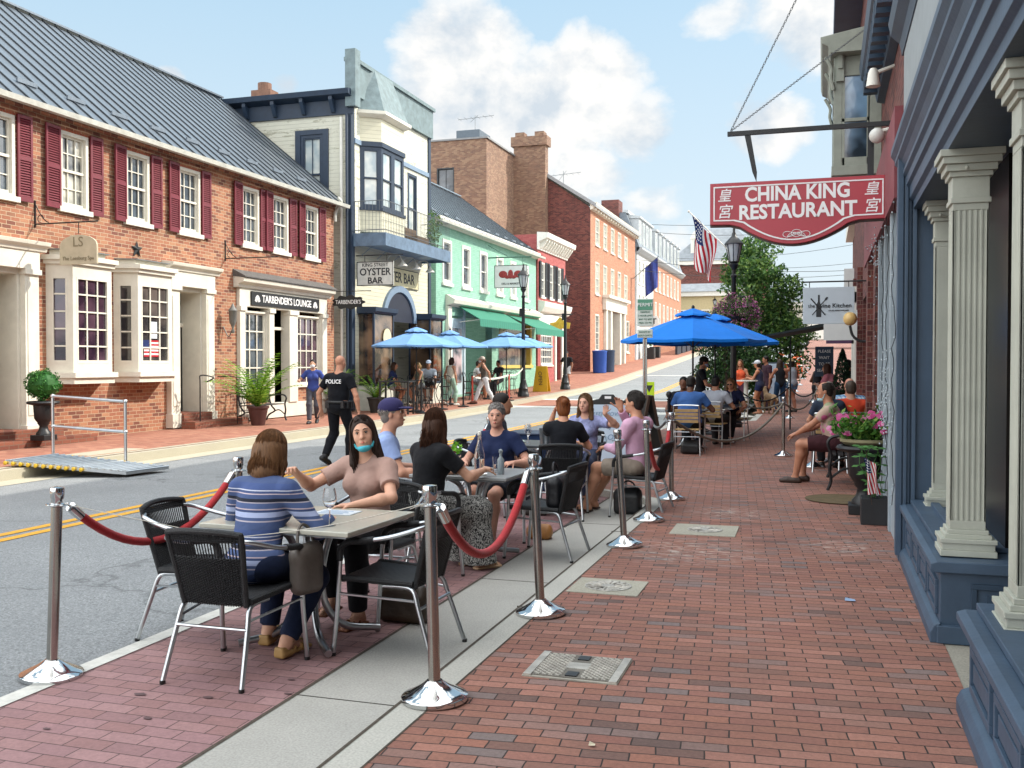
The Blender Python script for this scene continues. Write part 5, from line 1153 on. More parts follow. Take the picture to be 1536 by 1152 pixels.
m=MB(); FG.box(m,43.0,48.05,1.5,3.5,-.28,-.2); m.obj('shop_pane',glassmat('display_glass','#28323a',.05,'#b0a890'),G)
def awning(u0,u1,label,z1,z0,dp):
    r=empty('awning',label,'awning',FG.p(u0,.1,z0)); mt=stripemat('awning_green'+str(int(u0)),[(.14,'#26705a'),(.14,'#2b7a63')],axis=1); m=MB(); m.hexa([FG.p(*q) for q in ((u0,.1,z1-.03),(u1,.1,z1-.03),(u1,dp,z0),(u0,dp,z0),(u0,.1,z1),(u1,.1,z1),(u1,dp,z0+.03),(u0,dp,z0+.03))]); m.obj('canopy',mt,r)
    m=MB(); n=int((u1-u0)/.14)
    for i in range(n):
        a=u0+(u1-u0)*i/n; b=u0+(u1-u0)*(i+1)/n; m.add([FG.p(*q) for q in ((a,dp+.01,z0+.02),(b,dp+.01,z0+.02),(b,dp+.03,z0-.25),((a+b)/2,dp+.05,z0-.31),(a,dp+.03,z0-.25))],[(0,1,2,3,4)])
    m.obj('valance',mt,r,fix=False); m=MB()
    for u in (u0+.05,u1-.05): m.tube([FG.p(u,.1,z0-.1),FG.p(u,dp,z0)],.015,5)
    m.obj('arm',WHITEP,r)
awning(37.5,43.3,'green awning over the doorway of the mint building, nearer one',3.9,3.35,1.0); awning(43.8,49.2,'green awning over the display window of the mint building, farther one',3.85,3.2,1.5)
FH=Fac((0,41.5),(1,0),(0,-1)); wallsign('hanging_sign','white hanging sign with a red and black crest on the mint wall',FH,-13.9,-12.4,4.9,5.9,0,pm('sign_white','#cfd2d0',.6,var=.05),[('DELI & MARKET',-13.15,5.08,.12,INK,1)],edge=INK)
m=MB()
for x,c in ((-13.5,0),(-12.8,0)): m.ell((x,41.46,5.5),(.2,.02,.16))
m.ell((-13.15,41.45,5.5),(.12,.02,.2)); m.ell((-13.3,41.45,5.38),(.12,.02,.08)); m.ell((-13.0,41.45,5.38),(.12,.02,.08)); cr=m.obj('crest',pm('crest_red','#8a2a2a',.6,var=.4,scale=20),None,True); par(cr,bpy.data.objects['hanging_sign.002'] if 'hanging_sign.002' in bpy.data.objects else None)
m=MB(); m.tube([(-14.2,41.5,6.25),(-12.2,41.5,6.25)],.03,6); m.tube([(-14.2,41.5,6.8),(-13.3,41.5,6.3)],.015,5); m.tube([(-13.7,41.5,5.9),(-13.7,41.5,6.25)],.01,4); m.tube([(-12.6,41.5,5.9),(-12.6,41.5,6.25)],.01,4); tag(m.obj('iron_bracket',pm('green_iron','#2f5a4a',.5),None),'green iron arm carrying the crest sign','bracket')
# ---- small red building
Rr=empty('red_shop','small red painted brick shop with white bracketed cornice and black shutters','building',(-14.2,52,.5)); RW=[(50.0,50.75),(51.7,52.45),(53.4,54.15)]
m=MB(); FG.wall(m,49.45,55.2,.0,8.0,[(a,b,5.1,6.9) for a,b in RW]+[(50.0,52.3,1.5,3.5),(53.0,54.2,.5,3.5)],.25); m.add([(-14.2,49.45,0),(-24,49.45,0),(-24,49.45,8.3),(-14.2,49.45,8.3)],[(0,1,2,3)]); m.add([(-14.2,55.2,0),(-24,55.2,0),(-24,55.2,8.3),(-14.2,55.2,8.3)],[(0,1,2,3)]); m.box(-24,-14.25,49.5,55.1,8.0,8.1); m.obj('wall',PNK,Rr,fix=False)
m=MB(); FG.profile(m,[(0,7.5),(.08,7.5),(.12,7.9),(.55,8.1),(.6,8.35),(0,8.4)],49.3,55.4)
for i in range(12): FG.profile(m,[(.08,7.55),(.2,7.6),(.45,7.95),(.45,8.07),(.08,8.07)],49.6+i*.49,49.75+i*.49)
FG.profile(m,[(0,4.2),(.2,4.3),(.35,4.55),(.4,4.8),(0,4.9)],49.5,55.3); FG.box(m,49.5,55.2,3.6,4.2,0,.08); m.obj('cornice',WHITEP,Rr)
for a,b in RW:
    window(FG,a,b,5.1,6.9,Rr,WHITEP,GL1,2,2,rec=.05,cas=.06); shutter(FG,a-.01,-1,.38,5.05,6.95,3,SLATEP,Rr); shutter(FG,b+.01,1,.38,5.05,6.95,3,SLATEP,Rr)
window(FG,50.0,52.3,1.5,3.5,Rr,WHITEP,GL1,5,5,rec=.05,cas=.08,hung=False,bar=.05)
m=MB(); FG.box(m,53.0,54.2,.5,3.5,-.3,-.2); m.obj('door',pm('dark_door','#2a2422',.5),Rr); m=MB(); FG.box(m,52.75,53.0,.5,3.6,0,.08); FG.box(m,54.2,54.5,.5,3.6,0,.08); m.obj('door_surround',WHITEP,Rr)
m=MB(); m.tube([(-14.2,51,4.5),(-12.6,51,4.5)],.02,5); m.lathe([(0,-.02),(.45,-.02),(.45,.02),(0,.02)],10); 
gs=empty('hanging_sign','small yellow sign hanging out by the red shop','sign',(-13.2,50.2,3.4)); m=MB(); m.prism([(-.5,-.2),(.5,-.2),(.55,.1),(.25,.15),(0,.42),(-.25,.15),(-.55,.1)],lambda a,b:(-13.2+a,50.2,3.6+b),lambda a,b:(-13.2+a,50.26,3.6+b)); m.obj('board',pm('gold_sign','#c9a93a',.6,var=.2),gs); m=MB(); m.tube([(-14.2,50.23,4.15),(-12.5,50.23,4.15)],.02,5); m.obj('bracket',BLACK,gs)
# ---- brown brick block behind
Bb=empty('brick_block','tall brown brick block rising behind the mint building','building',(-22,58,0)); m=MB(); F3=Fac((-19.1,55.5),(-1,0),(0,-1)); F3.wall(m,0,7,0,14.9,[(2.05,3.15,9.5,13.3)],.2); m.add([(-19.1,55.5,0),(-19.1,64,0),(-19.1,64,14.9),(-19.1,55.5,14.9)],[(0,1,2,3)]); m.box(-26,-19.2,55.6,64,14.6,14.7); m.obj('wall',BK5,Bb,fix=False)
m=MB(); F3.box(m,-.08,7,14.9,15.0,-.3,.08); m.box(-19.3,-19.0,55.4,64,14.9,15.0); m.obj('coping',pm('grey_coping','#7d7f80',.6),Bb); window(F3,2.05,3.15,9.5,13.3,Bb,pm('dark_frame','#2c3236',.5),GL1,2,1,rec=.1,cas=.06,sill=0)
m=MB(); m.box(-21.2,-19.7,56,58,15.0,15.6); tag(m.obj('rooftop_unit',pm('grey_louvre','#55606a',.6,var=.1),None,bevel=.03),'grey louvred unit on the roof of the brown block','roof unit')
def antenna(label,x,y,z,h):
    m=MB(); m.tube([(x,y,z),(x,y,z+h)],.025,4); m.tube([(x-1.1,y,z+h*.8),(x+1.2,y,z+h*.9)],.02,4)
    for i in range(6): m.tube([(x-1+i*.4,y-.35,z+h*.81+i*.012),(x-1+i*.4,y+.35,z+h*.81+i*.012)],.012,4)
    m.tube([(x-.3,y,z+h*.6),(x+.2,y,z+h)],.015,4); tag(m.obj('roof_antenna',pm('antenna_metal','#8a8f92',.5),None),label,'antenna')
antenna('spiky television aerial on the rooftop unit',-20.2,56.6,15.6,1.0); antenna('television aerial on the roof of the big brick house',-16.6,64,12.9,1.5)
# ---- big brick house with gable chimney
Hh=empty('brick_house','big three-storey brick house with broad gable chimney','building',(-14.2,69,1)); m=MB(); gp=[(-14.2,0),(-20.8,0),(-20.8,12.7),(-17.9,14.1),(-14.2,11.5)]
m.add([(x,61.6,z) for x,z in gp],[(0,1,2,3,4)]); m.obj('gable_wall',BK3,Hh,fix=False); FQ=Fac((-14.2,0),(0,1),(1,0)); HU=[63.0+i*2.45 for i in range(5)]
holes=[(a,a+1.15,9.3,11.05) for a in HU]+[(a,a+1.15,6.1,8.2) for a in HU]+[(63.0,64.15,2.4,4.8),(65.6,72.4,1.4,5.2),(73.6,74.75,2.4,4.8)]
m=MB(); FQ.wall(m,61.6,77.2,.5,11.6,holes,.25); m.obj('wall',BK4,Hh,fix=False)
m=MB(); FQ.profile(m,[(0,11.35),(.15,11.4),(.4,11.65),(.45,11.8),(0,11.85)],61.5,77.3)
for i in range(20): FQ.box(m,61.8+i*.8,62.0+i*.8,11.35,11.6,.0,.3)
m.obj('cornice',CREAM,Hh); m=MB(); FQ.box(m,65.3,72.7,5.2,6.0,-.1,.25); FQ.box(m,65.2,72.8,6.0,6.2,-.1,.5)
for u in (65.6,67.1,70.3,72.0): FQ.box(m,u,u+.5,1.3,5.2,-.4,.2)
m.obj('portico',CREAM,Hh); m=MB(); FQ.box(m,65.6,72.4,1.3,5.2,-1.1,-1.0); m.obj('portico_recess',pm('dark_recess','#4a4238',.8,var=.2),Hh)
for a in HU: window(FQ,a,a+1.15,9.3,11.05,Hh,CREAM,GL2,2,2,rec=.05,cas=.08); window(FQ,a,a+1.15,6.1,8.2,Hh,CREAM,GL2,2,2,rec=.05,cas=.08)
window(FQ,63.0,64.15,2.4,4.8,Hh,CREAM,GL1,3,3,rec=.05,cas=.08); window(FQ,73.6,74.75,2.4,4.8,Hh,CREAM,GL1,3,3,rec=.05,cas=.08)
m=MB(); 
for p,q in (((-13.8,11.6),(-17.9,14.25)),((-17.9,14.25),(-21.1,12.7))): m.hexa([(p[0],61.4,p[1]-.12),(q[0],61.4,q[1]-.12),(q[0],77.3,q[1]-.12),(p[0],77.3,p[1]-.12),(p[0],61.4,p[1]+.12),(q[0],61.4,q[1]+.12),(q[0],77.3,q[1]+.12),(p[0],77.3,p[1]+.12)])
m.obj('roof',pm('grey_roof','#8d9092',.6,var=.1),Hh)
m=MB(); m.box(-19.1,-17.0,60.9,61.6,0,15.9); m.box(-19.25,-16.85,60.75,61.75,15.5,16.1); m.box(-19.0,-18.4,60.9,61.6,16.1,16.4); m.box(-17.7,-17.1,60.9,61.6,16.1,16.4); m.obj('chimney',BK5,Hh)
text('lettering','THE BANK',FQ.p(69,.26,5.6),.4,INK,Hh,u=(0,1,0),n=(1,0,0)) if False else None
# white dormer house visible behind the chimney
m=MB(); m.box(-23,-19.9,62,66,12.2,14.4); m.obj('rear_dormer',sidingmat('grey_siding','#a9adac',.2),Hh)
# ---- mansard row
def mansard(label,u0,u1,wm_,zb,nw,rows,seed):
    r=empty('mansard_house',label,'building',(-14.2,(u0+u1)/2,zb)); hs=[]
    for i in range(nw):
        a=u0+.7+(u1-u0-1.2)*i/nw; 
        for c,e in rows: hs.append((a,a+1.0,c,e))
    m=MB(); FQ.wall(m,u0,u1,zb-1,10.5,hs,.25); m.add([(-14.2,u0,0),(-24,u0,0),(-24,u0,10.5),(-14.2,u0,10.5)],[(0,1,2,3)]); m.obj('wall',wm_,r,fix=False)
    for h in hs: window(FQ,h[0],h[1],h[2],h[3],r,WHITEP,GL2 if h[3]>6 else GL1,2,2,rec=.05,cas=.08)
    SL=pm('mansard_slate','#6a737c',.6,var=.3,scale=3,bump=.3); m=MB(); FQ.profile(m,[(.25,10.75),(-.9,13.6),(-9,13.9),(-9,10.5),(.1,10.5)],u0-.1,u1+.1); m.obj('mansard_roof',SL,r)
    m=MB(); FQ.profile(m,[(0,10.3),(.2,10.4),(.45,10.65),(.45,10.8),(0,10.8)],u0-.1,u1+.1); FQ.box(m,u0-.1,u1+.1,13.55,13.8,-1.1,-.7); m.obj('cornice',pm('grey_cornice','#a9afb2',.6),r)
    for i in range(nw):
        a=u0+.6+(u1-u0-1.2)*i/nw; m=MB(); FQ.box(m,a,a+1.2,10.95,13.2,-1.2,.05); FQ.profile(m,[(-1.2,13.2),(.2,13.2),(.2,13.35),(-1.2,13.6)],a-.1,a+1.3); d=m.obj('dormer',pm('dormer_grey','#b4b9bb',.6,var=.1),r); m=MB(); FQ.box(m,a+.25,a+.95,11.2,12.9,.05,.07); m.obj('pane',GL2,d)
    return r
MS=mansard('white painted brick house with grey mansard roof beyond the big brick house',78.0,86.0,WBR,1.8,4,[(8.0,9.9),(4.8,7.2)],1)
MS2=mansard('orange brick house with grey mansard roof beyond the white one',86.05,103.5,BK4,2.2,7,[(8.0,9.9),(4.6,7.0)],2)
m=MB(); m.box(-17,-15.6,77.6,79.2,12.8,14.6); tag(m.obj('chimney_stack',BK3,None),'dark brick stack beside the mansard roof','chimney')
# buildings closing the street
def farbox(label,x0,x1,y0,y1,z0,z1,mat,roof,wins,rz=0,hip=2.2,rh=3.0,trim=True,name='far_house',shut=None,glass=None):
    r=empty(name,label,'building',((x0+x1)/2,y0,z0)); f=Fac((x0,y0),(1,0),(0,-1)); m=MB(); f.wall(m,0,x1-x0,z0-2,z1,wins,.2); m.add([(x1,y0,z0-2),(x1,y1,z0-2),(x1,y1,z1),(x1,y0,z1)],[(0,1,2,3)]); m.add([(x0,y0,z0-2),(x0,y1,z0-2),(x0,y1,z1),(x0,y0,z1)],[(0,1,2,3)]); m.obj('wall',mat,r,fix=False)
    if rh:
        m=MB(); o=.5; m.add([(x0-o,y0-o,z1),(x1+o,y0-o,z1),(x1+o,y1+o,z1),(x0-o,y1+o,z1),(x0+hip,y0+hip,z1+rh),(x1-hip,y0+hip,z1+rh),(x1-hip,y1-hip,z1+rh),(x0+hip,y1-hip,z1+rh)],[(0,1,5,4),(1,2,6,5),(2,3,7,6),(3,0,4,7),(4,5,6,7),(0,3,2,1)]); m.obj('roof',roof,r)
    if trim: m=MB(); f.box(m,-.3,x1-x0+.3,z1-.5,z1,0,.35); m.obj('cornice',WHITEP,r)
    for w in wins: window(f,w[0],w[1],w[2],w[3],r,WHITEP,glass or GL1,3,2,rec=.05,cas=.1)
    if shut:
        for w in wins: shutter(f,w[0],-1,.5,w[2],w[3],2,SLATEP,r); shutter(f,w[1],1,.5,w[2],w[3],2,SLATEP,r)
    return r
SLR=pm('grey_slate','#7f858a',.7,var=.2,scale=2)
hb=farbox('brick house with hipped slate roof and arched dormer closing the view',-19,-7.2,131,142,4.5,15.0,BK3,SLR,[(7.6,9.2,11.3,13.8)],hip=4,rh=4.6,shut=True)
m=MB(); m.box(-16.8,-14.2,131.6,136,15.6,18.0); m.prism([(-16.9,18.0),(-14.1,18.0),(-14.6,18.9),(-15.5,19.3),(-16.4,18.9)],lambda a,b:(a,131.5,b),lambda a,b:(a,136,b)); d=m.obj('dormer',WHITEP,hb)
m=MB(); m.prism([(-16.3,16.0),(-14.7,16.0),(-14.7,17.6)]+[(-15.5+.8*math.cos(a),17.6+.7*math.sin(a)) for a in [math.pi*i/8 for i in range(1,8)]]+[(-16.3,17.6)],lambda a,b:(a,131.42,b),lambda a,b:(a,131.5,b)); m.obj('pane',GL1,d)
yb=farbox('low cream yellow building at the top of the street',-16.5,-9.0,112,120,4,9.6,pm('cream_stucco','#b9ab84',.8,var=.1),SLR,[(1,2,6,7.6),(3.4,4.4,6,7.6)],hip=1,rh=1.0)
# overhead wires
m=MB()
for i,(y0,z0,z1) in enumerate(((84,13.4,12.8),(84,12.7,12.2),(95,11.6,12.6),(95,11.0,11.2),(70,9.0,8.6),(70,8.2,8.7))): m.tube(arc((-14+i*.3,y0,z0),(4,y0-8+i*4,z1),.5,10),.018,4)
tag(m.obj('overhead_wires',BLACK,None),'thin black wires strung across the end of the street','wires')
# ------------------------------------------------------------------ near (right) side of the street
SB=pm('steel_blue_paint','#3d5064',.5,var=.14,scale=3,bump=.15,bscale=25,dirt=.45); SBD=pm('deep_blue_paint','#2c3f52',.5,var=.15,scale=3,bump=.1,dirt=.35)
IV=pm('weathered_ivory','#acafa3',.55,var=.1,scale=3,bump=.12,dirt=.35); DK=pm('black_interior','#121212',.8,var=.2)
Q=empty('blue_shopfront','steel blue wooden shopfront with ivory fluted columns and a recessed entrance','building',(1.0,4,0)); FR=Fac((.64,0),(0,1),(-1,0))
def plinth(y0,y1,x1=1.5,seed=0):
    m=MB(); FR.box(m,y0,y1,.0,.40,-.9,0)
    FR.profile(m,[(0,0),(.055,0),(.055,.06),(.035,.10),(0,.115)],y0-.04,y1+.0); FR.profile(m,[(-.9,.40),(.035,.40),(.055,.415),(.055,.45),(.02,.462),(-.9,.468)],y0-.045,y1+.02)
    m.box(.62,1.54,y0-.05,y0-.002,.0,.10); p=m.obj('plinth',SB,Q,bevel=.005)
    n=max(1,round((y1-y0)/.62)); L=(y1-y0-.12)/n
    for i in range(n):
        a=y0+.09+i*L; b=a+L-.10; m=MB()
        for c in ((a,b,.30,.335),(a,b,.135,.17),(a,a+.03,.17,.30),(b-.03,b,.17,.30)): FR.box(m,*c,.0,.018)
        FR.box(m,a+.07,b-.07,.195,.275,.0,.012); m.obj('raised_panel',SB,p,bevel=.003)
    m=MB()
    for c in ((.80,1.35,.31,.34),(.80,1.35,.13,.16),(.80,.83,.16,.31),(1.32,1.35,.16,.31)): m.box(c[0],c[1],y0-.02,y0,c[2],c[3])
    m.box(.88,1.27,y0-.012,y0,.19,.28); m.obj('raised_panel',SBD,p,bevel=.003); 
    m=MB(); m.box(.665,1.5,y0+.3,y1,.469,.50); m.box(.78,.84,y0+.35,y1,.469,.53); m.obj('sill_board',SB,p,bevel=.004)
    return p
plinth(-1.0,4.86); plinth(6.05,8.42)
def column(x,y,w=.155,z0=.47,z1=2.80,flutes=6,label=''):
    m=MB(); h=w/2; b0=z0
    for e,a,c in ((.055,0,.035),(.045,.035,.075),(.055,.075,.10),(.03,.10,.125),(.015,.125,.15)): m.box(x-h-e,x+h+e,y-h-e,y+h+e,b0+a,b0+c)
    for e,a,c in ((.012,-.30,-.27),(.004,-.27,-.15),(.02,-.15,-.12),(.04,-.12,-.08),(.06,-.08,-.04),(.075,-.04,0)): m.box(x-h-e,x+h+e,y-h-e,y+h+e,z1+a,z1+c)
    m.box(x-h+.006,x+h-.006,y-h+.006,y+h-.006,b0+.15,z1-.3)
    fw=w/(flutes*2+1)
    for i in range(flutes+1):
        a=x-h+2*i*fw; m.box(a,a+fw,y-h,y-h+.012,b0+.2,z1-.34); a=y-h+2*i*fw; m.box(x-h,x-h+.012,a,a+fw,b0+.2,z1-.34); m.box(x+h-.012,x+h,a,a+fw,b0+.2,z1-.34)
    for a,c in ((b0+.15,b0+.2),(z1-.34,z1-.3)): m.box(x-h,x+h,y-h,y+h,a,c)
    m.ell((x-.03,y-h-.07,z1-.11),.012,6,5); return m.obj('column',IV,Q,bevel=.003)
column(.80,6.30,.19); column(.86,4.55,.20); column(.80,1.6,.19); column(.86,8.15,.12,.47,2.8,0)
m=MB(); m.box(.58,.66,8.42,8.9,.0,3.4); m.box(.66,1.5,8.44,8.9,.0,3.4); m.box(.555,.60,8.40,8.47,.05,3.2); m.box(.61,.635,8.395,8.42,.05,3.2); m.box(.67,.70,8.40,8.44,.05,2.9); m.obj('end_pier',SB,Q,bevel=.004)
# entablature, stepped mouldings running along the street
m=MB(); prof=[(-.45,2.80),(-.03,2.80),(-.03,2.86),(.0,2.88),(.0,2.97),(.025,2.985),(.025,3.05),(.05,3.07),(.05,3.10),(.035,3.13),(.06,3.18),(.09,3.21),(.09,3.24),(.12,3.28),(.12,3.33),(-.45,3.36)]
FR.profile(m,prof,-9,8.75); m.obj('entablature',SB,Q,bevel=.003)
m=MB(); FR.profile(m,[(-.45,3.36),(.02,3.36),(.02,4.15),(-.45,4.15)],-1,8.8); m.obj('frieze_board',pm('pale_grey_board','#8f9698',.6,var=.08,dirt=.2),Q)
m=MB(); FR.profile(m,[(-.45,4.15),(.03,4.15),(.05,4.25),(.12,4.32),(.14,4.42),(-.45,4.5)],-1,8.9); m.obj('upper_cornice',SBD,Q)
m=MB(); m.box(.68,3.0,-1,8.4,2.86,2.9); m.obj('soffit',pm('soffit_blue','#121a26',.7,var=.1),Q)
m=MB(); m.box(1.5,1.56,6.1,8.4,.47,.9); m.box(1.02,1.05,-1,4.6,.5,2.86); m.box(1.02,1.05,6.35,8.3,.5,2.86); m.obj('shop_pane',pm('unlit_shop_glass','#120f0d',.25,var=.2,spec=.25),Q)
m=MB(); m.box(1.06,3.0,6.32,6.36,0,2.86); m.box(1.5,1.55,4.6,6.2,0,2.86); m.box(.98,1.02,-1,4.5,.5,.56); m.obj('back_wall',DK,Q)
m=MB(); m.box(.66,3.2,-24,8.9,4.5,8.2); m.box(1.2,3.2,-24,-3,0,4.5); m.obj('upper_wall',BK3,Q)  # extended unseen behind the camera to keep a sun patch off the road
# ornament in the window (dark iron figure)
m=MB(); m.tube(smooth_path([(1.25,6.2,.9),(1.3,6.2,1.15),(1.22,6.2,1.3),(1.34,6.2,1.42)],4),.03,6); m.box(1.15,1.45,6.2,6.5,.47,.95); tag(m.obj('iron_stand',BLACK,None),'black stand with a curled top inside the recessed entrance','stand')
# ---- brick building with oriel
N2=empty('corner_brick_building','dark red brick shop building with a grey oriel and fairy lights','building',(1.2,14,0)); F2=Fac((.66,0),(0,1),(-1,0)); GT=pm('grey_green_trim','#8f958a',.6,var=.1,dirt=.35)
m=MB(); F2.wall(m,8.9,24,0,8.6,[(9.3,12.2,.45,2.9),(12.9,14.2,.1,2.6),(15.2,18.5,.6,2.7),(19.5,21,.1,2.7),(10.0,10.9,4.6,6.6)],.3); m.add([(.66,24,0),(6,24,0),(6,24,8.6),(.66,24,8.6)],[(0,1,2,3)]); m.add([(.66,8.9,0),(6,8.9,0),(6,8.9,8.6),(.66,8.9,8.6)],[(0,1,2,3)]); m.obj('wall',BK3,N2,fix=False)
for y in (12.25,14.3,18.7,21.2): 
    m=MB(); F2.box(m,y,y+.5,0,3.3,0,.09); m.obj('brick_pier',BK3,N2)
m=MB()
for y in (8.95,9.85,10.75,11.9): F2.box(m,y,y+.13,.0,3.0,-.02,.07)
F2.box(m,8.95,12.1,.0,.42,-.05,.05); m.obj('shop_trim',pm('pale_blue_grey_trim','#98a5ad',.6,var=.1,dirt=.3),N2,bevel=.005)
m=MB(); F2.box(m,9.0,12.2,.4,2.95,-.2,-.12); F2.box(m,12.9,14.2,.1,2.6,-.3,-.2); F2.box(m,15.2,18.5,.6,2.7,-.3,-.2); m.obj('shop_pane',GL3,N2)
m=MB(); F2.profile(m,[(0,4.62),(.08,4.64),(.12,4.8),(.26,4.92),(.28,5.05),(0,5.1)],8.95,12.4)
for i in range(12): F2.box(m,9.1+i*.27,9.22+i*.27,4.68,4.88,.08,.24)
m.obj('shop_cornice',SBD,N2); m=MB(); m.box(1.1,5.9,9.0,23.9,0,8.5); m.obj('interior_block',DK,N2); m=MB(); F2.box(m,8.95,15.4,2.98,3.75,0,.10); m.obj('fascia_board',pm('red_fascia','#7c3a40',.6,var=.15),N2);  # dark block inside the building, added to stop sun passing through window holes
m=MB(); F2.box(m,19.3,19.55,0,2.9,0,.12); F2.box(m,21.0,21.2,0,2.9,0,.12); F2.box(m,19.3,21.2,2.7,3.0,0,.14); m.obj('white_door_frame',WHITEP,N2); m=MB(); F2.box(m,19.5,21,.1,2.7,-.3,-.22); m.obj('door',pm('dark_door','#2a2422',.5),N2)
# oriel
m=MB(); FO=Fac((.66,0),(0,1),(-1,0)); y0,y1,pr=12.9,15.0,.56
for a,c,e in ((3.75,3.9,-.08),(3.9,4.02,.02),(5.12,5.36,.0)): FO.box(m,y0-e,y1+e,a,c,0,pr+e)
for y in (y0,y1-.1): 
    FO.box(m,y,y+.1,4.02,5.12,pr-.1,pr); FO.box(m,y,y+.1,4.02,5.12,0,.16)
FO.box(m,y0,y0+.03,4.02,4.12,.1,pr-.1); o2=m.obj('oriel',GT,N2,bevel=.006)
m=MB(); FO.profile(m,[(0,5.36),(pr+.04,5.36),(pr+.07,5.44),(pr+.14,5.48),(pr+.16,5.56),(.0,5.68)],y0-.2,y1+.2); m.obj('oriel_roof',GT,o2,bevel=.006)
for y in (y0-.03,y0+.7,y1-.1): m=MB(); m.tube(smooth_path([FO.p(y,pr+.0,4.95),FO.p(y,pr+.035,5.1),FO.p(y,pr+.03,5.22),FO.p(y,pr+.10,5.36)],4),.022,6); m.obj('oriel_bracket',GT,o2)
for a_,b_ in ((.52,.62),(.13,.22)): m=MB(); m.box(a_,b_,y0-.05,y0-.0,5.05,5.36); m.box(a_+.02,b_-.02,y0-.08,y0-.05,5.2,5.36); m.obj('oriel_bracket',GT,o2)
m=MB(); m.box(.20,.52,y0+.03,y0+.05,4.04,5.12); m.box(.11,.13,y0+.1,y1-.1,4.04,5.12); m.obj('pane',glassmat('oriel_glass','#27313a',.04,'#7fa0bd'),o2)
m=MB(); m.box(.20,.52,y0+.0,y0+.04,4.56,4.60); m.box(.2,.23,y0,y0+.04,4.02,5.12); m.box(.49,.52,y0,y0+.04,4.02,5.12); m.obj('sash',GT,o2)
m=MB(); F2.box(m,8.9,24,8.3,8.9,0,.5); m.obj('eaves_cornice',SBD,N2)
# floodlight and globe lamp by the sign
fl=empty('flood_lamp','white twin floodlight on the brick above the sign bar','lamp',(.5,10.6,4.3)); m=MB(); m.tube([(.66,10.6,4.55),(.5,10.6,4.5)],.02,6); m.lathe([(.03,.12),(.05,.08),(.07,-.06),(.0,-.07)],12,(.46,10.6,4.42)); m.obj('lamp_head',WHITEP,fl,True)
gl=empty('globe_lamp','small white globe lamp beside the sign bar','lamp',(.5,10.2,3.8)); m=MB(); m.ell((.48,10.2,3.78),.075); m.obj('globe',pm('white_globe','#c8c8c2',.3,var=.03),gl,True); m=MB(); m.tube([(.66,10.2,3.85),(.52,10.2,3.82)],.02,6); m.obj('arm',WHITEP,gl)
gb=empty('globe_lamp','cream globe lamp on an iron arm by the wine sign','lamp',(.4,15,2.1)); m=MB(); m.ell((.36,15,2.22),.10); m.obj('globe',pm('cream_globe','#d8b878',.3,var=.1),gb,True); m=MB(); m.tube(smooth_path([(.62,15,1.9),(.5,15,1.9),(.4,15,1.98),(.36,15,2.12)],4),.02,6); m.obj('arm',BLACK,gb,True)
# fairy lights: one string, tiny bulbs
rf=random.Random(11); st_=empty('fairy_lights','string of tiny white fairy lights on the pale trim','string lights',(.55,9.2,2)); m=MB(); b=MB()
for k,y in enumerate((9.0,9.9,10.8,11.95)):
    P=[(.575+rf.uniform(-.02,.01),y+.065+.06*math.sin(z*9+k),z) for z in [i*.09 for i in range(4,34)]]; m.tube(P,.004,3)
    for p in P[::1]: b.ell((p[0]-.012,p[1]+rf.uniform(-.03,.03),p[2]),.0075,5,4) if rf.random()<.6 else None
for k in range(110): b.ell((.56+rf.gauss(0,.03),9.9+rf.gauss(0,.18),1.25+rf.gauss(0,.28)),.009,5,4)
for k in range(80): b.ell((.54+rf.gauss(0,.04),11.2+rf.gauss(0,.3),2.75+rf.gauss(0,.12)),.009,5,4)
m.obj('cable',BPLAST,st_); FBM=pm('frosted_bulb','#aab6bc',.25,var=.0); L_=[tuple(sum(b.v[i*17+k][c] for k in range(17))/17 for c in range(3)) for i in range(len(b.v)//17)]; L_.sort(key=lambda p:p[1]); pm_=MB(); pm_.ell((0,0,0),.0085,5,4); b0=pm_.obj('bulb',FBM,None,fix=False); b0.parent=st_
for k_,p_ in enumerate(L_[:100]):
    o_=b0 if k_==0 else b0.copy()
    if k_: COL.objects.link(o_)
    o_.matrix_parent_inverse=Matrix(); o_.location=Vector(p_)-st_.location
rb=MB()
for p_ in L_[100:]: rb.ell(p_,.0085,5,4)
tag(rb.obj('bulbs',FBM,st_),kind='stuff')
# ---- big hanging red sign
cs=empty('restaurant_sign','big red China King Restaurant board hanging over the pavement','sign',(-.27,10.3,2.77)); 
def cut(e,z0=3.42,zb=3.0,zl=2.775):
    x0,x1=-1.12+e,.585-e; P=[(x0,z0-e),(x0,zb+e)]; P+=[(x0+.20,zb+e-.004)]; n=16
    for i in range(n+1):
        t=i/n; P.append((x0+.30+(x1-x0-.66)*t,zb+e-.03-(zb-zl-.035)*math.sin(math.pi*t)**.9))
    P+=[(x1-.26,zb+e-.004),(x1,zb+e),(x1,z0-e)]; return P
RS=pm('sign_red','#a8323f',.35,var=.05,scale=2,spec=.5,dirt=.15); m=MB(); m.prism(cut(0),lambda a,b:(a,10.31,b),lambda a,b:(a,10.37,b)); m.obj('board',RS,cs,bevel=.004)
m=MB(); a_=cut(.035); b_=cut(.048); n=len(a_)
for i in range(n): j=(i+1)%n; m.hexa([(a_[i][0],10.309,a_[i][1]),(a_[j][0],10.309,a_[j][1]),(b_[j][0],10.309,b_[j][1]),(b_[i][0],10.309,b_[i][1]),(a_[i][0],10.304,a_[i][1]),(a_[j][0],10.304,a_[j][1]),(b_[j][0],10.304,b_[j][1]),(b_[i][0],10.304,b_[i][1])])
m.obj('border',WPR,cs)
m=MB(); m.prism([(p[0]+.005,p[1]) for p in cut(-.012)],lambda a,b:(a,10.372,b),lambda a,b:(a,10.45,b)); m.obj('backing',pm('sign_back_grey','#6c6360',.7,var=.2),cs)
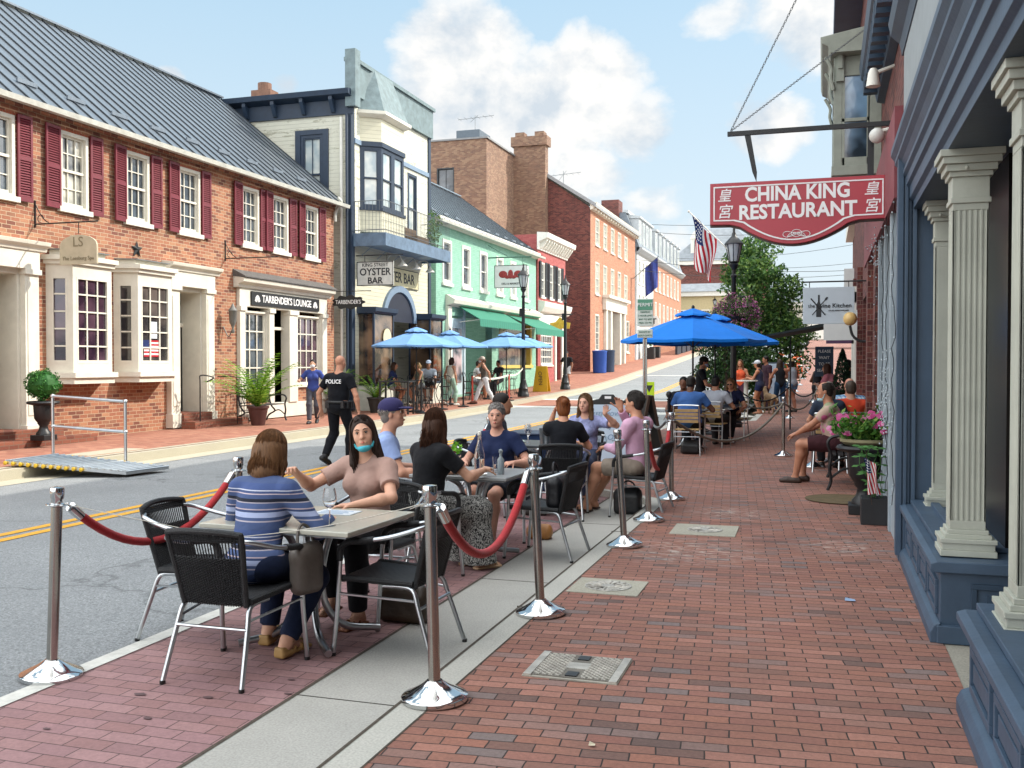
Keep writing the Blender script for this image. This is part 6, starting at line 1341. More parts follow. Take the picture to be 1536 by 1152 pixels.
text('lettering','CHINA KING',(-.265,10.308,3.285),.20,WPR,cs,bold=.006,sx=.87); text('lettering','RESTAURANT',(-.265,10.308,3.105),.20,WPR,cs,bold=.006,sx=.92)
for x in (-.975,.44): text('lettering','皇',(x,10.308,3.285),.14,WPR,cs,bold=.001,shear=.2); text('lettering','宮',(x,10.308,3.12),.15,WPR,cs,bold=.001,shear=.2)
m=MB(); m.tube([(-.265+.13*math.sin(a),10.305,2.875+.028*math.sin(2*a)) for a in [i*math.pi/20 for i in range(40)]],.003,4,closed=True); m.tube([(-.265+.05*math.sin(a),10.305,2.885+.035*math.cos(a)) for a in [i*math.pi/10 for i in range(20)]],.003,4,closed=True); m.tube([(-.265+.085*math.sin(a),10.305,2.872+.02*math.sin(2*a+1)) for a in [i*math.pi/20 for i in range(40)]],.003,4,closed=True); m.obj('scroll_ornament',WPR,cs)
sb=empty('sign_bar','black iron bar and straps carrying the red sign','bracket',(.6,10.34,3.92)); m=MB(); m.box(-.95,.66,10.32,10.36,3.90,3.945); m.obj('bar',BLACK,sb); 
m=MB(); m.box(.40,.46,10.33,10.35,3.42,3.90); m.obj('strap',BLACK,sb); m=MB(); m.prism([(-.78,3.90),(-.72,3.90),(-.655,3.52),(-.66,3.42),(-.70,3.52)],lambda a,b:(a,10.33,b),lambda a,b:(a,10.345,b)); m.obj('strap',BLACK,sb)
def chain(name,label,a,b,sag=0,link=.024,r=.0032,mat=None,parent=None):
    P=arc(a,b,sag,30); m=MB(); L=(Vector(b)-Vector(a)).length; n=int(L/(link*1.35))
    for i in range(n):
        t=(i+.5)/n; k=t*30; i0=min(29,int(k)); p=P[i0].lerp(P[i0+1],k-i0); d=(P[i0+1]-P[i0]).normalized(); s=d.cross(Vector((0,0,1)) if abs(d.z)<.9 else Vector((1,0,0))).normalized(); u=d.cross(s); w=s if i%2 else u
        m.tube([tuple(p+d*link*.95*math.cos(x)*.9+w*link*.36*math.sin(x)) for x in [q*math.pi/4 for q in range(8)]],r,4,closed=True)
    o=m.obj(name,mat or pm('galvanised','#7f8486',.4,metal=.8,var=.1),parent); 
    if parent is None: tag(o,label,'chain')
    return o
chain('chain','steeper of the two chains holding up the sign bar',(-.92,10.34,3.95),(.64,8.0,6.1)); chain('chain','shallower of the two chains holding up the sign bar',(-.92,10.34,3.95),(.64,12.4,5.65))
# wine sign, others behind
ws=empty('wine_sign','white wine kitchen board with a bottle emblem','sign',(.06,15,2.14)); m=MB(); m.box(-.29,.42,14.98,15.02,2.15,2.68); m.obj('board',pm('sign_blue_white','#b9c6cf',.5,var=.04),ws,bevel=.004)
m=MB(); m.prism([(-.035,2.25),(.035,2.25),(.035,2.42),(.012,2.47),(.012,2.57),(-.012,2.57),(-.012,2.47),(-.035,2.42)],lambda a,b:(a-.07,14.974,b),lambda a,b:(a-.07,14.98,b)); 
m.tube([(-.16,14.975,2.28),(.02,14.975,2.50)],.006,4); m.tube([(.02,14.975,2.28),(-.18,14.975,2.52)],.009,4); m.tube([(.02,14.975,2.50),(.05,14.975,2.535)],.013,4); m.obj('bottle_emblem',INK,ws)
text('lettering','the',(-.17,14.974,2.41),.075,INK,ws); text('lettering','wine Kitchen',(.155,14.974,2.41),.085,INK,ws,bold=.001); text('lettering','eat.sip.enjoy everyday',(.20,14.974,2.345),.032,INK,ws,shear=.4)
m=MB(); m.tube([(-.3,15,2.76),(.66,15,2.76)],.012,5); m.tube([(-.2,15,2.68),(-.2,15,2.76)],.006,4); m.tube([(.34,15,2.68),(.34,15,2.76)],.006,4); m.obj('bracket',BLACK,ws)
w2=empty('hanging_sign','plain white board partly hidden behind the wine kitchen board','sign',(.35,18,1.95)); m=MB(); m.box(.0,.55,18,18.04,1.98,2.5); m.obj('board',MATS['sign_white'],w2); text('lettering','OPEN',(.27,17.99,2.15),.12,INK,w2) if False else None
w3=empty('hanging_sign','small purple board low on the far shop wall','sign',(.5,21,2.05)); m=MB(); m.box(.05,.62,21,21.04,1.98,2.16); m.obj('board',pm('purple_sign','#4a2a4c',.5,var=.2),w3)
w4=empty('hanging_sign','white and blue square sign high on the farthest right shops','sign',(.6,30,3.7)); m=MB(); m.box(.55,1.3,30,30.05,3.4,4.3); m.obj('board',MATS['sign_white'],w4); m=MB(); m.box(.5,1.35,29.98,30.06,2.7,3.4); m.obj('lower_panel',pm('slate_blue_sign','#3f566c',.6,var=.1),w4)
N3=empty('far_shop_row','dark brick shops farther along the near pavement','building',(2.2,40,0)); m=MB(); m.box(1.2,6,24.05,46,-1,7.0); m.obj('wall',BK3,N3); m=MB(); m.box(.9,6,24.1,46,6.9,7.3); m.obj('cornice',WHITEP,N3); m=MB(); m.box(1.17,1.2,26,31,.4,2.8); m.box(1.17,1.2,33,38,.4,2.8); m.obj('shop_pane',GL3,N3)
aw=empty('awning','flat black awning jutting over the far pavement','awning',(.2,24,2.3)); m=MB(); m.hexa([(-1.35,23.2,2.17),(1.2,23.2,2.62),(1.2,25.6,2.62),(-1.35,25.6,2.17),(-1.35,23.2,2.21),(1.2,23.2,2.72),(1.2,25.6,2.72),(-1.35,25.6,2.21)]); m.obj('canopy',pm('black_canvas','#16201f',.8,var=.1),aw)
m=MB(); m.tube([(-1.33,25.5,2.15),(-.55,25.5,.05)],.02,5) if False else m.tube([(-.75,24.4,2.2),(-.75,24.4,.0)],.02,5); m.obj('post',BLACK,aw)
# street tree and shrubs
LFT=leafmat('leaf_tree','#2c4a28','#466b34','#7a964c',.3)
tree('leafy green street tree behind the lamp post',(-2.35,39,T(39)),6.3,1.95,17000,.19,LFT,6,.11,clumps=44,clear=.10)
tree('dark leafy street tree nearer the blue parasols',(-3.3,35.5,T(35)),3.7,1.5,5200,.16,leafmat('leaf_dark','#1b3020','#2c4a26','#4b6a35',.25),9,.09,clumps=18,clear=.28)
cf=empty('conifer_shrub','dark clipped conifer in a pot by the far shops','plant',(.42,24,0)); rc=random.Random(2); f=MB(); pts=[]
for i in range(2600):
    z=rc.random()**.8; a=rc.uniform(0,6.28); r_=.32*(1-z)**.7*rc.uniform(.75,1.05); pts.append((.42+r_*math.cos(a),24+r_*math.sin(a),.45+1.45*z))
leaves(f,pts,.075,rc); f.obj('foliage',leafmat('leaf_conifer','#14281c','#1f3a26',None,.1),cf,fix=False); m=MB(); m.lathe([(.15,0),(.2,.45),(.22,.47)],12,(.42,24,0)); m.obj('pot',BLACK,cf,True)
# distant truck, barrels
tk=empty('parked_truck','white truck parked high at the end of the street','truck',(0.2,104,4.0)); zt=T(104)-.05; m=MB(); m.prism([(-3.0,.75),(-3.1,1.5),(-2.4,2.0),(-1.6,2.9),(1.0,3.0),(1.2,.75)],lambda a,b:(a,101.6,zt+b),lambda a,b:(a,103.6,zt+b)); m.box(1.2,6,101.5,103.7,zt+.8,zt+3.2); m.obj('body',WHITEP,tk,bevel=.08)
for x in (-1.9,3.6):
    m=MB(); m.lathe([(.2,-.13),(.45,-.14),(.55,-.1),(.55,.1),(.45,.14),(.2,.13)],20); o=m.obj('wheel',BPLAST,tk,True); o.matrix_basis=Matrix.Translation((x,101.5,zt+.52))@Matrix.Rotation(R(90),4,'X'); m=MB(); m.lathe([(0,-.15),(.28,-.15),(.28,.15),(0,.15)],14); h_=m.obj('rim',ALU,None,True); h_.parent=o
for i,(x,y) in enumerate(((-2.1,58),(-1.7,60),(-1.5,63),(-2.6,66))):
    b=empty('traffic_barrel','orange and white traffic barrel, '+('nearest','second','third','farthest')[i]+' in the works row','barrel',(x,y,T(y))); m=MB(); m.lathe([(.36,0),(.36,.06),(.28,.08),(.22,1.0),(.1,1.05)],16); o=m.obj('drum',stripemat('barrel_stripes',[(.18,'#d8521c'),(.14,'#d8521c'),(.13,'#cfcfca')]),None,True); o.parent=b
fw=farbox('pale building in the gap at the far end of the street',-8,6,150,160,6,10.5,pm('pale_wall','#b9b3a2',.8,var=.1),SLR,[(2,3,7.5,9),(5,6,7.5,9),(8,9,7.5,9)],hip=1,rh=2)
# ------------------------------------------------------------------ street furniture on the far side
L1=lamp_post(); L1['label']='black street lamp on the far kerb in front of the mint building'; L1.location=(-11.5,37.96,T(38)+.1); L1.scale=(.98,)*3; GRP='black street lamps along the kerbs'; L1['group']=GRP
dup(L1,(-11.5,44.7,T(44.7)+.1),0,'black street lamp on the far kerb in front of the red shop',GRP,scale=.98)
dup(L1,(-2.13,25,0),0,'black street lamp on the near kerb with flag and flower basket',GRP,scale=.91); dup(L1,(-11.6,112,T(112)),0,'distant black street lamp past the mansard row',GRP,scale=.98)
# bench, palm, topiary, handrails, ramp
def iron_bench(label,loc,rz):
    r=empty('park_bench',label,'bench',(0,0,0)); m=MB()
    for i in range(5): m.box(-.72,.72,-.2+i*.085,-.135+i*.085,.43,.45)
    m.obj('seat',BLACK,r,bevel=.004); m=MB(); 
    for i in range(9): m.tube(smooth_path([(-.66+i*.165,-.24,.47),(-.62+i*.165,-.28,.62),(-.68+i*.165,-.3,.72),(-.64+i*.165,-.33,.86)],3),.011,5)
    m.tube([(-.72,-.335,.88),(-.4,-.34,.93),(.4,-.34,.93),(.72,-.335,.88)],.018,6); m.tube([(-.72,-.25,.5),(.72,-.25,.5)],.015,6); m.obj('backrest',BLACK,r,True)
    for q in (1,-1):
        m=MB(); m.tube(smooth_path([(q*.72,.24,.0),(q*.72,.2,.12),(q*.72,.22,.28),(q*.72,.2,.44),(q*.72,.24,.6),(q*.72,.12,.68),(q*.72,-.3,.66)],4),.022,6); m.obj('leg',BLACK,r,True)
        m=MB(); m.tube(smooth_path([(q*.72,-.36,.0),(q*.72,-.28,.15),(q*.72,-.1,.26),(q*.72,-.22,.42),(q*.72,-.34,.9)],4),.022,6); m.tube(smooth_path([(q*.72,.2,.16),(q*.72,0,.28),(q*.72,-.28,.14)],4),.016,6); m.obj('leg',BLACK,r,True)
    r.location=loc; r.rotation_euler=(0,0,rz); return r
iron_bench('ornate black iron bench in front of the brick shopfront',(-13.75,22.3,.075),-math.pi/2)
def palm(label,loc,h,n,seed,pot=True,potc='#4a2a26'):
    r=empty('potted_palm',label,'plant',loc); rg=random.Random(seed); f=MB()
    for i in range(n):
        a=rg.uniform(0,6.28); el_=rg.uniform(.75,1.5); L=h*rg.uniform(.6,1.0); pts=[Vector((0,0,.4))]
        for k in range(8):
            d=Vector((math.cos(a)*math.cos(el_),math.sin(a)*math.cos(el_),math.sin(el_))); pts.append(pts[-1]+d*L/8); el_-=.12
        f.tube(pts,[.012-.0012*k for k in range(9)],3)
        for k in range(2,9):
            for s_ in (1,-1):
                for w_ in (0,.5):
                    p=pts[k-1].lerp(pts[k],w_); d=(pts[k]-pts[k-1]).normalized(); sd_=d.cross(Vector((0,0,1))).normalized()*s_; tip=p+(sd_*.75+d*.6-Vector((0,0,.25)))*L*.22*(1-.07*k); b=d*.022; f.add([p-b,p+b,tip],[(0,1,2)])
    o=f.obj('fronds',leafmat('leaf_palm','#3f6a1e','#6c9a30','#9cc050',.35),None,fix=False); o.parent=r
    m=MB(); m.lathe([(.16,0),(.24,.40),(.27,.42),(.27,.47),(.23,.46)],18); o=m.obj('pot',pm('pot'+potc,potc,.6,var=.15),None,True); o.parent=r; return r
palm('bright green palm in a dark red pot beside the iron bench',(-13.1,21.0,.075),1.75,34,3); palm('leafy potted plant between the brick shop and the clapboard building',(-13.9,26.6,.075),1.3,22,5,potc='#2b2a28'); palm('broad leaved potted plant beside the glass display case',(-13.0,27.4,.08),1.2,16,8,potc='#2b2a28')
tp=urn('tall black urn with a round clipped box bush by the first doorway',1.0); rg=random.Random(8); f=MB(); leaves(f,[p for p in blob_pts((0,0,1.02),(.33,.33,.31),2600,rg,.9)],.055,rg); f.ell((0,0,1.02),(.27,.27,.25)); LFB=leafmat('leaf_box','#1f4a1f','#2f6a2a','#4d8a3a',.15); f.obj('topiary',LFB,None,fix=False).parent=tp; tp.location=(-13.35,14.35,.2); tp.scale=(.98,)*3
hr=empty('stair_handrail','thin black iron handrail by the door steps','handrail',(-13.6,20.9,.1)); m=MB()
for y0 in (20.95,):
    m.tube([(-14.2,y0,1.25),(-13.75,y0,1.25),(-13.65,y0+.9,1.15),(-13.65,y0+.95,.1)],.014,5); m.tube([(-13.68,y0+.05,.1),(-13.68,y0+.05,1.2)],.014,5)
    for k in range(7): m.tube([(-13.67,y0+.1+k*.12,.2),(-13.67,y0+.1+k*.12,1.18)],.007,4)
m.obj('rail',BLACK,hr); h2=empty('stair_handrail','curled black iron grab rail left of the door','handrail',(-13.7,19.6,.1)); m=MB(); m.tube(smooth_path([(-13.72,19.55,.1),(-13.72,19.55,1.1),(-13.66,19.5,1.3),(-13.5,19.75,1.25),(-13.7,19.8,1.15)],5),.016,6); m.obj('rail',BLACK,h2,True)
rp=empty('access_ramp','aluminium folding ramp with yellow edge wheels resting on the far kerb','ramp',(-10.4,12.0,.0)); m=MB(); P=[(-11.3,11.4,.12),(-11.35,12.5,.12),(-9.55,12.8,-.04),(-9.65,11.95,-.04)]
m.hexa([tuple(p) for p in P]+[(x,y,z+.045) for x,y,z in P]); m.obj('deck',ALU,rp); m=MB()
for i in range(18):
    t=i/17; a=Vector(P[0]).lerp(Vector(P[3]),t); b=Vector(P[1]).lerp(Vector(P[2]),t); m.tube([a+Vector((0,0,.05)),b+Vector((0,0,.05))],.012,4)
m.obj('treads',ALU,rp); yw=pm('ramp_yellow','#d0a92a',.5,var=.05); m=MB()
for i in range(11):
    a=Vector(P[0]).lerp(Vector(P[3]),(i+.2)/16); m.ell((a.x,a.y-.03,a.z+.02),(.032,.02,.032),8,6); b=Vector(P[1]).lerp(Vector(P[2]),(i+.4)/12.5); m.ell((b.x,b.y+.03,b.z+.02),(.032,.02,.032),8,6)
m.obj('edge_wheels',yw,rp,True)
m=MB(); a=Vector((-11.45,12.5,.10)); b=Vector((-10.3,12.75,.02))
for p in (a,b): m.tube([p,p+Vector((0,0,.98))],.024,8)
for h_ in (.97,.5): m.tube([a+Vector((0,0,h_)),b+Vector((0,0,h_+ (0 if h_>.9 else .0)))],.024,8)
for p in (a,b):
    for h_ in (.97,.5): m.ell(tuple(p+Vector((0,0,h_))),.036,8,6)
m.obj('handrail',ALU,rp,True)
# ---- outdoor seating of the oyster bar: bistro sets, parasols, posts
def bistro_table(h=.74,r=.38):
    t=empty('bistro_table','black round metal bistro table','table'); m=MB(); m.lathe([(0,h-.02),(r,h-.02),(r,h),(0,h)],20); m.obj('tabletop',pm('dark_metal_top','#3a3d40',.4,metal=.5,var=.1),t); m=MB()
    for i in range(4):
        a=i*math.pi/2+.7; m.tube(smooth_path([(r*.8*math.cos(a),r*.8*math.sin(a),h-.02),(.08*math.cos(a),.08*math.sin(a),h*.5),(r*.85*math.cos(a),r*.85*math.sin(a),0)],4),.013,5)
    m.obj('frame',BLACK,t,True); return t
def bar_stool(h=.72,back=True):
    t=empty('bar_stool','black wire bar stool','stool'); m=MB(); m.lathe([(0,h-.03),(.18,h-.03),(.19,h),(0,h+.01)],14); m.obj('seat',BLACK,t,True)
    for i in range(4):
        a=i*math.pi/2+.78; m=MB(); m.tube(smooth_path([(.15*math.cos(a),.15*math.sin(a),h-.02),(.13*math.cos(a),.13*math.sin(a),h*.6),(.24*math.cos(a),.24*math.sin(a),0)],4),.012,5); m.obj('leg',BLACK,t,True)
    m=MB(); m.tube([(.17*math.cos(a),.17*math.sin(a),h*.3) for a in [i*math.pi/7 for i in range(14)]],.008,4,closed=True); m.tube([(.14*math.cos(a),.14*math.sin(a),h*.6) for a in [i*math.pi/7 for i in range(14)]],.008,4,closed=True); m.obj('foot_ring',BLACK,t,True)
    if back:
        m=MB(); m.tube(smooth_path([(-.17,-.1,h),(-.17,-.17,h+.28),(0,-.2,h+.36),(.17,-.17,h+.28),(.17,-.1,h)],5),.011,5)
        for k in range(3): m.tube([(-.08+k*.08,-.16,h),(-.08+k*.08,-.19,h+.33)],.006,4)
        m.obj('backrest',BLACK,t,True)
    return t
BT=bistro_table(.98,.36); BS=bar_stool(.70); BT['group']='tall bistro tables under the pale parasols'; BS['group']='wire bar stools under the pale parasols'
sets=[(-12.2,28.6,'under the nearest pale parasol'),(-12.4,30.6,'between the first and second pale parasols'),(-12.6,36.4,'in front of the mint doorway'),(-12.7,39.2,'in front of the display window of the mint building')]
first=True
for i,(x,y,wd) in enumerate(sets):
    t=BT if i==0 else dup(BT,(0,0,0)); t.location=(x,y,T(y)+.075); t['label']='tall black round bistro table '+wd
    for k,(dx,dy,rz,w2_) in enumerate(((-.15,-.75,0,'near side'),(.1,.75,math.pi,'far side'),(-.75,.1,-math.pi/2,'wall side'))):
        s_=BS if (i==0 and k==0) else dup(BS,(0,0,0)); s_.location=(x+dx,y+dy,T(y)+.075); s_.rotation_euler=(0,0,rz); s_['label']='wire bar stool, %s, at the table %s'%(w2_,('under the nearest parasol','between first and second parasols','by the mint doorway','by the mint display window')[i])
PU=umbrella('x','#6d97c6',1.42,2.52,n=8,drop=.46,polec=BLACK); PG='pale blue parasols on the far pavement'; PU['group']=PG
pl=[(-12.0,28.2,'pale blue parasol nearest the glass display case'),(-12.5,32.4,'pale blue parasol second from the display case, before the mint building'),(-12.0,37.3,'pale blue parasol in front of the mint doorway, left of the lamp'),(-12.6,41.2,'pale blue parasol half hidden behind its neighbour by the lamp')]
for i,(x,y,lb) in enumerate(pl):
    o=PU if i==0 else dup(PU,(0,0,0)); o.location=(x,y,T(y)+.075); o.rotation_euler=(0,0,.2+i*.5); o['label']=lb
rt=empty('barrier_table','tall dark metal framed counter table at the pavement edge','table',(-11.9,26.9,.075)); m=MB(); m.box(-12.6,-11.6,26.7,27.2,1.02,1.06); m.obj('tabletop',pm('dark_metal_top','#3a3d40',.4),rt); 
for a in ((-12.55,26.75),(-11.65,26.75),(-12.55,27.15),(-11.65,27.15)): m=MB(); m.box(a[0]-.025,a[0]+.025,a[1]-.025,a[1]+.025,.07,1.02); m.obj('leg',BLACK,rt)
# red and black post barriers
def slimpost(label,x,y,mat,z=None,h=.98,name='barrier_post',cat='post',grp=None):
    r=empty(name,label,cat,(x,y,T(y)+.075 if z is None else z),0,grp); m=MB(); m.lathe([(.19,0),(.19,.03),(.06,.05),(.03,.07)],18); o=m.obj('base',BLACK,None,True); o.parent=r; m=MB(); m.lathe([(.032,.05),(.032,h)],12); o=m.obj('post',mat,None,True); o.parent=r; m=MB(); m.lathe([(.036,h),(.036,h+.03),(.01,h+.05)],12); o=m.obj('cap',BPLAST if mat is not BLACK else mat,None,True); o.parent=r; return r
REDP=pm('red_post','#c04a3c',.5,var=.08)
slimpost('red barrier post at the kerb by the pedestrian in white trousers',-11.35,35.6,REDP); slimpost('red barrier post behind the pedestrian in white trousers',-12.0,33.3,REDP); slimpost('black barrier post near the white tank top woman',-11.7,29.6,BLACK); slimpost('black barrier post at the nearest corner of the bar terrace',-11.5,27.4,BLACK); slimpost('black barrier post between the two parasols',-11.6,31.3,BLACK)
for k,(a,b,l) in enumerate((((-12.0,33.3,.95),(-11.35,35.6,.95),'white tape between the two red posts'),((-11.35,35.6,.95),(-11.5,37.9,1.15),'white tape from the red post up to the street lamp'))):
    m=MB(); P=arc((a[0],a[1],a[2]+T(a[1])+.07),(b[0],b[1],b[2]+T(b[1])+.07),.12,10); 
    for i in range(10): m.hexa([P[i],P[i+1],P[i+1]+Vector((.006,0,0)),P[i]+Vector((.006,0,0)),P[i]+Vector((0,0,.07)),P[i+1]+Vector((0,0,.07)),P[i+1]+Vector((.006,0,.07)),P[i]+Vector((.006,0,.07))])
    tag(m.obj('barrier_tape',WHITEP,None),l,'tape')
# wet floor sign, bins, planters
wf=empty('floor_sign','yellow folding caution sign standing on the far pavement','sign',(-12.1,42.8,T(43)+.08)); YL=pm('caution_yellow','#d0a418',.5,var=.05); z=T(43)+.08
for s_ in (1,-1):
    m=MB(); m.hexa([(-12.45,42.8+s_*.25,z),(-11.75,42.8+s_*.25,z),(-11.85,42.8+s_*.02,z+1.15),(-12.35,42.8+s_*.02,z+1.15),(-12.45,42.8+s_*.28,z),(-11.75,42.8+s_*.28,z),(-11.85,42.8+s_*.05,z+1.15),(-12.35,42.8+s_*.05,z+1.15)]); m.obj('panel',YL,wf,bevel=.01)
text('lettering','OPEN',(-12.1,42.53,z+.6),.24,INK,wf,u=(0,0,-1),n=(0,-1,.2))
for i,(x,y) in enumerate(((-13.3,60.3),(-13.0,61.3))):
    b=empty('litter_bin',('blue litter bin by the gable wall, nearer one','blue litter bin by the gable wall, farther one')[i],'bin',(x,y,T(y)+.08)); m=MB(); m.lathe([(.42,0),(.45,1.25),(.47,1.3),(.47,1.36),(.3,1.4)],18); o=m.obj('body',pm('bin_blue','#1d4a9a',.5,var=.08) if i==0 else pm('bin_dark','#22344c',.5),None,True); o.parent=b
for i,(x,y) in enumerate(((-13.4,79.5),(-13.3,81.5))):
    b=empty('box_planter','small round clipped bush in a black box, '+('nearer' if i==0 else 'farther')+' of the pair before the white house','planter',(x,y,T(y)+.08)); m=MB(); m.box(-.4,.4,-.4,.4,0,.9); o=m.obj('box',BLACK,None); o.parent=b; rg=random.Random(i); f=MB(); leaves(f,blob_pts((0,0,1.5),(.5,.5,.5),700,rg,.8),.13,rg); o=f.obj('foliage',LFB,None,fix=False); o.parent=b
m=MB(); rl=random.Random(5)
wk=empty('outdoor_tables','far terrace with dark tables and a dark wall of umbrellas','furniture') if False else None
for i in range(7):
    b=empty('terrace_panel','dark planter panel number row before the orange mansard house','screen',(-12.3,88+i*3.2,T(88+i*3.2)),0,'dark screens along the far terrace'); m=MB(); m.box(-.1,.1,-1.2,1.2,.05,1.5); o=m.obj('panel',pm('dark_screen','#1f2430',.7,var=.2),None); o.parent=b; b['label']='dark terrace screen on the far pavement before the orange mansard house'
# flags on the house fronts
fp_=empty('flagpole_flag','dark blue flag on a slanted pole on the big brick house','flag',(-14.1,76.5,9)); m=MB(); m.tube([(-14.2,76.5,8.2),(-12.2,76.5,9.9)],.03,5); m.obj('pole',pm('grey_railing','#5f6468',.5),fp_); m=MB(); n=8; vs=[(-12.3-.12*i-.0*j,76.5+.15*math.sin(i*1.3+j*.4),9.8-.10*i-.33*j) for i in range(n+1) for j in range(8)]; m.add(vs,[(i*8+j,(i+1)*8+j,(i+1)*8+j+1,i*8+j+1) for i in range(n) for j in range(7)]); m.obj('cloth',cloth('#3a4684'),fp_,fix=False)
ah=empty('hanging_sign','white AHT plate hanging from the far brick house','sign',(-12.6,76,5)); m=MB(); m.prism([(-.8,.0),(-.65,-.3),(.65,-.3),(.8,0),(.8,.3),(.65,.6),(-.65,.6),(-.8,.3)],lambda a,b:(-12.9+a,75.9,4.65+b),lambda a,b:(-12.9+a,76,4.65+b)); m.obj('board',MATS['sign_white'],ah); text('lettering','AHT',(-12.9,75.88,4.8),.62,INK,ah,bold=.01)
# ---- in the road: pedestrian sign
pd=empty('pedestrian_sign','fluorescent yellow-green in-street pedestrian crossing sign','sign',(-5.0,29.6,ROAD)); FLU=pm('fluorescent_green','#b6d400',.5,var=.04); m=MB(); m.lathe([(.3,0),(.28,.05),(.06,.09)],14); m.obj('base',BPLAST,pd,True) if False else None
m2=MB(); m2.lathe([(.3,0),(.28,.05),(.06,.09)],14); o=m2.obj('base',BPLAST,None,True); o.parent=pd
m2=MB(); m2.prism([(-.15,.12),(.02,.12),(.15,.3),(.15,1.1),(-.15,1.1)],lambda a,b:(a,-.02,b),lambda a,b:(a,.02,b)); o=m2.obj('panel',FLU,None,bevel=.004); o.parent=pd
m2=MB(); m2.prism([(-.11,1.0),(.11,1.0),(0,.78)],lambda a,b:(a,-.024,b),lambda a,b:(a,-.02,b)); m2.ell((0,-.022,.62),(.03,.004,.03)); m2.tube([(0,-.024,.58),(.0,-.024,.46),(-.05,-.024,.34)],.012,4); m2.tube([(0,-.024,.46),(.05,-.024,.34)],.012,4); m2.tube([(-.06,-.024,.5),(0,-.024,.56),(.06,-.024,.5)],.009,4); o=m2.obj('walking_figure',INK,None); o.parent=pd
# ---- near side: parking sign post, chain bollard
ps=empty('sign_post','steel post with white and green parking notices','sign post',(-2.95,17,0)); m=MB(); m.box(-2.985,-2.915,16.99,17.03,0,2.0); m.tube([(-2.95,17.02,0),(-2.95,17.02,2.1)],.035,8); m.obj('post',POLE,ps,True)
m=MB(); m.box(-3.085,-2.80,16.965,16.985,2.22,2.70); m.obj('parking_plate',pm('sign_pale','#c4cdc6',.5,var=.04),ps,bevel=.01); m=MB(); m.box(-3.07,-2.815,16.958,16.965,2.50,2.68); m.obj('green_band',pm('sign_green','#4d8a70',.5,var=.04),ps)
m=MB(); m.box(-3.08,-2.81,16.965,16.985,2.02,2.17); m.obj('lower_plate',MATS['sign_pale'],ps,bevel=.01); GN=pm('green_print','#2f6a52',.6,var=0)
text('lettering','PERMIT',(-2.94,16.955,2.59),.085,WPR,ps); 
for k,s_ in enumerate(('PARKING','2 HOUR LIMIT','8AM TO 6PM','MON TO FRI')): text('lettering',s_,(-2.94,16.96,2.465-k*.062),.04,GN,ps)
text('lettering','EXCEPT BY',(-2.945,16.96,2.12),.04,GN,ps); text('lettering','GOLF CARTS',(-2.945,16.96,2.06),.042,GN,ps)
bb=empty('chain_bollard','slim black bollard with a ball top','bollard',(-2.62,17.6,0)); m=MB(); m.lathe([(.05,0),(.04,.05),(.028,.1),(.028,.92),(.045,.94),(.02,.96),(.05,1.0),(.055,1.03),(.04,1.07),(.01,1.085)],14); o=m.obj('post',BLACK,None,True); o.parent=bb
chain('chain','grey chain from the sign post to the ball topped bollard',(-2.95,17,.95),(-2.62,17.6,.75),.1,.04); chain('chain','grey chain from the bollard down to the near stanchion',(-2.95,16.95,1.0),(-1.75,11.5,.9),.25,.045,.006)
# ---- blue parasols over the near seating
BU=umbrella('bright blue parasol over the nearer pavement table','#1272cf',1.45,2.58,n=8,drop=.53,name='patio_umbrella'); BU['group']='bright blue parasols'; BU.location=(-2.5,20,0); BU.rotation_euler=(0,0,.12)
b2=dup(BU,(-2.3,22.3,0),.5,'bright blue parasol behind the nearer one','bright blue parasols')
# flag and flower basket of the near lamp
LX,LY=-2.13,25
fg=empty('american_flag','stars and stripes hanging from the near street lamp','flag',(LX,LY,3.9)); m=MB(); m.tube([(LX,LY,4.25),(LX-1.08,LY-.1,5.35)],.016,6); m.ell((LX-1.1,LY-.1,5.37),.03,8,6); m.obj('pole',WHITEP,fg,True)
def ff(u,v):
    a=Vector((LX-1.02,LY-.1,5.28)); b=Vector((LX-.45,LY-.06,4.70)); h=a.lerp(b,v); 
    return (h.x+(.05*u-.16*(v-.3)*u)+.05*math.sin(u*5+v*7),h.y+.09*math.sin(v*9+u*2)*(.3+u),h.z-1.32*u-.05*math.sin(v*8)*u+.25*v*u)
flagmesh('cloth',fg,ff,1.3,.8)
hbk=empty('flower_basket','big round basket of pink and violet flowers on the near lamp','flowers',(LX+.05,LY-.35,2.4)); rg=random.Random(21); f=MB(); leaves(f,blob_pts((LX+.1,LY-.3,2.78),(.60,.5,.52),2600,rg,.85),.075,rg); f.obj('foliage',leafmat('leaf_petunia','#2a4424','#45632f','#6a7f45',.2),hbk,fix=False)
f=MB(); c=0
for p in blob_pts((LX+.1,LY-.3,2.78),(.64,.54,.54),1500,rg,1.0): leaves(f,[p],.075,rg)
f.obj('petals',leafmat('petal_pink','#7a2f6a','#b0608f','#d3a0b8',.2),hbk,fix=False); m=MB(); m.lathe([(.05,-.3),(.25,-.15),(.34,.1),(.35,.12)],14,(LX+.1,LY-.3,2.6)); m.tube([(LX,LY,3.3),(LX+.1,LY-.3,3.3)],.015,5); m.obj('basket',BPLAST,hbk,True)
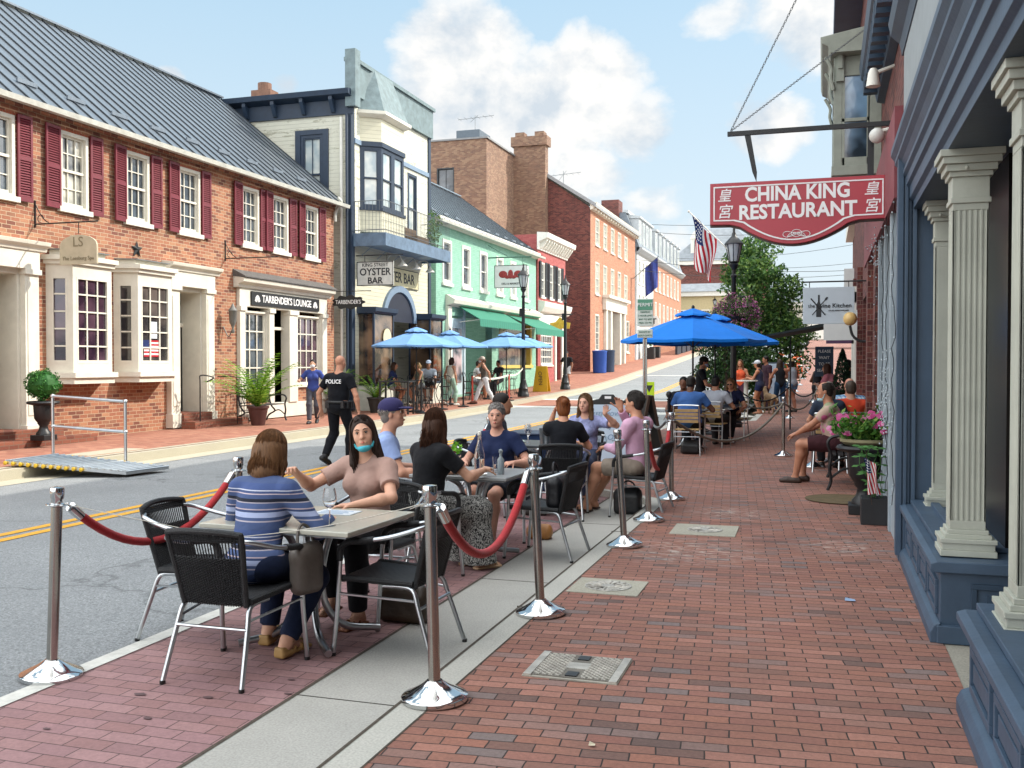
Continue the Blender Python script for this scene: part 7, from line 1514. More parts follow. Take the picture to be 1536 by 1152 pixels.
# ---- menu boards
mb=empty('menu_board','black framed poster board with handwritten lines','menu board',(-3.15,14.9,ROAD),R(14),rot=(R(-8),0,R(14))); m=MB(); m.prism([(-.33,0),(.33,0),(.33,1.08),(.14,1.12),(.09,1.19),(-.09,1.19),(-.14,1.12),(-.33,1.08)],lambda a,b:(a,0,b),lambda a,b:(a,.03,b)); o=m.obj('frame',BPLAST,None,bevel=.01); o.parent=mb
m=MB(); m.box(-.05,.05,-.006,.0,1.12,1.16); o=m.obj('grip',WPR,None); o.parent=mb; m=MB(); m.box(-.27,.28,-.008,.0,.08,1.03); o=m.obj('poster',pm('poster_blue_white','#b6c7d8',.4,var=.03),None); o.parent=mb; CH=pm('marker_blue','#6b8aa8',.7,var=0)
for s_,x,z,q in (('KEEP MOVING',.02,.88,.085),('Only',-.05,.70,.12),('Only',.10,.52,.12)): text('lettering',s_,(x,-.010,z),q,CH,None,shear=.2).parent=mb
m=MB(); m.tube([(.1,-.01,.20),(.14,-.01,.28),(.10,-.01,.34),(.16,-.01,.36)],.012,4); o=m.obj('drawing',pm('marker_navy','#2a4a7a',.7),None); o.parent=mb
m=MB(); m.hexa([(-.33,.03,0),(.33,.03,0),(.33,.06,0),(-.33,.06,0),(-.33,.03,1.0),(.33,.03,1.0),(.33,.05,1.0),(-.33,.05,1.0)]); o=m.obj('rear_leg',BPLAST,None); o.parent=mb; o.location=(0,.27,0); o.rotation_euler=(R(15),0,0)
cb=empty('menu_board','wooden chalkboard sandwich sign seen from its side','menu board',(-2.72,15.6,0),R(-58)); WDB=pm('dark_wood','#3a2a20',.6,var=.2)
for s_ in (1,-1):
    m=MB(); m.box(-.30,-.26,-.02,.02,0,1.1); m.box(.26,.30,-.02,.02,0,1.1); m.box(-.26,.26,-.02,.02,1.05,1.1); m.box(-.26,.26,-.02,.02,.12,.16); o=m.obj('panel',WDB,None); o.parent=cb; o.location=(0,s_*.25,0); o.rotation_euler=(s_*R(12),0,0); m=MB(); m.box(-.26,.26,-.012,.012,.16,1.05); k=m.obj('slate',pm('chalkboard','#15191a',.7,var=.2),None); k.parent=o
fb=empty('menu_board','pale standing menu board among the far guests','menu board',(-1.55,34,T(34)),R(10)); m=MB(); m.box(-.32,.32,0,.04,.1,1.55); o=m.obj('frame',pm('slate_frame','#3c4a55',.5),None); o.parent=fb; m=MB(); m.box(-.27,.27,-.006,0,.2,1.5); o=m.obj('poster',MATS['poster_blue_white'],None); o.parent=fb
nb=empty('standing_sign','dark blue upright notice farther along the pavement','sign',(.02,26,0)); m=MB(); m.box(-.22,.22,0,.03,1.25,2.0); o=m.obj('panel',pm('navy_notice','#22384f',.5,var=.05),None); o.parent=nb; m=MB(); m.tube([(0,.02,0),(0,.02,1.3)],.02,6); o=m.obj('post',POLE,None); o.parent=nb
for k in range(4): text('lettering',('PLEASE','WAIT','TO BE','SEATED')[k],(0,-.01,1.88-k*.16),.10,WPR,None).parent=nb
# ---- stanchions
ST=stanchion(); SG='steel stanchions around the dining bay'
sts=[(-1.73,4.28,0,'nearest steel stanchion in the middle foreground, on the kerb',-.025),(-1.69,5.96,0,'second steel stanchion along the kerb, right end of the nearest red rope',-.05),(-1.63,8.40,0,'third steel stanchion along the kerb, leaning slightly, without a rope',-.065),(-1.66,9.82,0,'fourth steel stanchion along the kerb, left end of the farther red rope',-.03),(-1.67,11.44,0,'fifth steel stanchion along the kerb, where red rope and grey rope meet',-.01),
     (-3.89,4.22,ROAD,'steel stanchion at the left edge beside the asphalt',.05),(-3.87,5.95,ROAD,'steel stanchion half hidden behind the woman in the striped sweater',0),(-3.87,9.57,ROAD,'steel stanchion on the road side behind the long haired woman',0),(-3.87,11.35,ROAD,'steel stanchion behind the head of the smiling woman in navy',0),
     (-.64,17.35,0,'steel stanchion alone in the middle of the pavement, where grey rope ends',0),(-.14,15.6,0,'thin steel stanchion beside the seated man on the bench',0),(-.92,29.2,0,'steel stanchion with black rope before the far standing guests',0),(-2.3,28.0,0,'steel stanchion under the far tree, left end of the black rope',0),(-.15,27.5,0,'steel stanchion by the dark blue notice',0)]
for i,(x,y,z,lb,ln) in enumerate(sts):
    o=ST if i==0 else dup(ST,(0,0,0)); o.location=(x,y,z+.001); o.rotation_euler=(0,ln,i*.7); o.rotation_mode='XYZ'; o.rotation_euler=(0,ln,0); o['label']=lb; o['group']=SG
for i in range(14):
    y=36+i*2.6; o=dup(ST,(-1.3+.9*(i%2)+.03*i,y,T(y)),0,'distant steel stanchion in the queue line toward the road works','distant stanchions in the queue line')
def top(i,side=(0,0)): x,y,z,_,ln=sts[i]; return (x+.916*math.sin(ln)+side[0],y+side[1],z+.916)
rope('velvet_rope','red velvet rope hanging between the two nearest kerb stanchions',top(0,(.02,.05)),top(1,(-.02,-.05)),.37)
rope('velvet_rope','red velvet rope at the left edge beside the asphalt',top(5,(.02,.05)),top(6,(0,-.05)),.33)
rope('velvet_rope','red velvet rope behind the long haired woman on the road side',top(7,(0,.05)),top(8,(0,-.05)),.25)
rope('velvet_rope','red velvet rope between the fourth and fifth kerb stanchions',top(3,(0,.05)),top(4,(0,-.05)),.48)
GR=pm('grey_rope','#6f6a60',.8,var=.3,scale=60,bump=.8,bscale=200)
rope('grey_rope','grey rope sweeping from the kerb to the stanchion in the middle of the pavement',top(4,(.03,.04)),top(9),.42,.018,GR,hooks=False,n=26,nseg=8)
rope('grey_rope','grey rope from the middle stanchion toward the far lamp post',top(9),(-2.1,24.9,.75),.18,.018,GR,hooks=False,nseg=8); rope('grey_rope','grey rope from the middle stanchion toward the navy notice',top(9),top(13),.3,.016,GR,hooks=False,nseg=8)
BR=cloth('#17181b'); rope('black_rope','black rope drooping before the far standing guests',top(11),top(12),.4,.02,BR,hooks=False,nseg=8); rope('black_rope','black rope from the far stanchion toward the shops',top(11),top(13),.25,.02,BR,hooks=False,nseg=8)
SW=pm('white_string','#b9b5aa',.8,var=0)
def string(label,pts):
    m=MB(); m.tube(pts,.0022,4); tag(m.obj('string',SW,None),label,'string')
string('thin white string from the left stanchion across the striped sweater to the nearest kerb stanchion',arc((-3.86,4.25,.84),(-3.0,4.5,.66),.0,4)+arc((-3.0,4.5,.66),(-1.76,4.3,.93),.03,8))
m=MB(); m.tube([(-1.77+.02*math.cos(a),4.24+.01*math.sin(a),.94+.02*math.sin(a)) for a in [i*math.pi/5 for i in range(10)]],.0022,4,closed=True); m.tube([(-1.76,4.25,.93),(-1.82,4.2,.905)],.0022,4); tag(m.obj('string_knot',SW,None),'white string bow tied around the nearest kerb stanchion','string')
# ---- wicker chairs and tables of the dining bay
WC=wicker_chair(); CG='black wicker armchairs in the dining bay'
chairs=[(-3.02,4.62,0,'black wicker armchair nearest the camera, its back turned, under the woman in the striped sweater'),(-3.60,5.18,-86,'black wicker armchair standing empty on the road side of the first table'),(-2.36,5.27,88,'black wicker armchair standing empty on the kerb side of the first table'),(-2.93,6.14,176,'black wicker armchair under the woman with the blue chin mask'),
   (-3.03,7.05,-24,'black wicker armchair under the woman in the black and white skirt'),(-2.28,8.2,84,'black wicker armchair with a dark bag hung on it, kerb side of the second table'),(-3.66,7.85,-80,'black wicker armchair under the man in the purple cap'),(-2.88,8.95,178,'black wicker armchair under the smiling woman in navy'),
   (-2.69,10.32,12,'black wicker armchair under the woman in black with her hair up'),(-1.89,10.68,84,'black wicker armchair under the man in the pink shirt'),(-2.86,11.9,180,'black wicker armchair under the girl facing the camera'),(-3.55,10.3,-85,'black wicker armchair on the road side behind the woman in navy')]
for i,(x,y,a,lb) in enumerate(chairs):
    o=WC if i==0 else dup(WC,(0,0,0)); o.location=(x,y,ROAD+.001); o.rotation_euler=(0,0,R(a)); o['label']=lb; o['group']=CG
TT=pm('beige_laminate','#b2b1a4',.22,var=.05,scale=30,spec=.6); TG=pm('grey_tabletop','#8d9090',.35,var=.08,spec=.5)
t1=cafe_table('beige square cafe table in the first row, with a wine glass and papers',.98,.82,TT); t1.location=(-2.92,5.25,ROAD+.001); t1.rotation_euler=(0,0,R(-3))
t2=cafe_table('grey square cafe table crowded with bottles and glasses',.86,.74,TG); t2.location=(-2.83,7.88,ROAD+.001); t2.rotation_euler=(0,0,R(-2))
t3=cafe_table('dark square cafe table with a steel ice bucket',.8,.8,pm('dark_tabletop','#3c4045',.35,var=.1)); t3.location=(-3.08,10.95,ROAD+.001)
GZ=ROAD+.742
WG=wine_glass(); WG.location=(-2.66,5.0,GZ); WG['label']='tall empty wine glass on the beige table'; WG['group']='wine glasses'
def tumbler(label,x,y,z,h=.13,r=.036,fill=None,fc=None):
    t=empty('tumbler',label,'glass',(x,y,z)); m=MB(); m.lathe([(r*.85,0),(r,h),(r*.94,h),(r*.8,.008)],18); o=m.obj('glass',GLASS,None,True); o.parent=t
    if fill: m=MB(); m.lathe([(0,.01),(r*.79,.01),(r*.79+(.11*r)*fill,h*fill),(0,h*fill)],18); o=m.obj('drink',fc,None,True); o.parent=t
    return t
WINE=pm('red_wine','#2a0a12',.1,var=0); OJ=pm('orange_drink','#c98a3a',.3,var=.2); WAT=clearglass('water_fill',(.95,.98,1),1.33)
dup(WG,(-3.16,5.12,GZ),0,'wine glass beside the striped sleeve, left of the paper','wine glasses'); g3=dup(WG,(-3.13,7.98,GZ+.0),0,'stemmed glass of dark red wine held up by the long haired woman','wine glasses'); m=MB(); m.lathe([(.004,.10),(.029,.119),(.037,.145),(.0355,.172),(0,.172)],18); o=m.obj('wine',WINE,None,True); o.parent=g3; g3.location=(-3.2,8.05,GZ+.02)
m=MB(); m.box(-2.98,-2.72,5.36,5.54,GZ,GZ+.003); p=m.obj('menu_card',pm('menu_paper','#cfd6dc',.6,var=.04),None); tag(p,'white menu card lying on the beige table','menu'); m=MB()
for i in range(4): m.box(-2.95,-2.78+.02*(i%2),5.39+i*.035,5.40+i*.035,GZ+.0035,GZ+.004)
m.obj('print',pm('menu_blue','#5a86b0',.7,var=0),p)
bt=empty('water_bottle','tall clear swing-top water bottle on the grey table','bottle',(-2.74,7.78,GZ)); m=MB(); m.lathe([(.042,0),(.045,.01),(.045,.15),(.035,.2),(.018,.26),(.014,.31),(.016,.315),(.012,.32),(.010,.31),(.014,.26),(.031,.2),(.041,.15),(.041,.02)],22); o=m.obj('glass',GLASS,None,True); o.parent=bt; m=MB(); m.lathe([(0,.015),(.039,.015),(.040,.12),(0,.12)],18); o=m.obj('water',WAT,None,True); o.parent=bt; m=MB(); m.lathe([(.013,.315),(.017,.32),(.014,.345),(.004,.35)],12); o=m.obj('stopper',WHITEP,None,True); o.parent=bt
sz=empty('sanitizer_bottle','small translucent pump bottle right of the swing-top bottle','bottle',(-2.54,7.74,GZ)); m=MB(); m.lathe([(.028,0),(.030,.01),(.030,.12),(.018,.14),(.012,.15),(.012,.18),(.018,.182),(.018,.2),(.006,.21)],16); o=m.obj('body',pm('hazy_plastic','#a9b6bd',.2,var=.05,trans=.5),None,True); o.parent=sz
tumbler('iced orange drink with mint sprig on the grey table',-2.92,7.72,GZ,.15,.04,.9,OJ); f=MB(); rg=random.Random(4); leaves(f,blob_pts((-2.92,7.72,GZ+.21),(.05,.05,.055),46,rg),.05,rg); tag(f.obj('mint_sprig',leafmat('mint','#5a9a2a','#8ac840'),None,fix=False),'fresh green mint sprig in the orange drink','herb')
tumbler('clear water tumbler near the edge of the grey table',-2.63,7.9,GZ,.13,.034,.5,WAT); tumbler('short clear glass by the long haired woman',-3.08,7.68,GZ,.10,.036,.6,WAT)
nk=empty('cutlery_roll','cutlery and white napkin bundle on the grey table','cutlery',(-2.72,7.62,GZ)); m=MB(); m.box(-.09,.09,-.03,.03,0,.012); o=m.obj('napkin',WHITEP,None,bevel=.004); o.parent=nk; m=MB()
for k in range(3): m.tube([(-.12,-.02+k*.02,.017),(.10,-.025+k*.022,.016)],.003,4)
o=m.obj('cutlery',CHROME,None); o.parent=nk
bk=empty('ice_bucket','steel ice bucket on the dark table','bucket',(-3.02,10.9,GZ)); m=MB(); m.lathe([(.075,0),(.09,.17),(.095,.175),(.088,.172),(.07,.01)],20); o=m.obj('bucket',ALU,None,True); o.parent=bk
dup(WG,(-3.2,10.75,GZ),0,'wine glass left of the ice bucket','wine glasses'); dup(WG,(-3.28,11.0,GZ),0,'wine glass at the road side edge of the dark table','wine glasses')
pk=empty('serviette_pile','crumpled pale green napkins on the dark table','napkins',(-3.3,10.65,GZ)); m=MB(); rg=random.Random(9)
for k in range(7): m.ell((rg.uniform(-.08,.08),rg.uniform(-.05,.05),.02+rg.random()*.03),(.05,.035,.02),8,6)
o=m.obj('cloth',cloth('#b9c9c2'),None,True); o.parent=pk
sv=empty('service_table','navy draped service table behind the diners','table',(-3.45,12.6,ROAD)); m=MB(); m.box(-.55,.55,-.3,.3,.0,.73); o=m.obj('drape',cloth('#1d2e4c'),None,bevel=.02); o.parent=sv; m=MB(); m.box(-.57,.57,-.32,.32,.73,.75); o=m.obj('tabletop',pm('navy_top','#26344e',.4),None,bevel=.005); o.parent=sv
# bags
def bag(label,x,y,w,d,h,c,strap=True,z=ROAD,rz=0):
    r=empty('handbag',label,'bag',(x,y,z),rz); S_=SDF(); S_.box((0,0,h*.42),(w/2,d/2,h*.42),None,.05,k=.05); S_.cap((-w*.3,0,h*.8),(w*.3,0,h*.85),d*.3,k=.06); S_.ell((w*.2,d*.4,h*.35),(.06,.03,.08)); o=sobj('body',S_,.009,pm('leather'+c,c,.45,var=.25,scale=7,bump=.6,bscale=18),r)
    if strap: m=MB(); m.tube(smooth_path([(-w*.3,0,h*.8),(-w*.22,.02,h*1.15),(0,.03,h*1.28),(w*.22,.02,h*1.15),(w*.3,0,h*.8)],5),.009,6); o=m.obj('strap',MATS['leather'+c],None,True); o.parent=r
    return r
bag('dark brown leather bag on the pavers behind the empty chair',-2.56,5.82,.34,.17,.23,'#33261a'); bag('grey taupe handbag hung on the arm of the striped sweater woman\'s chair',-2.73,4.86,.20,.11,.30,'#57504a',z=.30,rz=R(70)); bag('black tote under the chair of the man in the pink shirt',-2.05,10.75,.30,.2,.28,'#16171a'); bag('black bag hung on the back of the chair beside the grey table',-2.18,8.2,.3,.14,.3,'#14161b',z=.34,rz=R(90)); bag('small tan leather bag on the pavers near the grey table',-2.55,8.95,.24,.14,.12,'#a8743e',False)
# ---- things by the near wall
ur=urn('tall black urn spilling pink petunias beside the bench',1.0); ur.location=(.42,11.0,0); m=MB(); m.lathe([(.2,.72),(.25,.76),(.25,.79),(.2,.78)],22); o=m.obj('clay_liner',pm('clay','#8f8a6a',.8,var=.1),None,True); o.parent=ur
rg=random.Random(6); f=MB(); leaves(f,blob_pts((0,0,.90),(.30,.30,.15),1700,rg,.7),.07,rg); leaves(f,[(rg.uniform(-.33,.33),rg.uniform(-.3,.3),.86+abs(rg.gauss(0,.1))) for _ in range(500)],.08,rg); o=f.obj('foliage',leafmat('leaf_urn','#2f5a22','#4a7a2f','#7ea047',.25),None,fix=False); o.parent=ur
f=MB()
for _ in range(60):
    a=rg.uniform(0,6.28); q=rg.uniform(.05,.36); c=Vector((q*math.cos(a),q*math.sin(a),.98+rg.uniform(-.1,.10)-q*.12))
    for k in range(5): b=k*1.256; u=Vector((math.cos(b),math.sin(b)*.5,math.sin(b)*.8)); v=Vector((math.cos(b+1.256),math.sin(b+1.256)*.5,math.sin(b+1.256)*.8)); f.add([c,c+u*.033,c+(u+v)*.024,c+v*.033],[(0,1,2,3)])
o=f.obj('petals',leafmat('petal_bright','#c2407e','#d868a0','#e7a0c4',.3),None,fix=False); o.parent=ur
bx=empty('planter_box','scuffed black wooden box holding a vine and a small flag','planter',(.50,10.35,0)); m=MB(); m.box(-.14,.14,-.14,.14,0,.26); o=m.obj('box',pm('scuffed_black','#1b1d20',.6,var=.3,scale=5,dirt=0,bump=.2),None,bevel=.006); o.parent=bx
f=MB(); rg=random.Random(12)
for k in range(7):
    p=Vector((rg.uniform(-.08,.08),rg.uniform(-.05,.05),.25)); pts=[p]; 
    for j in range(6): p=p+Vector((rg.uniform(-.06,.04),rg.uniform(-.05,.02),.085)); pts.append(p)
    f.tube(pts,.004,4)
    for p in pts[1:]:
        for s_ in (1,-1):
            d=Vector((s_*rg.uniform(.05,.09),rg.uniform(-.05,.03),rg.uniform(-.03,.02))); n_=Vector((0,-.3,1)).cross(d).normalized()*.028; f.add([p,p+d*.5+n_,p+d,p+d*.5-n_],[(0,1,2,3)])
o=f.obj('vine',leafmat('leaf_vine','#3a6a34','#5a8a4a'),None,fix=False); o.parent=bx
sf_=empty('small_flag','little stars and stripes flag stuck in the black box','flag',(.42,10.2,.25)); m=MB(); m.tube([(.46,10.21,.2),(.40,10.16,.72)],.004,5); m.obj('stick',WDB,sf_); flagmesh('cloth',sf_,lambda u,v:(.41+.11*(v-.3)+.05*u+.012*math.sin(v*9+u*4),10.15+.02*math.sin(v*11+u*3),.68-.36*u-.07*v*(1-u)-.03*abs(v-.5)),.4,.25,10)
iron_bench('black iron bench against the near wall under the man in the floral shirt',(.30,13.6,0),math.pi/2)
# blue-shirt group: chairs and table on the bulb-out
SC=slat_chair(); SC.location=(-2.23,17.25,0); SC['label']='tan slatted aluminium chair under the man in the blue T-shirt'; SC['group']='slatted chairs under the blue parasols'; dup(SC,(-1.98,19.0,0),R(-10),'tan slatted aluminium chair under the man in the pale shirt','slatted chairs under the blue parasols'); dup(SC,(-1.75,20.9,0),R(170),'tan slatted aluminium chair under the woman with blonde hair','slatted chairs under the blue parasols')
t4=cafe_table('small dark table under the blue parasols',.7,1.5,MATS['dark_tabletop']); t4.location=(-1.95,20.0,0); t5=cafe_table('dark table before the man in the blue T-shirt',.7,.7,MATS['dark_tabletop']); t5.location=(-2.35,18.1,0)
wb=empty('water_bottle','clear water bottle on the table under the blue parasols','bottle',(-1.72,19.6,.741)); m=MB(); m.lathe([(.035,0),(.035,.16),(.014,.24),(.014,.28)],14); o=m.obj('glass',pm('hazy_plastic','#a9b6bd'),None,True); o.parent=wb
bag('black bag under the tan chair of the man in blue',-2.2,17.35,.34,.2,.22,'#1a1b1d',False,0)
# high tables for standing guests
def hightable(label,x,y):
    r=empty('high_table',label,'table',(x,y,T(y))); m=MB(); m.lathe([(0,1.04),(.34,1.04),(.34,1.07),(0,1.07)],20); o=m.obj('tabletop',WHITEP,None); o.parent=r; m=MB(); m.lathe([(.27,0),(.27,.02),(.07,.05),(.06,1.04)],16); o=m.obj('pedestal',WHITEP,None,True); o.parent=r
hightable('white high table in front of the woman in orange',-2.15,29.5); hightable('white high table by the woman in the black romper',.1,26)
m=MB(); m.box(-.6,-.2,17.8,18.8,-.004,.002)
w5=cafe_table('blue topped table of the group by the brick piers',.7,.9,pm('blue_tabletop','#2c4f8a',.4)); w5.location=(.22,16.2,0)
SC2=dup(SC,(.1,15.2,0),R(0),'tan slatted chair under the grey haired guest by the brick piers','slatted chairs by the brick piers'); dup(SC,(.42,15.4,0),R(8),'tan slatted chair under the guest in the orange shirt','slatted chairs by the brick piers'); dup(SC,(.42,17.2,0),R(175),'tan slatted chair under the bald man in the checked shirt','slatted chairs by the brick piers')
# ------------------------------------------------------------------ people
LZ=ROAD
def loc(x,y,z): return (x,y,z)
NV='#1c2748'
stripes=stripemat('striped_knit',[(.040,'#43547c'),(.008,'#a9a3ae'),(.016,'#43547c'),(.028,'#a8b4d6'),(.012,'#35456c'),(.007,'#b8a8b0'),(.030,'#4a5c86'),(.006,'#a9a3ae'),(.018,'#161b2c'),(.022,'#3f5078'),(.006,'#b8a8b0'),(.012,'#3a4a72'),(.006,'#b9bccb'),(.035,'#3d5080')],rough=.9,bump=.5)
zebra,tz,bz=newmat('speckled_skirt'); cz=tz('TexCoord').outputs['Object']; nz_=tz('TexNoise',{'Vector':tz('Mapping',{'Vector':cz,'Scale':(1,1,.8)}).outputs[0],'Scale':48.,'Detail':3.,'Distortion':2.5}).outputs[0]; tz.l.new(tz.ramp(nz_,[(.0,'#17181a'),(.5,'#8c8c88'),(.53,'#a5a5a0')],True),bz.inputs['Base Color']); bz.inputs['Roughness'].default_value=.85
floral,tf,bf=newmat('floral_shirt'); cz=tf('TexCoord').outputs['Object']; v_=tf('TexVoronoi',{'Vector':cz,'Scale':11.,'Randomness':1.}); tf.l.new(tf.mix(tf.ramp(v_.outputs[0],[(.42,1.),(.55,0.)]),rgb('#b39c8c'),tf.ramp(tf('SeparateColor',{0:v_.outputs[1]}).outputs[0],[(0,'#c05a88'),(.35,'#d08aa8'),(.7,'#8a9470')],True)),bf.inputs['Base Color']); bf.inputs['Roughness'].default_value=.85
plaid,tf,bf=newmat('checked_shirt'); s_=tf('SeparateXYZ',{0:tf('TexCoord').outputs['Object']}); gx=tf.ramp(tf.math('FRACT',tf.math('MULTIPLY',tf.math('ADD',s_.outputs[0],s_.outputs[1]),16.)),[(0,.0),(.6,1.)],True); gz=tf.ramp(tf.math('FRACT',tf.math('MULTIPLY',s_.outputs[2],16.)),[(0,.0),(.6,1.)],True); tf.l.new(tf.mix(gx,tf.mix(gz,rgb('#a9b8c4'),rgb('#5f86a8')),tf.mix(gz,rgb('#6f93b0'),rgb('#3f6488'))),bf.inputs['Base Color']); bf.inputs['Roughness'].default_value=.85
denim='#232c40'
# -- dining bay
person('woman in a blue striped sweater seated with her back to the camera',(-3.02,4.80,LZ),R(-4),H=1.66,woman=True,seat=.455,lean=20,side=-5,head=(-2,14),h=.0062,skinc='#c89a80',hair='bob',hairc='#7d5a3c',top=('long','#4a5c86',-.03),tmat=stripes,bottom=('trousers','#1d2740'),shoes=('wedge','#a5824e'),hands={1:(.22,.42,.74),-1:(-.20,.44,.745)},feet={1:(.13,.12,.10,-6),-1:(-.12,.30,.10,8)},fat=1.04,hdirs={1:(-.4,1,0),-1:(.4,1,0)})
person('woman in a taupe T-shirt with a blue mask under her chin, pointing',(-2.90,6.05,LZ),R(172),H=1.67,woman=True,seat=.455,lean=3,side=3,head=(28,-4),roll=9,h=.0062,skinc='#d3a288',hair='long',hairc='#33221a',hairlen=.27,top=('short','#a98b80'),bottom=('trousers','#17181c'),shoes=('sandal','#7a4a2c'),hands={1:(.30,.43,.95),-1:(-.10,.36,.755)},poles={('e',1):(.5,-.2,-.6),('e',-1):(-1,-.3,-.2)},feet={1:(.02,.42,.16,10),-1:(-.16,.40,None,0)},extras=(('chinmask','#4fb3c4'),),curl={1:45,-1:16},point={1:0},palms={1:(-.3,0,-1),-1:(0,0,-1)},hdirs={-1:(.9,.5,0)})
m=MB(); m.tube(smooth_path([(-2.90,5.94,.66),(-2.86,5.92,.60),(-2.82,5.94,.66)],4),.001,4); 
person('man in a purple cap and light blue shirt looking to the right',(-3.64,7.82,LZ),R(-66),H=1.76,seat=.455,lean=4,head=(-12,-6),h=.0075,skinc='#c6937a',hair='short',hairc='#8a8078',top=('short','#8fa3cf'),bottom=('shorts','#5a5f66'),shoes=('shoe','#2a2420'),extras=(('cap','#36335c'),),hands={1:(.22,.40,.72),-1:(-.2,.3,.74)})
person('woman with long brown hair, black top and speckled skirt, back to the camera',(-2.98,7.2,LZ),R(-30),H=1.66,woman=True,seat=.455,lean=6,head=(16,6),h=.007,skinc='#c99a80',hair='long',hairc='#4a2f20',hairlen=.26,top=('short','#15161a'),bottom=('skirt','#222222'),bmat=zebra,shoes=('sandal','#c0a080'),hands={1:(.18,.44,.80),-1:(-.16,.38,.76)},feet={1:(.16,.44),-1:(-.05,.46)},fat=1.05)
person('smiling woman in a navy top with short grey hair facing the camera',(-2.90,8.78,LZ),R(176),H=1.63,woman=True,seat=.455,lean=3,head=(14,2),h=.0075,skinc='#cf9c86',hair='cropped',hairc='#85807c',top=('short',NV),bottom=('shorts','#20242c'),shoes=('shoe','#2a2420'),fat=1.22,hands={1:(.2,.34,.75),-1:(-.26,.30,.76)})
person('man with dark hair seated on the road side behind the woman in navy',(-3.5,10.35,LZ),R(-80),H=1.74,seat=.455,lean=8,head=(0,0),h=.011,skinc='#a87a60',hair='short',hairc='#1e1714',top=('short','#2a2f3a'),bottom=('trousers','#25282e'))
person('woman in black with her auburn hair pinned up, back to the camera',(-2.70,10.42,LZ),R(16),H=1.64,woman=True,seat=.455,lean=8,head=(8,6),h=.0085,skinc='#c99478',hair='bun',hairc='#8a4f28',top=('short','#14161c'),bottom=('trousers','#20242c'),shoes=('sandal','#2a2420'),hands={1:(.2,.4,.76),-1:(-.10,.26,1.10)},poles={('e',-1):(-.3,.5,-1)})
person('girl with long light brown hair facing the camera with raised hands',(-2.77,11.82,LZ),R(178),H=1.62,woman=True,seat=.455,lean=2,head=(-8,0),h=.0085,skinc='#d0a08a',hair='long',hairc='#6e5236',hairlen=.2,top=('short','#a8b0a8'),tmat=pm('tie_dye','#8a90b8',.85,var=.5,scale=14),bottom=('trousers','#3a4258'),hands={-1:(-.30,.28,1.06),1:(.2,.3,.78)},curl=35,palms={-1:(0,1,.2)},hdirs={-1:(-.2,.1,1)})
person('man in a pink shirt and shorts seated in profile, hand raised to his face',(-1.93,10.68,LZ),R(72),H=1.78,seat=.455,lean=0,head=(10,-2),h=.0078,skinc='#c28e72',hair='short',hairc='#2c2521',top=('long','#c99fb8'),bottom=('shorts','#8f8478'),shoes=('sandal','#3a2a20'),hands={1:(.12,.28,1.14),-1:(-.06,.36,.73)},poles={('e',1):(.9,.1,-.8)},feet={1:(.10,.62,.095,0),-1:(-.12,.58,.095,0)},extras=(('shades','#111'),),palms={1:(-1,-.3,0)},hdirs={1:(-.2,.1,1)})
# -- crossing the road
person('police officer in black uniform walking away across the road',(-7.55,14.5,ROAD),R(-8),H=1.83,lean=2,head=(0,2),h=.0095,skinc='#c08a70',hair='bald',top=('short','#101218',-.04),bottom=('trousers','#101218'),shoes=('boot','#0d0d10'),feet={1:(.10,.16,.10,4,0),-1:(-.15,-.16,.15,-6,28)},hands={1:(.36,.06,.88),-1:(-.36,.02,.90)},fat=1.12,extras=(('text','POLICE',.092,.36),),poles={('e',1):(1,-.5,0),('e',-1):(-1,-.5,0)})
pl_=MB(); a_=Vector((-7.55,14.5,ROAD)); m=MB(); m.tube([(a_.x+.205*math.cos(t_),a_.y+.150*math.sin(t_),a_.z+1.03) for t_ in [i*math.pi/12 for i in range(24)]],.026,6,closed=True)
for dx,dy in ((.20,-.02),(.16,-.10),(-.19,-.04),(-.10,-.13),(.22,.05)): m.box(a_.x+dx-.03,a_.x+dx+.03,a_.y+dy-.03,a_.y+dy+.03,a_.z+.93,a_.z+1.05)
o=m.obj('duty_belt',BLACK,None,bevel=.01); pc=[x for x in bpy.data.objects if x.get('label','').startswith('police officer')][0]; o.parent=pc; o.matrix_parent_inverse=Matrix.Translation(a_).inverted(); m=MB(); m.ell((.235,0.03,1.36),(.018,.03,.035),8,6); o=m.obj('shoulder_patch',WPR,None); o.parent=pc
# -- far pavement
zf=.075
person('masked young woman in a blue top and grey leggings walking on the far pavement',(-12.2,22.1,zf),R(-160),H=1.63,woman=True,h=.011,skinc='#c79a80',hair='ponytail',hairc='#2a1f1a',top=('short','#3a4a8c'),bottom=('trousers','#4c4c54'),shoes=('shoe','#1c1c20'),extras=(('mask','#cfd6dc'),),feet={1:(.07,.2),-1:(-.07,-.14,.12,0,20)},hands={1:(.30,.30,1.08),-1:(-.24,.24,1.0)})
person('woman in navy with long brown hair seated on a bar stool by the display case',(-12.75,28.0,T(28)+zf),R(-75),H=1.66,woman=True,seat=.70,lean=6,h=.012,skinc='#b98468',hair='long',hairc='#3a2418',top=('short','#1f2a52'),bottom=('minis','#a8acb4'),feet={1:(.1,.22,.30),-1:(-.1,.24,.30)})
person('blonde woman in an olive tank top seated at the tall table under the parasol',(-12.3,29.25,T(29)+zf),R(140),H=1.64,woman=True,seat=.70,lean=8,h=.012,skinc='#c08c70',hair='ponytail',hairc='#a88a5c',top=('tank','#6d7462'),bottom=('shorts','#5a5f62'),feet={1:(.1,.22,.30),-1:(-.1,.24,.30)})
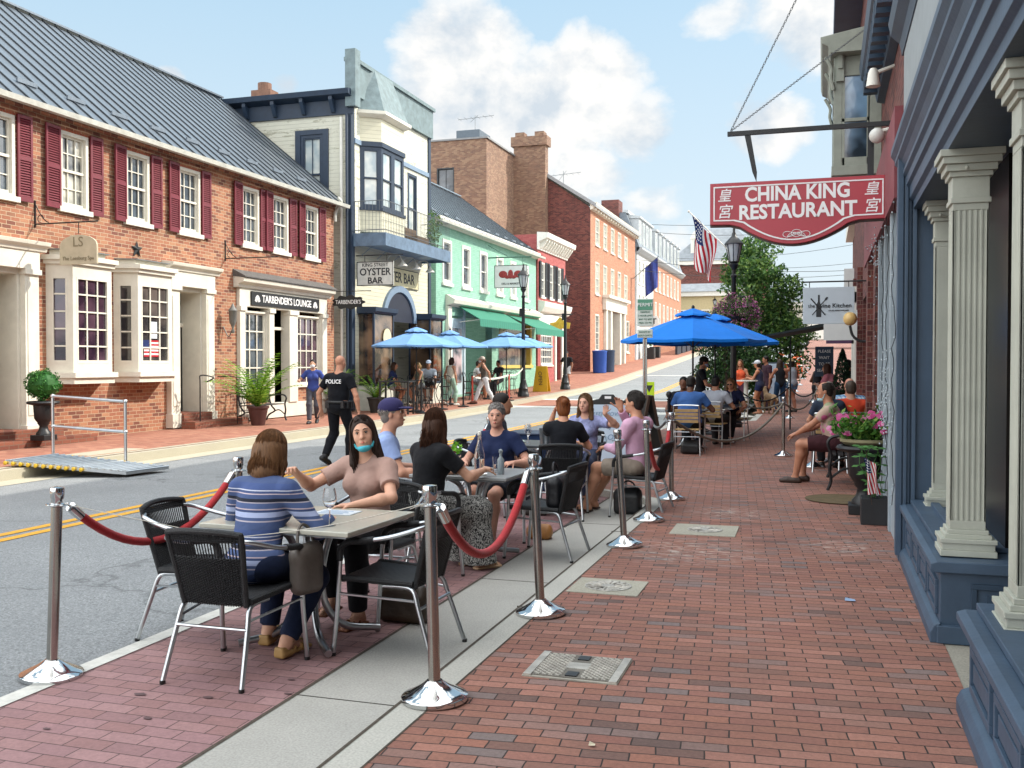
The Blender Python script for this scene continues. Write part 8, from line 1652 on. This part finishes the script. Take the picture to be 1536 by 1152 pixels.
person('seated man in a pale cap behind the first tall table',(-12.7,30.9,T(30)+zf),R(200),H=1.74,seat=.70,lean=8,h=.013,skinc='#a87a60',hair='short',hairc='#2a211c',top=('short','#9aa3ad'),bottom=('shorts','#4a4f55'),extras=(('cap','#9aa7b8'),),feet={1:(.1,.22,.30),-1:(-.1,.24,.30)})
person('woman in a white tank top and pale green trousers standing between the parasols',(-12.3,31.9,T(32)+zf),R(-25),H=1.70,woman=True,h=.012,skinc='#b98468',hair='bob',hairc='#3a241c',top=('tank','#c8c4b4'),bottom=('trousers','#9dbfae'),shoes=('shoe','#b8b8b0'),feet={1:(.09,.14),-1:(-.07,-.16,.13,0,20)},extras=(('mask','#c8a0a0'),))
person('pedestrian in a grey tank top, white trousers and white cap striding left',(-11.5,33.2,T(33)+zf),R(118),H=1.72,woman=True,h=.012,skinc='#c08c72',hair='ponytail',hairc='#6a5040',top=('tank','#5a544e'),bottom=('trousers','#c9c9cc'),shoes=('shoe','#7a4a3c'),lean=6,feet={1:(.08,.34),-1:(-.07,-.32,.12,0,24)},extras=(('mask','#d0d0d4'),('cap','#cfc4b8')),hands={1:(.22,.28,.98),-1:(-.24,-.16,.9)})
person('man in a white shirt seated in front of the mint doorway',(-12.9,36.1,T(36)+zf),R(-60),H=1.76,seat=.62,lean=10,h=.014,skinc='#b98468',hair='short',hairc='#2a1c16',top=('short','#c4c6ca'),bottom=('shorts','#8a8c90'))
person('dark dressed guest seated beyond the mint doorway',(-12.6,38.3,T(38)+zf),R(150),H=1.72,seat=.62,lean=6,h=.014,skinc='#8a5c48',hair='short',hairc='#1c1614',top=('short','#24252a'),bottom=('trousers','#2a2b30'))
person('man in a black T-shirt and white shorts standing beside the farther lamp post',(-12.4,48.6,T(48.6)+zf),R(175),H=1.80,h=.014,skinc='#9a6c54',hair='short',hairc='#1e1815',top=('short','#1c1d20'),bottom=('shorts','#b8babc'),shoes=('shoe','#c9c9c9'),hands={1:(.2,.3,1.15),-1:(-.24,.05,.85)})
# -- under the blue parasols
person('broad man in a blue T-shirt seated with his back to the camera',(-2.25,17.45,0),R(-4),H=1.84,seat=.455,lean=14,head=(-4,12),h=.0105,skinc='#5a3b2c',hair='cropped',hairc='#17120f',top=('short','#365a92'),bottom=('trousers','#1c2028'),fat=1.25,hands={1:(.3,.45,.78),-1:(-.25,.42,.77)})
person('person with black hair seated in front of the man in blue',(-2.5,18.75,0),R(175),H=1.72,seat=.455,lean=4,h=.013,skinc='#6a4635',hair='short',hairc='#121010',top=('short','#1a1c22'),bottom=('trousers','#1c2028'))
person('man in a pale shirt with black hair seated with his back to the camera',(-2.0,19.15,0),R(-12),H=1.76,seat=.455,lean=10,h=.012,skinc='#9a6c54',hair='short',hairc='#141110',top=('short','#a9aeb8'),bottom=('trousers','#25262a'),hands={1:(.22,.4,.78),-1:(-.25,.42,.77)})
person('woman with blonde streaked hair and sunglasses looking down at the table',(-1.78,20.75,0),R(170),H=1.66,woman=True,seat=.455,lean=12,head=(0,18),h=.0115,skinc='#b98468',hair='long',hairc='#7a5a38',hairlen=.2,top=('short','#1e2340'),bottom=('trousers','#22242a'),extras=(('shades','#111'),),feet={1:(.1,.3),-1:(-.1,.5)})
person('server in black with a cap and pale neck gaiter standing behind the diners',(-2.72,23.1,0),R(-80),H=1.76,h=.012,skinc='#b98468',hair='short',hairc='#2a211c',top=('short','#191b20'),bottom=('trousers','#1c1d22'),extras=(('cap','#2a2623'),('mask','#a9b8d0')),hands={1:(.15,.35,1.02),-1:(-.15,.35,1.02)},head=(0,10))
# -- far standing guests
person('woman in an orange tank top holding a drink at the white high table',(-2.46,31.6,T(31)),R(170),H=1.70,woman=True,h=.0125,skinc='#b97e60',hair='long',hairc='#6a4830',top=('tank','#e0603c'),bottom=('shorts','#4a2c3c'),hands={1:(.1,.32,1.2),-1:(-.15,.3,1.05)},shoes=('sandal','#6a4a34'))
person('woman in a navy tank top and shorts in profile by the orange one',(-1.85,31.0,T(31)),R(75),H=1.66,woman=True,h=.0125,skinc='#b97e60',hair='ponytail',hairc='#2a1c18',top=('tank','#34384e'),bottom=('minis','#1f2648'),shoes=('sandal','#6a4a34'),hands={1:(.1,.36,1.15),-1:(-.1,.34,1.1)},extras=(('cap','#c9ccd0'),))
person('man in dark maroon clothes standing behind the navy tank top',(-1.72,33.0,T(33)),R(120),H=1.80,h=.013,skinc='#9a6850',hair='short',hairc='#1c1614',top=('short','#3a2530'),bottom=('trousers','#3a2630'))
person('woman in a black top and jeans with long hair, back to the camera',(-1.28,32.0,T(32)),R(20),H=1.70,woman=True,h=.0125,skinc='#a87058',hair='long',hairc='#3a2a20',hairlen=.24,top=('tank','#17181c'),bottom=('trousers','#24405f'),hands={1:(.15,.3,1.15),-1:(-.15,.3,1.1)})
person('woman in a grey sleeveless top, denim shorts and a straw hat',(-.92,32.2,T(32)),R(40),H=1.72,woman=True,h=.0125,skinc='#a87058',hair='long',hairc='#2a201c',hairlen=.12,top=('tank','#8f949c'),bottom=('minis','#5a7fa5'),extras=(('hat','#8a7a5c'),),hands={1:(.15,.3,1.15),-1:(-.15,.3,1.2)})
person('woman in a black romper standing by the far shop tables',(-.18,29.6,T(29)),R(-60),H=1.66,woman=True,h=.0125,skinc='#5f3f30',hair='bun',hairc='#141110',top=('tank','#15151a'),bottom=('minis','#15151a'),shoes=('shoe','#c0c0c0'),hands={1:(.2,.3,1.1),-1:(-.2,.2,1.0)})
person('woman in a pink shirt leaning over a high table by the far shops',(.3,24.6,0),R(60),H=1.66,woman=True,lean=26,h=.0125,skinc='#b97e60',hair='long',hairc='#4a2f24',hairlen=.16,top=('short','#c87a88'),bottom=('trousers','#2a2c34'),hands={1:(.1,.45,1.08),-1:(-.15,.45,1.08)})
person('dark haired man in black standing by the white door frame',(.62,24.9,0),R(60),H=1.70,h=.013,skinc='#8a5c48',hair='short',hairc='#15110f',top=('short','#17191f'),bottom=('trousers','#1a1b20'))
# -- by the brick piers and the bench
person('grey haired guest seated with a dark top by the brick piers',(.08,15.35,0),R(0),H=1.68,woman=True,seat=.455,lean=5,h=.011,skinc='#b98a72',hair='bob',hairc='#7a7468',top=('short','#2a3444'),bottom=('trousers','#25262a'),head=(20,0))
person('guest in an orange shirt seated by the brick piers, back to the camera',(.40,15.55,0),R(5),H=1.70,seat=.455,lean=4,h=.011,skinc='#b98a72',hair='short',hairc='#4a3e34',top=('short','#c2452c'),bottom=('trousers','#25262a'),fat=1.1)
person('bald man in a checked blue shirt and white mask by the brick piers',(.42,17.0,0),R(170),H=1.76,seat=.455,lean=6,head=(20,10),h=.011,skinc='#b98068',hair='bald',top=('short','#8fb0c8'),tmat=plaid,bottom=('trousers','#25262a'),extras=(('mask','#c9ccd0'),),fat=1.15)
person('man in a floral shirt and dark red shorts sitting on the near bench in profile',(.16,13.62,0),R(86),H=1.76,seat=.455,lean=10,head=(6,6),h=.0078,skinc='#b07c62',hair='balding',hairc='#2a221e',top=('short','#8a8a70'),tmat=floral,bottom=('shorts','#3c1f24'),shoes=('shoe','#3a2a22'),fat=1.15,hands={1:(.07,.47,.66),-1:(-.05,.50,.64)},feet={1:(.10,.42,None,0),-1:(-.10,.50,None,0)},extras=(('chinmask','#9cc4cc'),),curl=40,hdirs={1:(-.5,1,-.3),-1:(.5,1,-.3)})
# dog
dg=empty('dog','tan dog standing among the far guests','dog',(-1.55,31.2,T(31)),R(30)); D=SDF(); D.ell((0,.1,.50),(.115,.2,.14),k=.06); D.ell((0,-.18,.50),(.10,.2,.11),k=.06); D.cap((0,.25,.56),(0,.36,.74),.075,.06,k=.05); D.ell((0,.42,.78),(.06,.09,.06),k=.03); D.cap((0,.48,.76),(0,.56,.74),.035,.028,k=.02)
for q in (1,-1):
    D.ell((q*.05,.38,.80),(.018,.03,.045),k=.01); D.cap((q*.07,.2,.42),(q*.075,.22,.22),.045,.028,k=.03); D.cap((q*.075,.22,.22),(q*.075,.21,.02),.026,.022,k=.015); D.cap((q*.075,.21,.02),(q*.075,.26,.02),.024,k=.015)
    D.cap((q*.07,-.3,.44),(q*.075,-.24,.27),.06,.035,k=.03); D.cap((q*.075,-.24,.27),(q*.075,-.36,.17),.03,.022,k=.02); D.cap((q*.075,-.36,.17),(q*.075,-.34,.02),.022,.02,k=.015); D.cap((q*.075,-.34,.02),(q*.075,-.29,.02),.023,k=.015)
D.cap((0,-.36,.54),(0,-.5,.42),.025,.015,k=.02); sobj('body',D,.012,pm('dog_fur','#8a7256',.9,var=.3,scale=8,bump=.5),dg)
# ------------------------------------------------------------------ camera, sky, sun
TH=math.atan((1235-768)/1480.); PT=math.atan(31/1480.)
cam=bpy.data.objects.new('camera',bpy.data.cameras.new('camera')); COL.objects.link(cam); sc.camera=cam
cam.data.sensor_width=36; cam.data.lens=1480/1536*36; cam.data.clip_end=1500; cam.data.clip_start=.05
cam.location=(0,0,1.58); cam.rotation_euler=(math.pi/2-PT,0,TH)
SE,SA=R(37),R(33)          # sun elevation; azimuth turned from +x towards +y
sd=Vector((math.cos(SE)*math.cos(SA),math.cos(SE)*math.sin(SA),math.sin(SE)))
sun=bpy.data.objects.new('sun',bpy.data.lights.new('sun','SUN')); COL.objects.link(sun); sun.data.energy=2.8; sun.data.angle=R(.6); sun.data.color=(1,.93,.82)
sun.rotation_euler=(-sd).to_track_quat('-Z','Y').to_euler(); sun.location=(20,20,40)
w=bpy.data.worlds.new('World'); sc.world=w; w.use_nodes=True; w.node_tree.nodes.clear(); t=NT(w)
sky=t('TexSky'); sky.sky_type='NISHITA'; sky.sun_disc=False; sky.sun_elevation=SE; sky.sun_rotation=math.pi/2-SA; sky.air_density=1.0; sky.dust_density=1.6; sky.ozone_density=1.0
tc=t('TexCoord').outputs['Generated']; dirn=t('VectorMath',{0:tc},operation='NORMALIZE').outputs[0]
def cdir(px,py):
    u=(px-768)/1480.; v=-(py-576)/1480.
    M=Matrix.Rotation(TH,3,'Z')@Matrix.Rotation(math.pi/2-PT,3,'X'); return (M@Vector((u,v,-1))).normalized()
st=t('Mapping',{'Vector':dirn,'Scale':(1.,1.,1.35)}).outputs[0]
n1=t('TexNoise',{'Vector':st,'Scale':7.5,'Detail':9.,'Roughness':.58,'Distortion':.15}).outputs[0]
n2=t('TexNoise',{'Vector':st,'Scale':2.6,'Detail':6.,'Roughness':.55}).outputs[0]
acc=None
# real banks of cumulus at fixed bearings: (bearing point, angular radius, vertical stretch, weight)
for px,py,r,vs,wt in ((700,105,.115,1.0,1.0),(790,165,.12,1.15,.95),(880,140,.095,1.0,.95),(950,190,.075,1.2,.85),(720,200,.11,1.3,.85),(870,260,.11,1.5,.7),(960,310,.10,1.8,.5),(1100,15,.10,1.9,.6),(1215,15,.12,1.4,.8),(1150,190,.075,1.6,.62),(430,125,.035,1.3,.62),(255,118,.022,1.3,.6),(1000,400,.22,2.2,.55),(1200,380,.22,2.2,.45),(880,55,.03,1,.45),(1120,150,.04,.8,.5)):
    d=t('VectorMath',{0:dirn,1:tuple(cdir(px,py))},operation='SUBTRACT').outputs[0]
    d=t('VectorMath',{0:d,1:(1,1,vs)},operation='MULTIPLY').outputs[0]
    l=t('VectorMath',{0:d},operation='LENGTH').outputs['Value']
    f=t('MapRange',{0:l,1:r*1.15,2:0.,3:0.,4:wt},interpolation_type='SMOOTHSTEP').outputs[0]
    acc=f if acc is None else t.math('MAXIMUM',acc,f)
# outside the view: unseen cloud banks added to brighten the shaded street
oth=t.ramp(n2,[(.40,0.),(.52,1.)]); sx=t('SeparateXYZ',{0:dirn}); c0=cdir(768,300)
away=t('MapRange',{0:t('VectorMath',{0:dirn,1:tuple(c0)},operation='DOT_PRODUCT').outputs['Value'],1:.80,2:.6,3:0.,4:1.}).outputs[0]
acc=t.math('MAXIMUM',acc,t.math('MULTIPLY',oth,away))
den=t.math('ADD',acc,t.math('MULTIPLY',t.math('SUBTRACT',n1,.5),1.35))
mask=t.ramp(den,[(.36,0.),(.50,.75),(.66,.95)])
shade=t('TexNoise',{'Vector':t('Mapping',{'Vector':st,'Location':(.012,.0,-.03)}).outputs[0],'Scale':7.5,'Detail':9.,'Roughness':.58,'Distortion':.15}).outputs[0]
lit=t.ramp(t.math('ADD',.5,t.math('MULTIPLY',t.math('SUBTRACT',n1,shade),2.6)),[(.2,(.66,.73,.80)),(.62,(1.,.985,.96))])
CS=t.math('ADD',4.35,t.math('MULTIPLY',away,10.5))   # unseen banks get extra brightness as fill light; those down the street do not
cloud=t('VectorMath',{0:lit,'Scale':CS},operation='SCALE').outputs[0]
skyc=t.mix(.85,sky.outputs[0],(2.1,3.1,3.85)); 
hz=t('MapRange',{0:sx.outputs[2],1:0.,2:.38,3:.8,4:0.}).outputs[0]; skyc=t.mix(hz,skyc,(3.75,4.0,4.1))
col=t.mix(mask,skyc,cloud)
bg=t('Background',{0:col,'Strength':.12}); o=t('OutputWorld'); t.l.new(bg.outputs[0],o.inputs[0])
vs_=sc.view_settings; vs_.view_transform='Standard'; vs_.look='None'; vs_.gamma=1; vs_.exposure=1.0
sc.cycles.max_bounces=8; sc.cycles.transparent_max_bounces=8; sc.cycles.caustics_reflective=False; sc.cycles.caustics_refractive=False; sc.cycles.sample_clamp_indirect=6
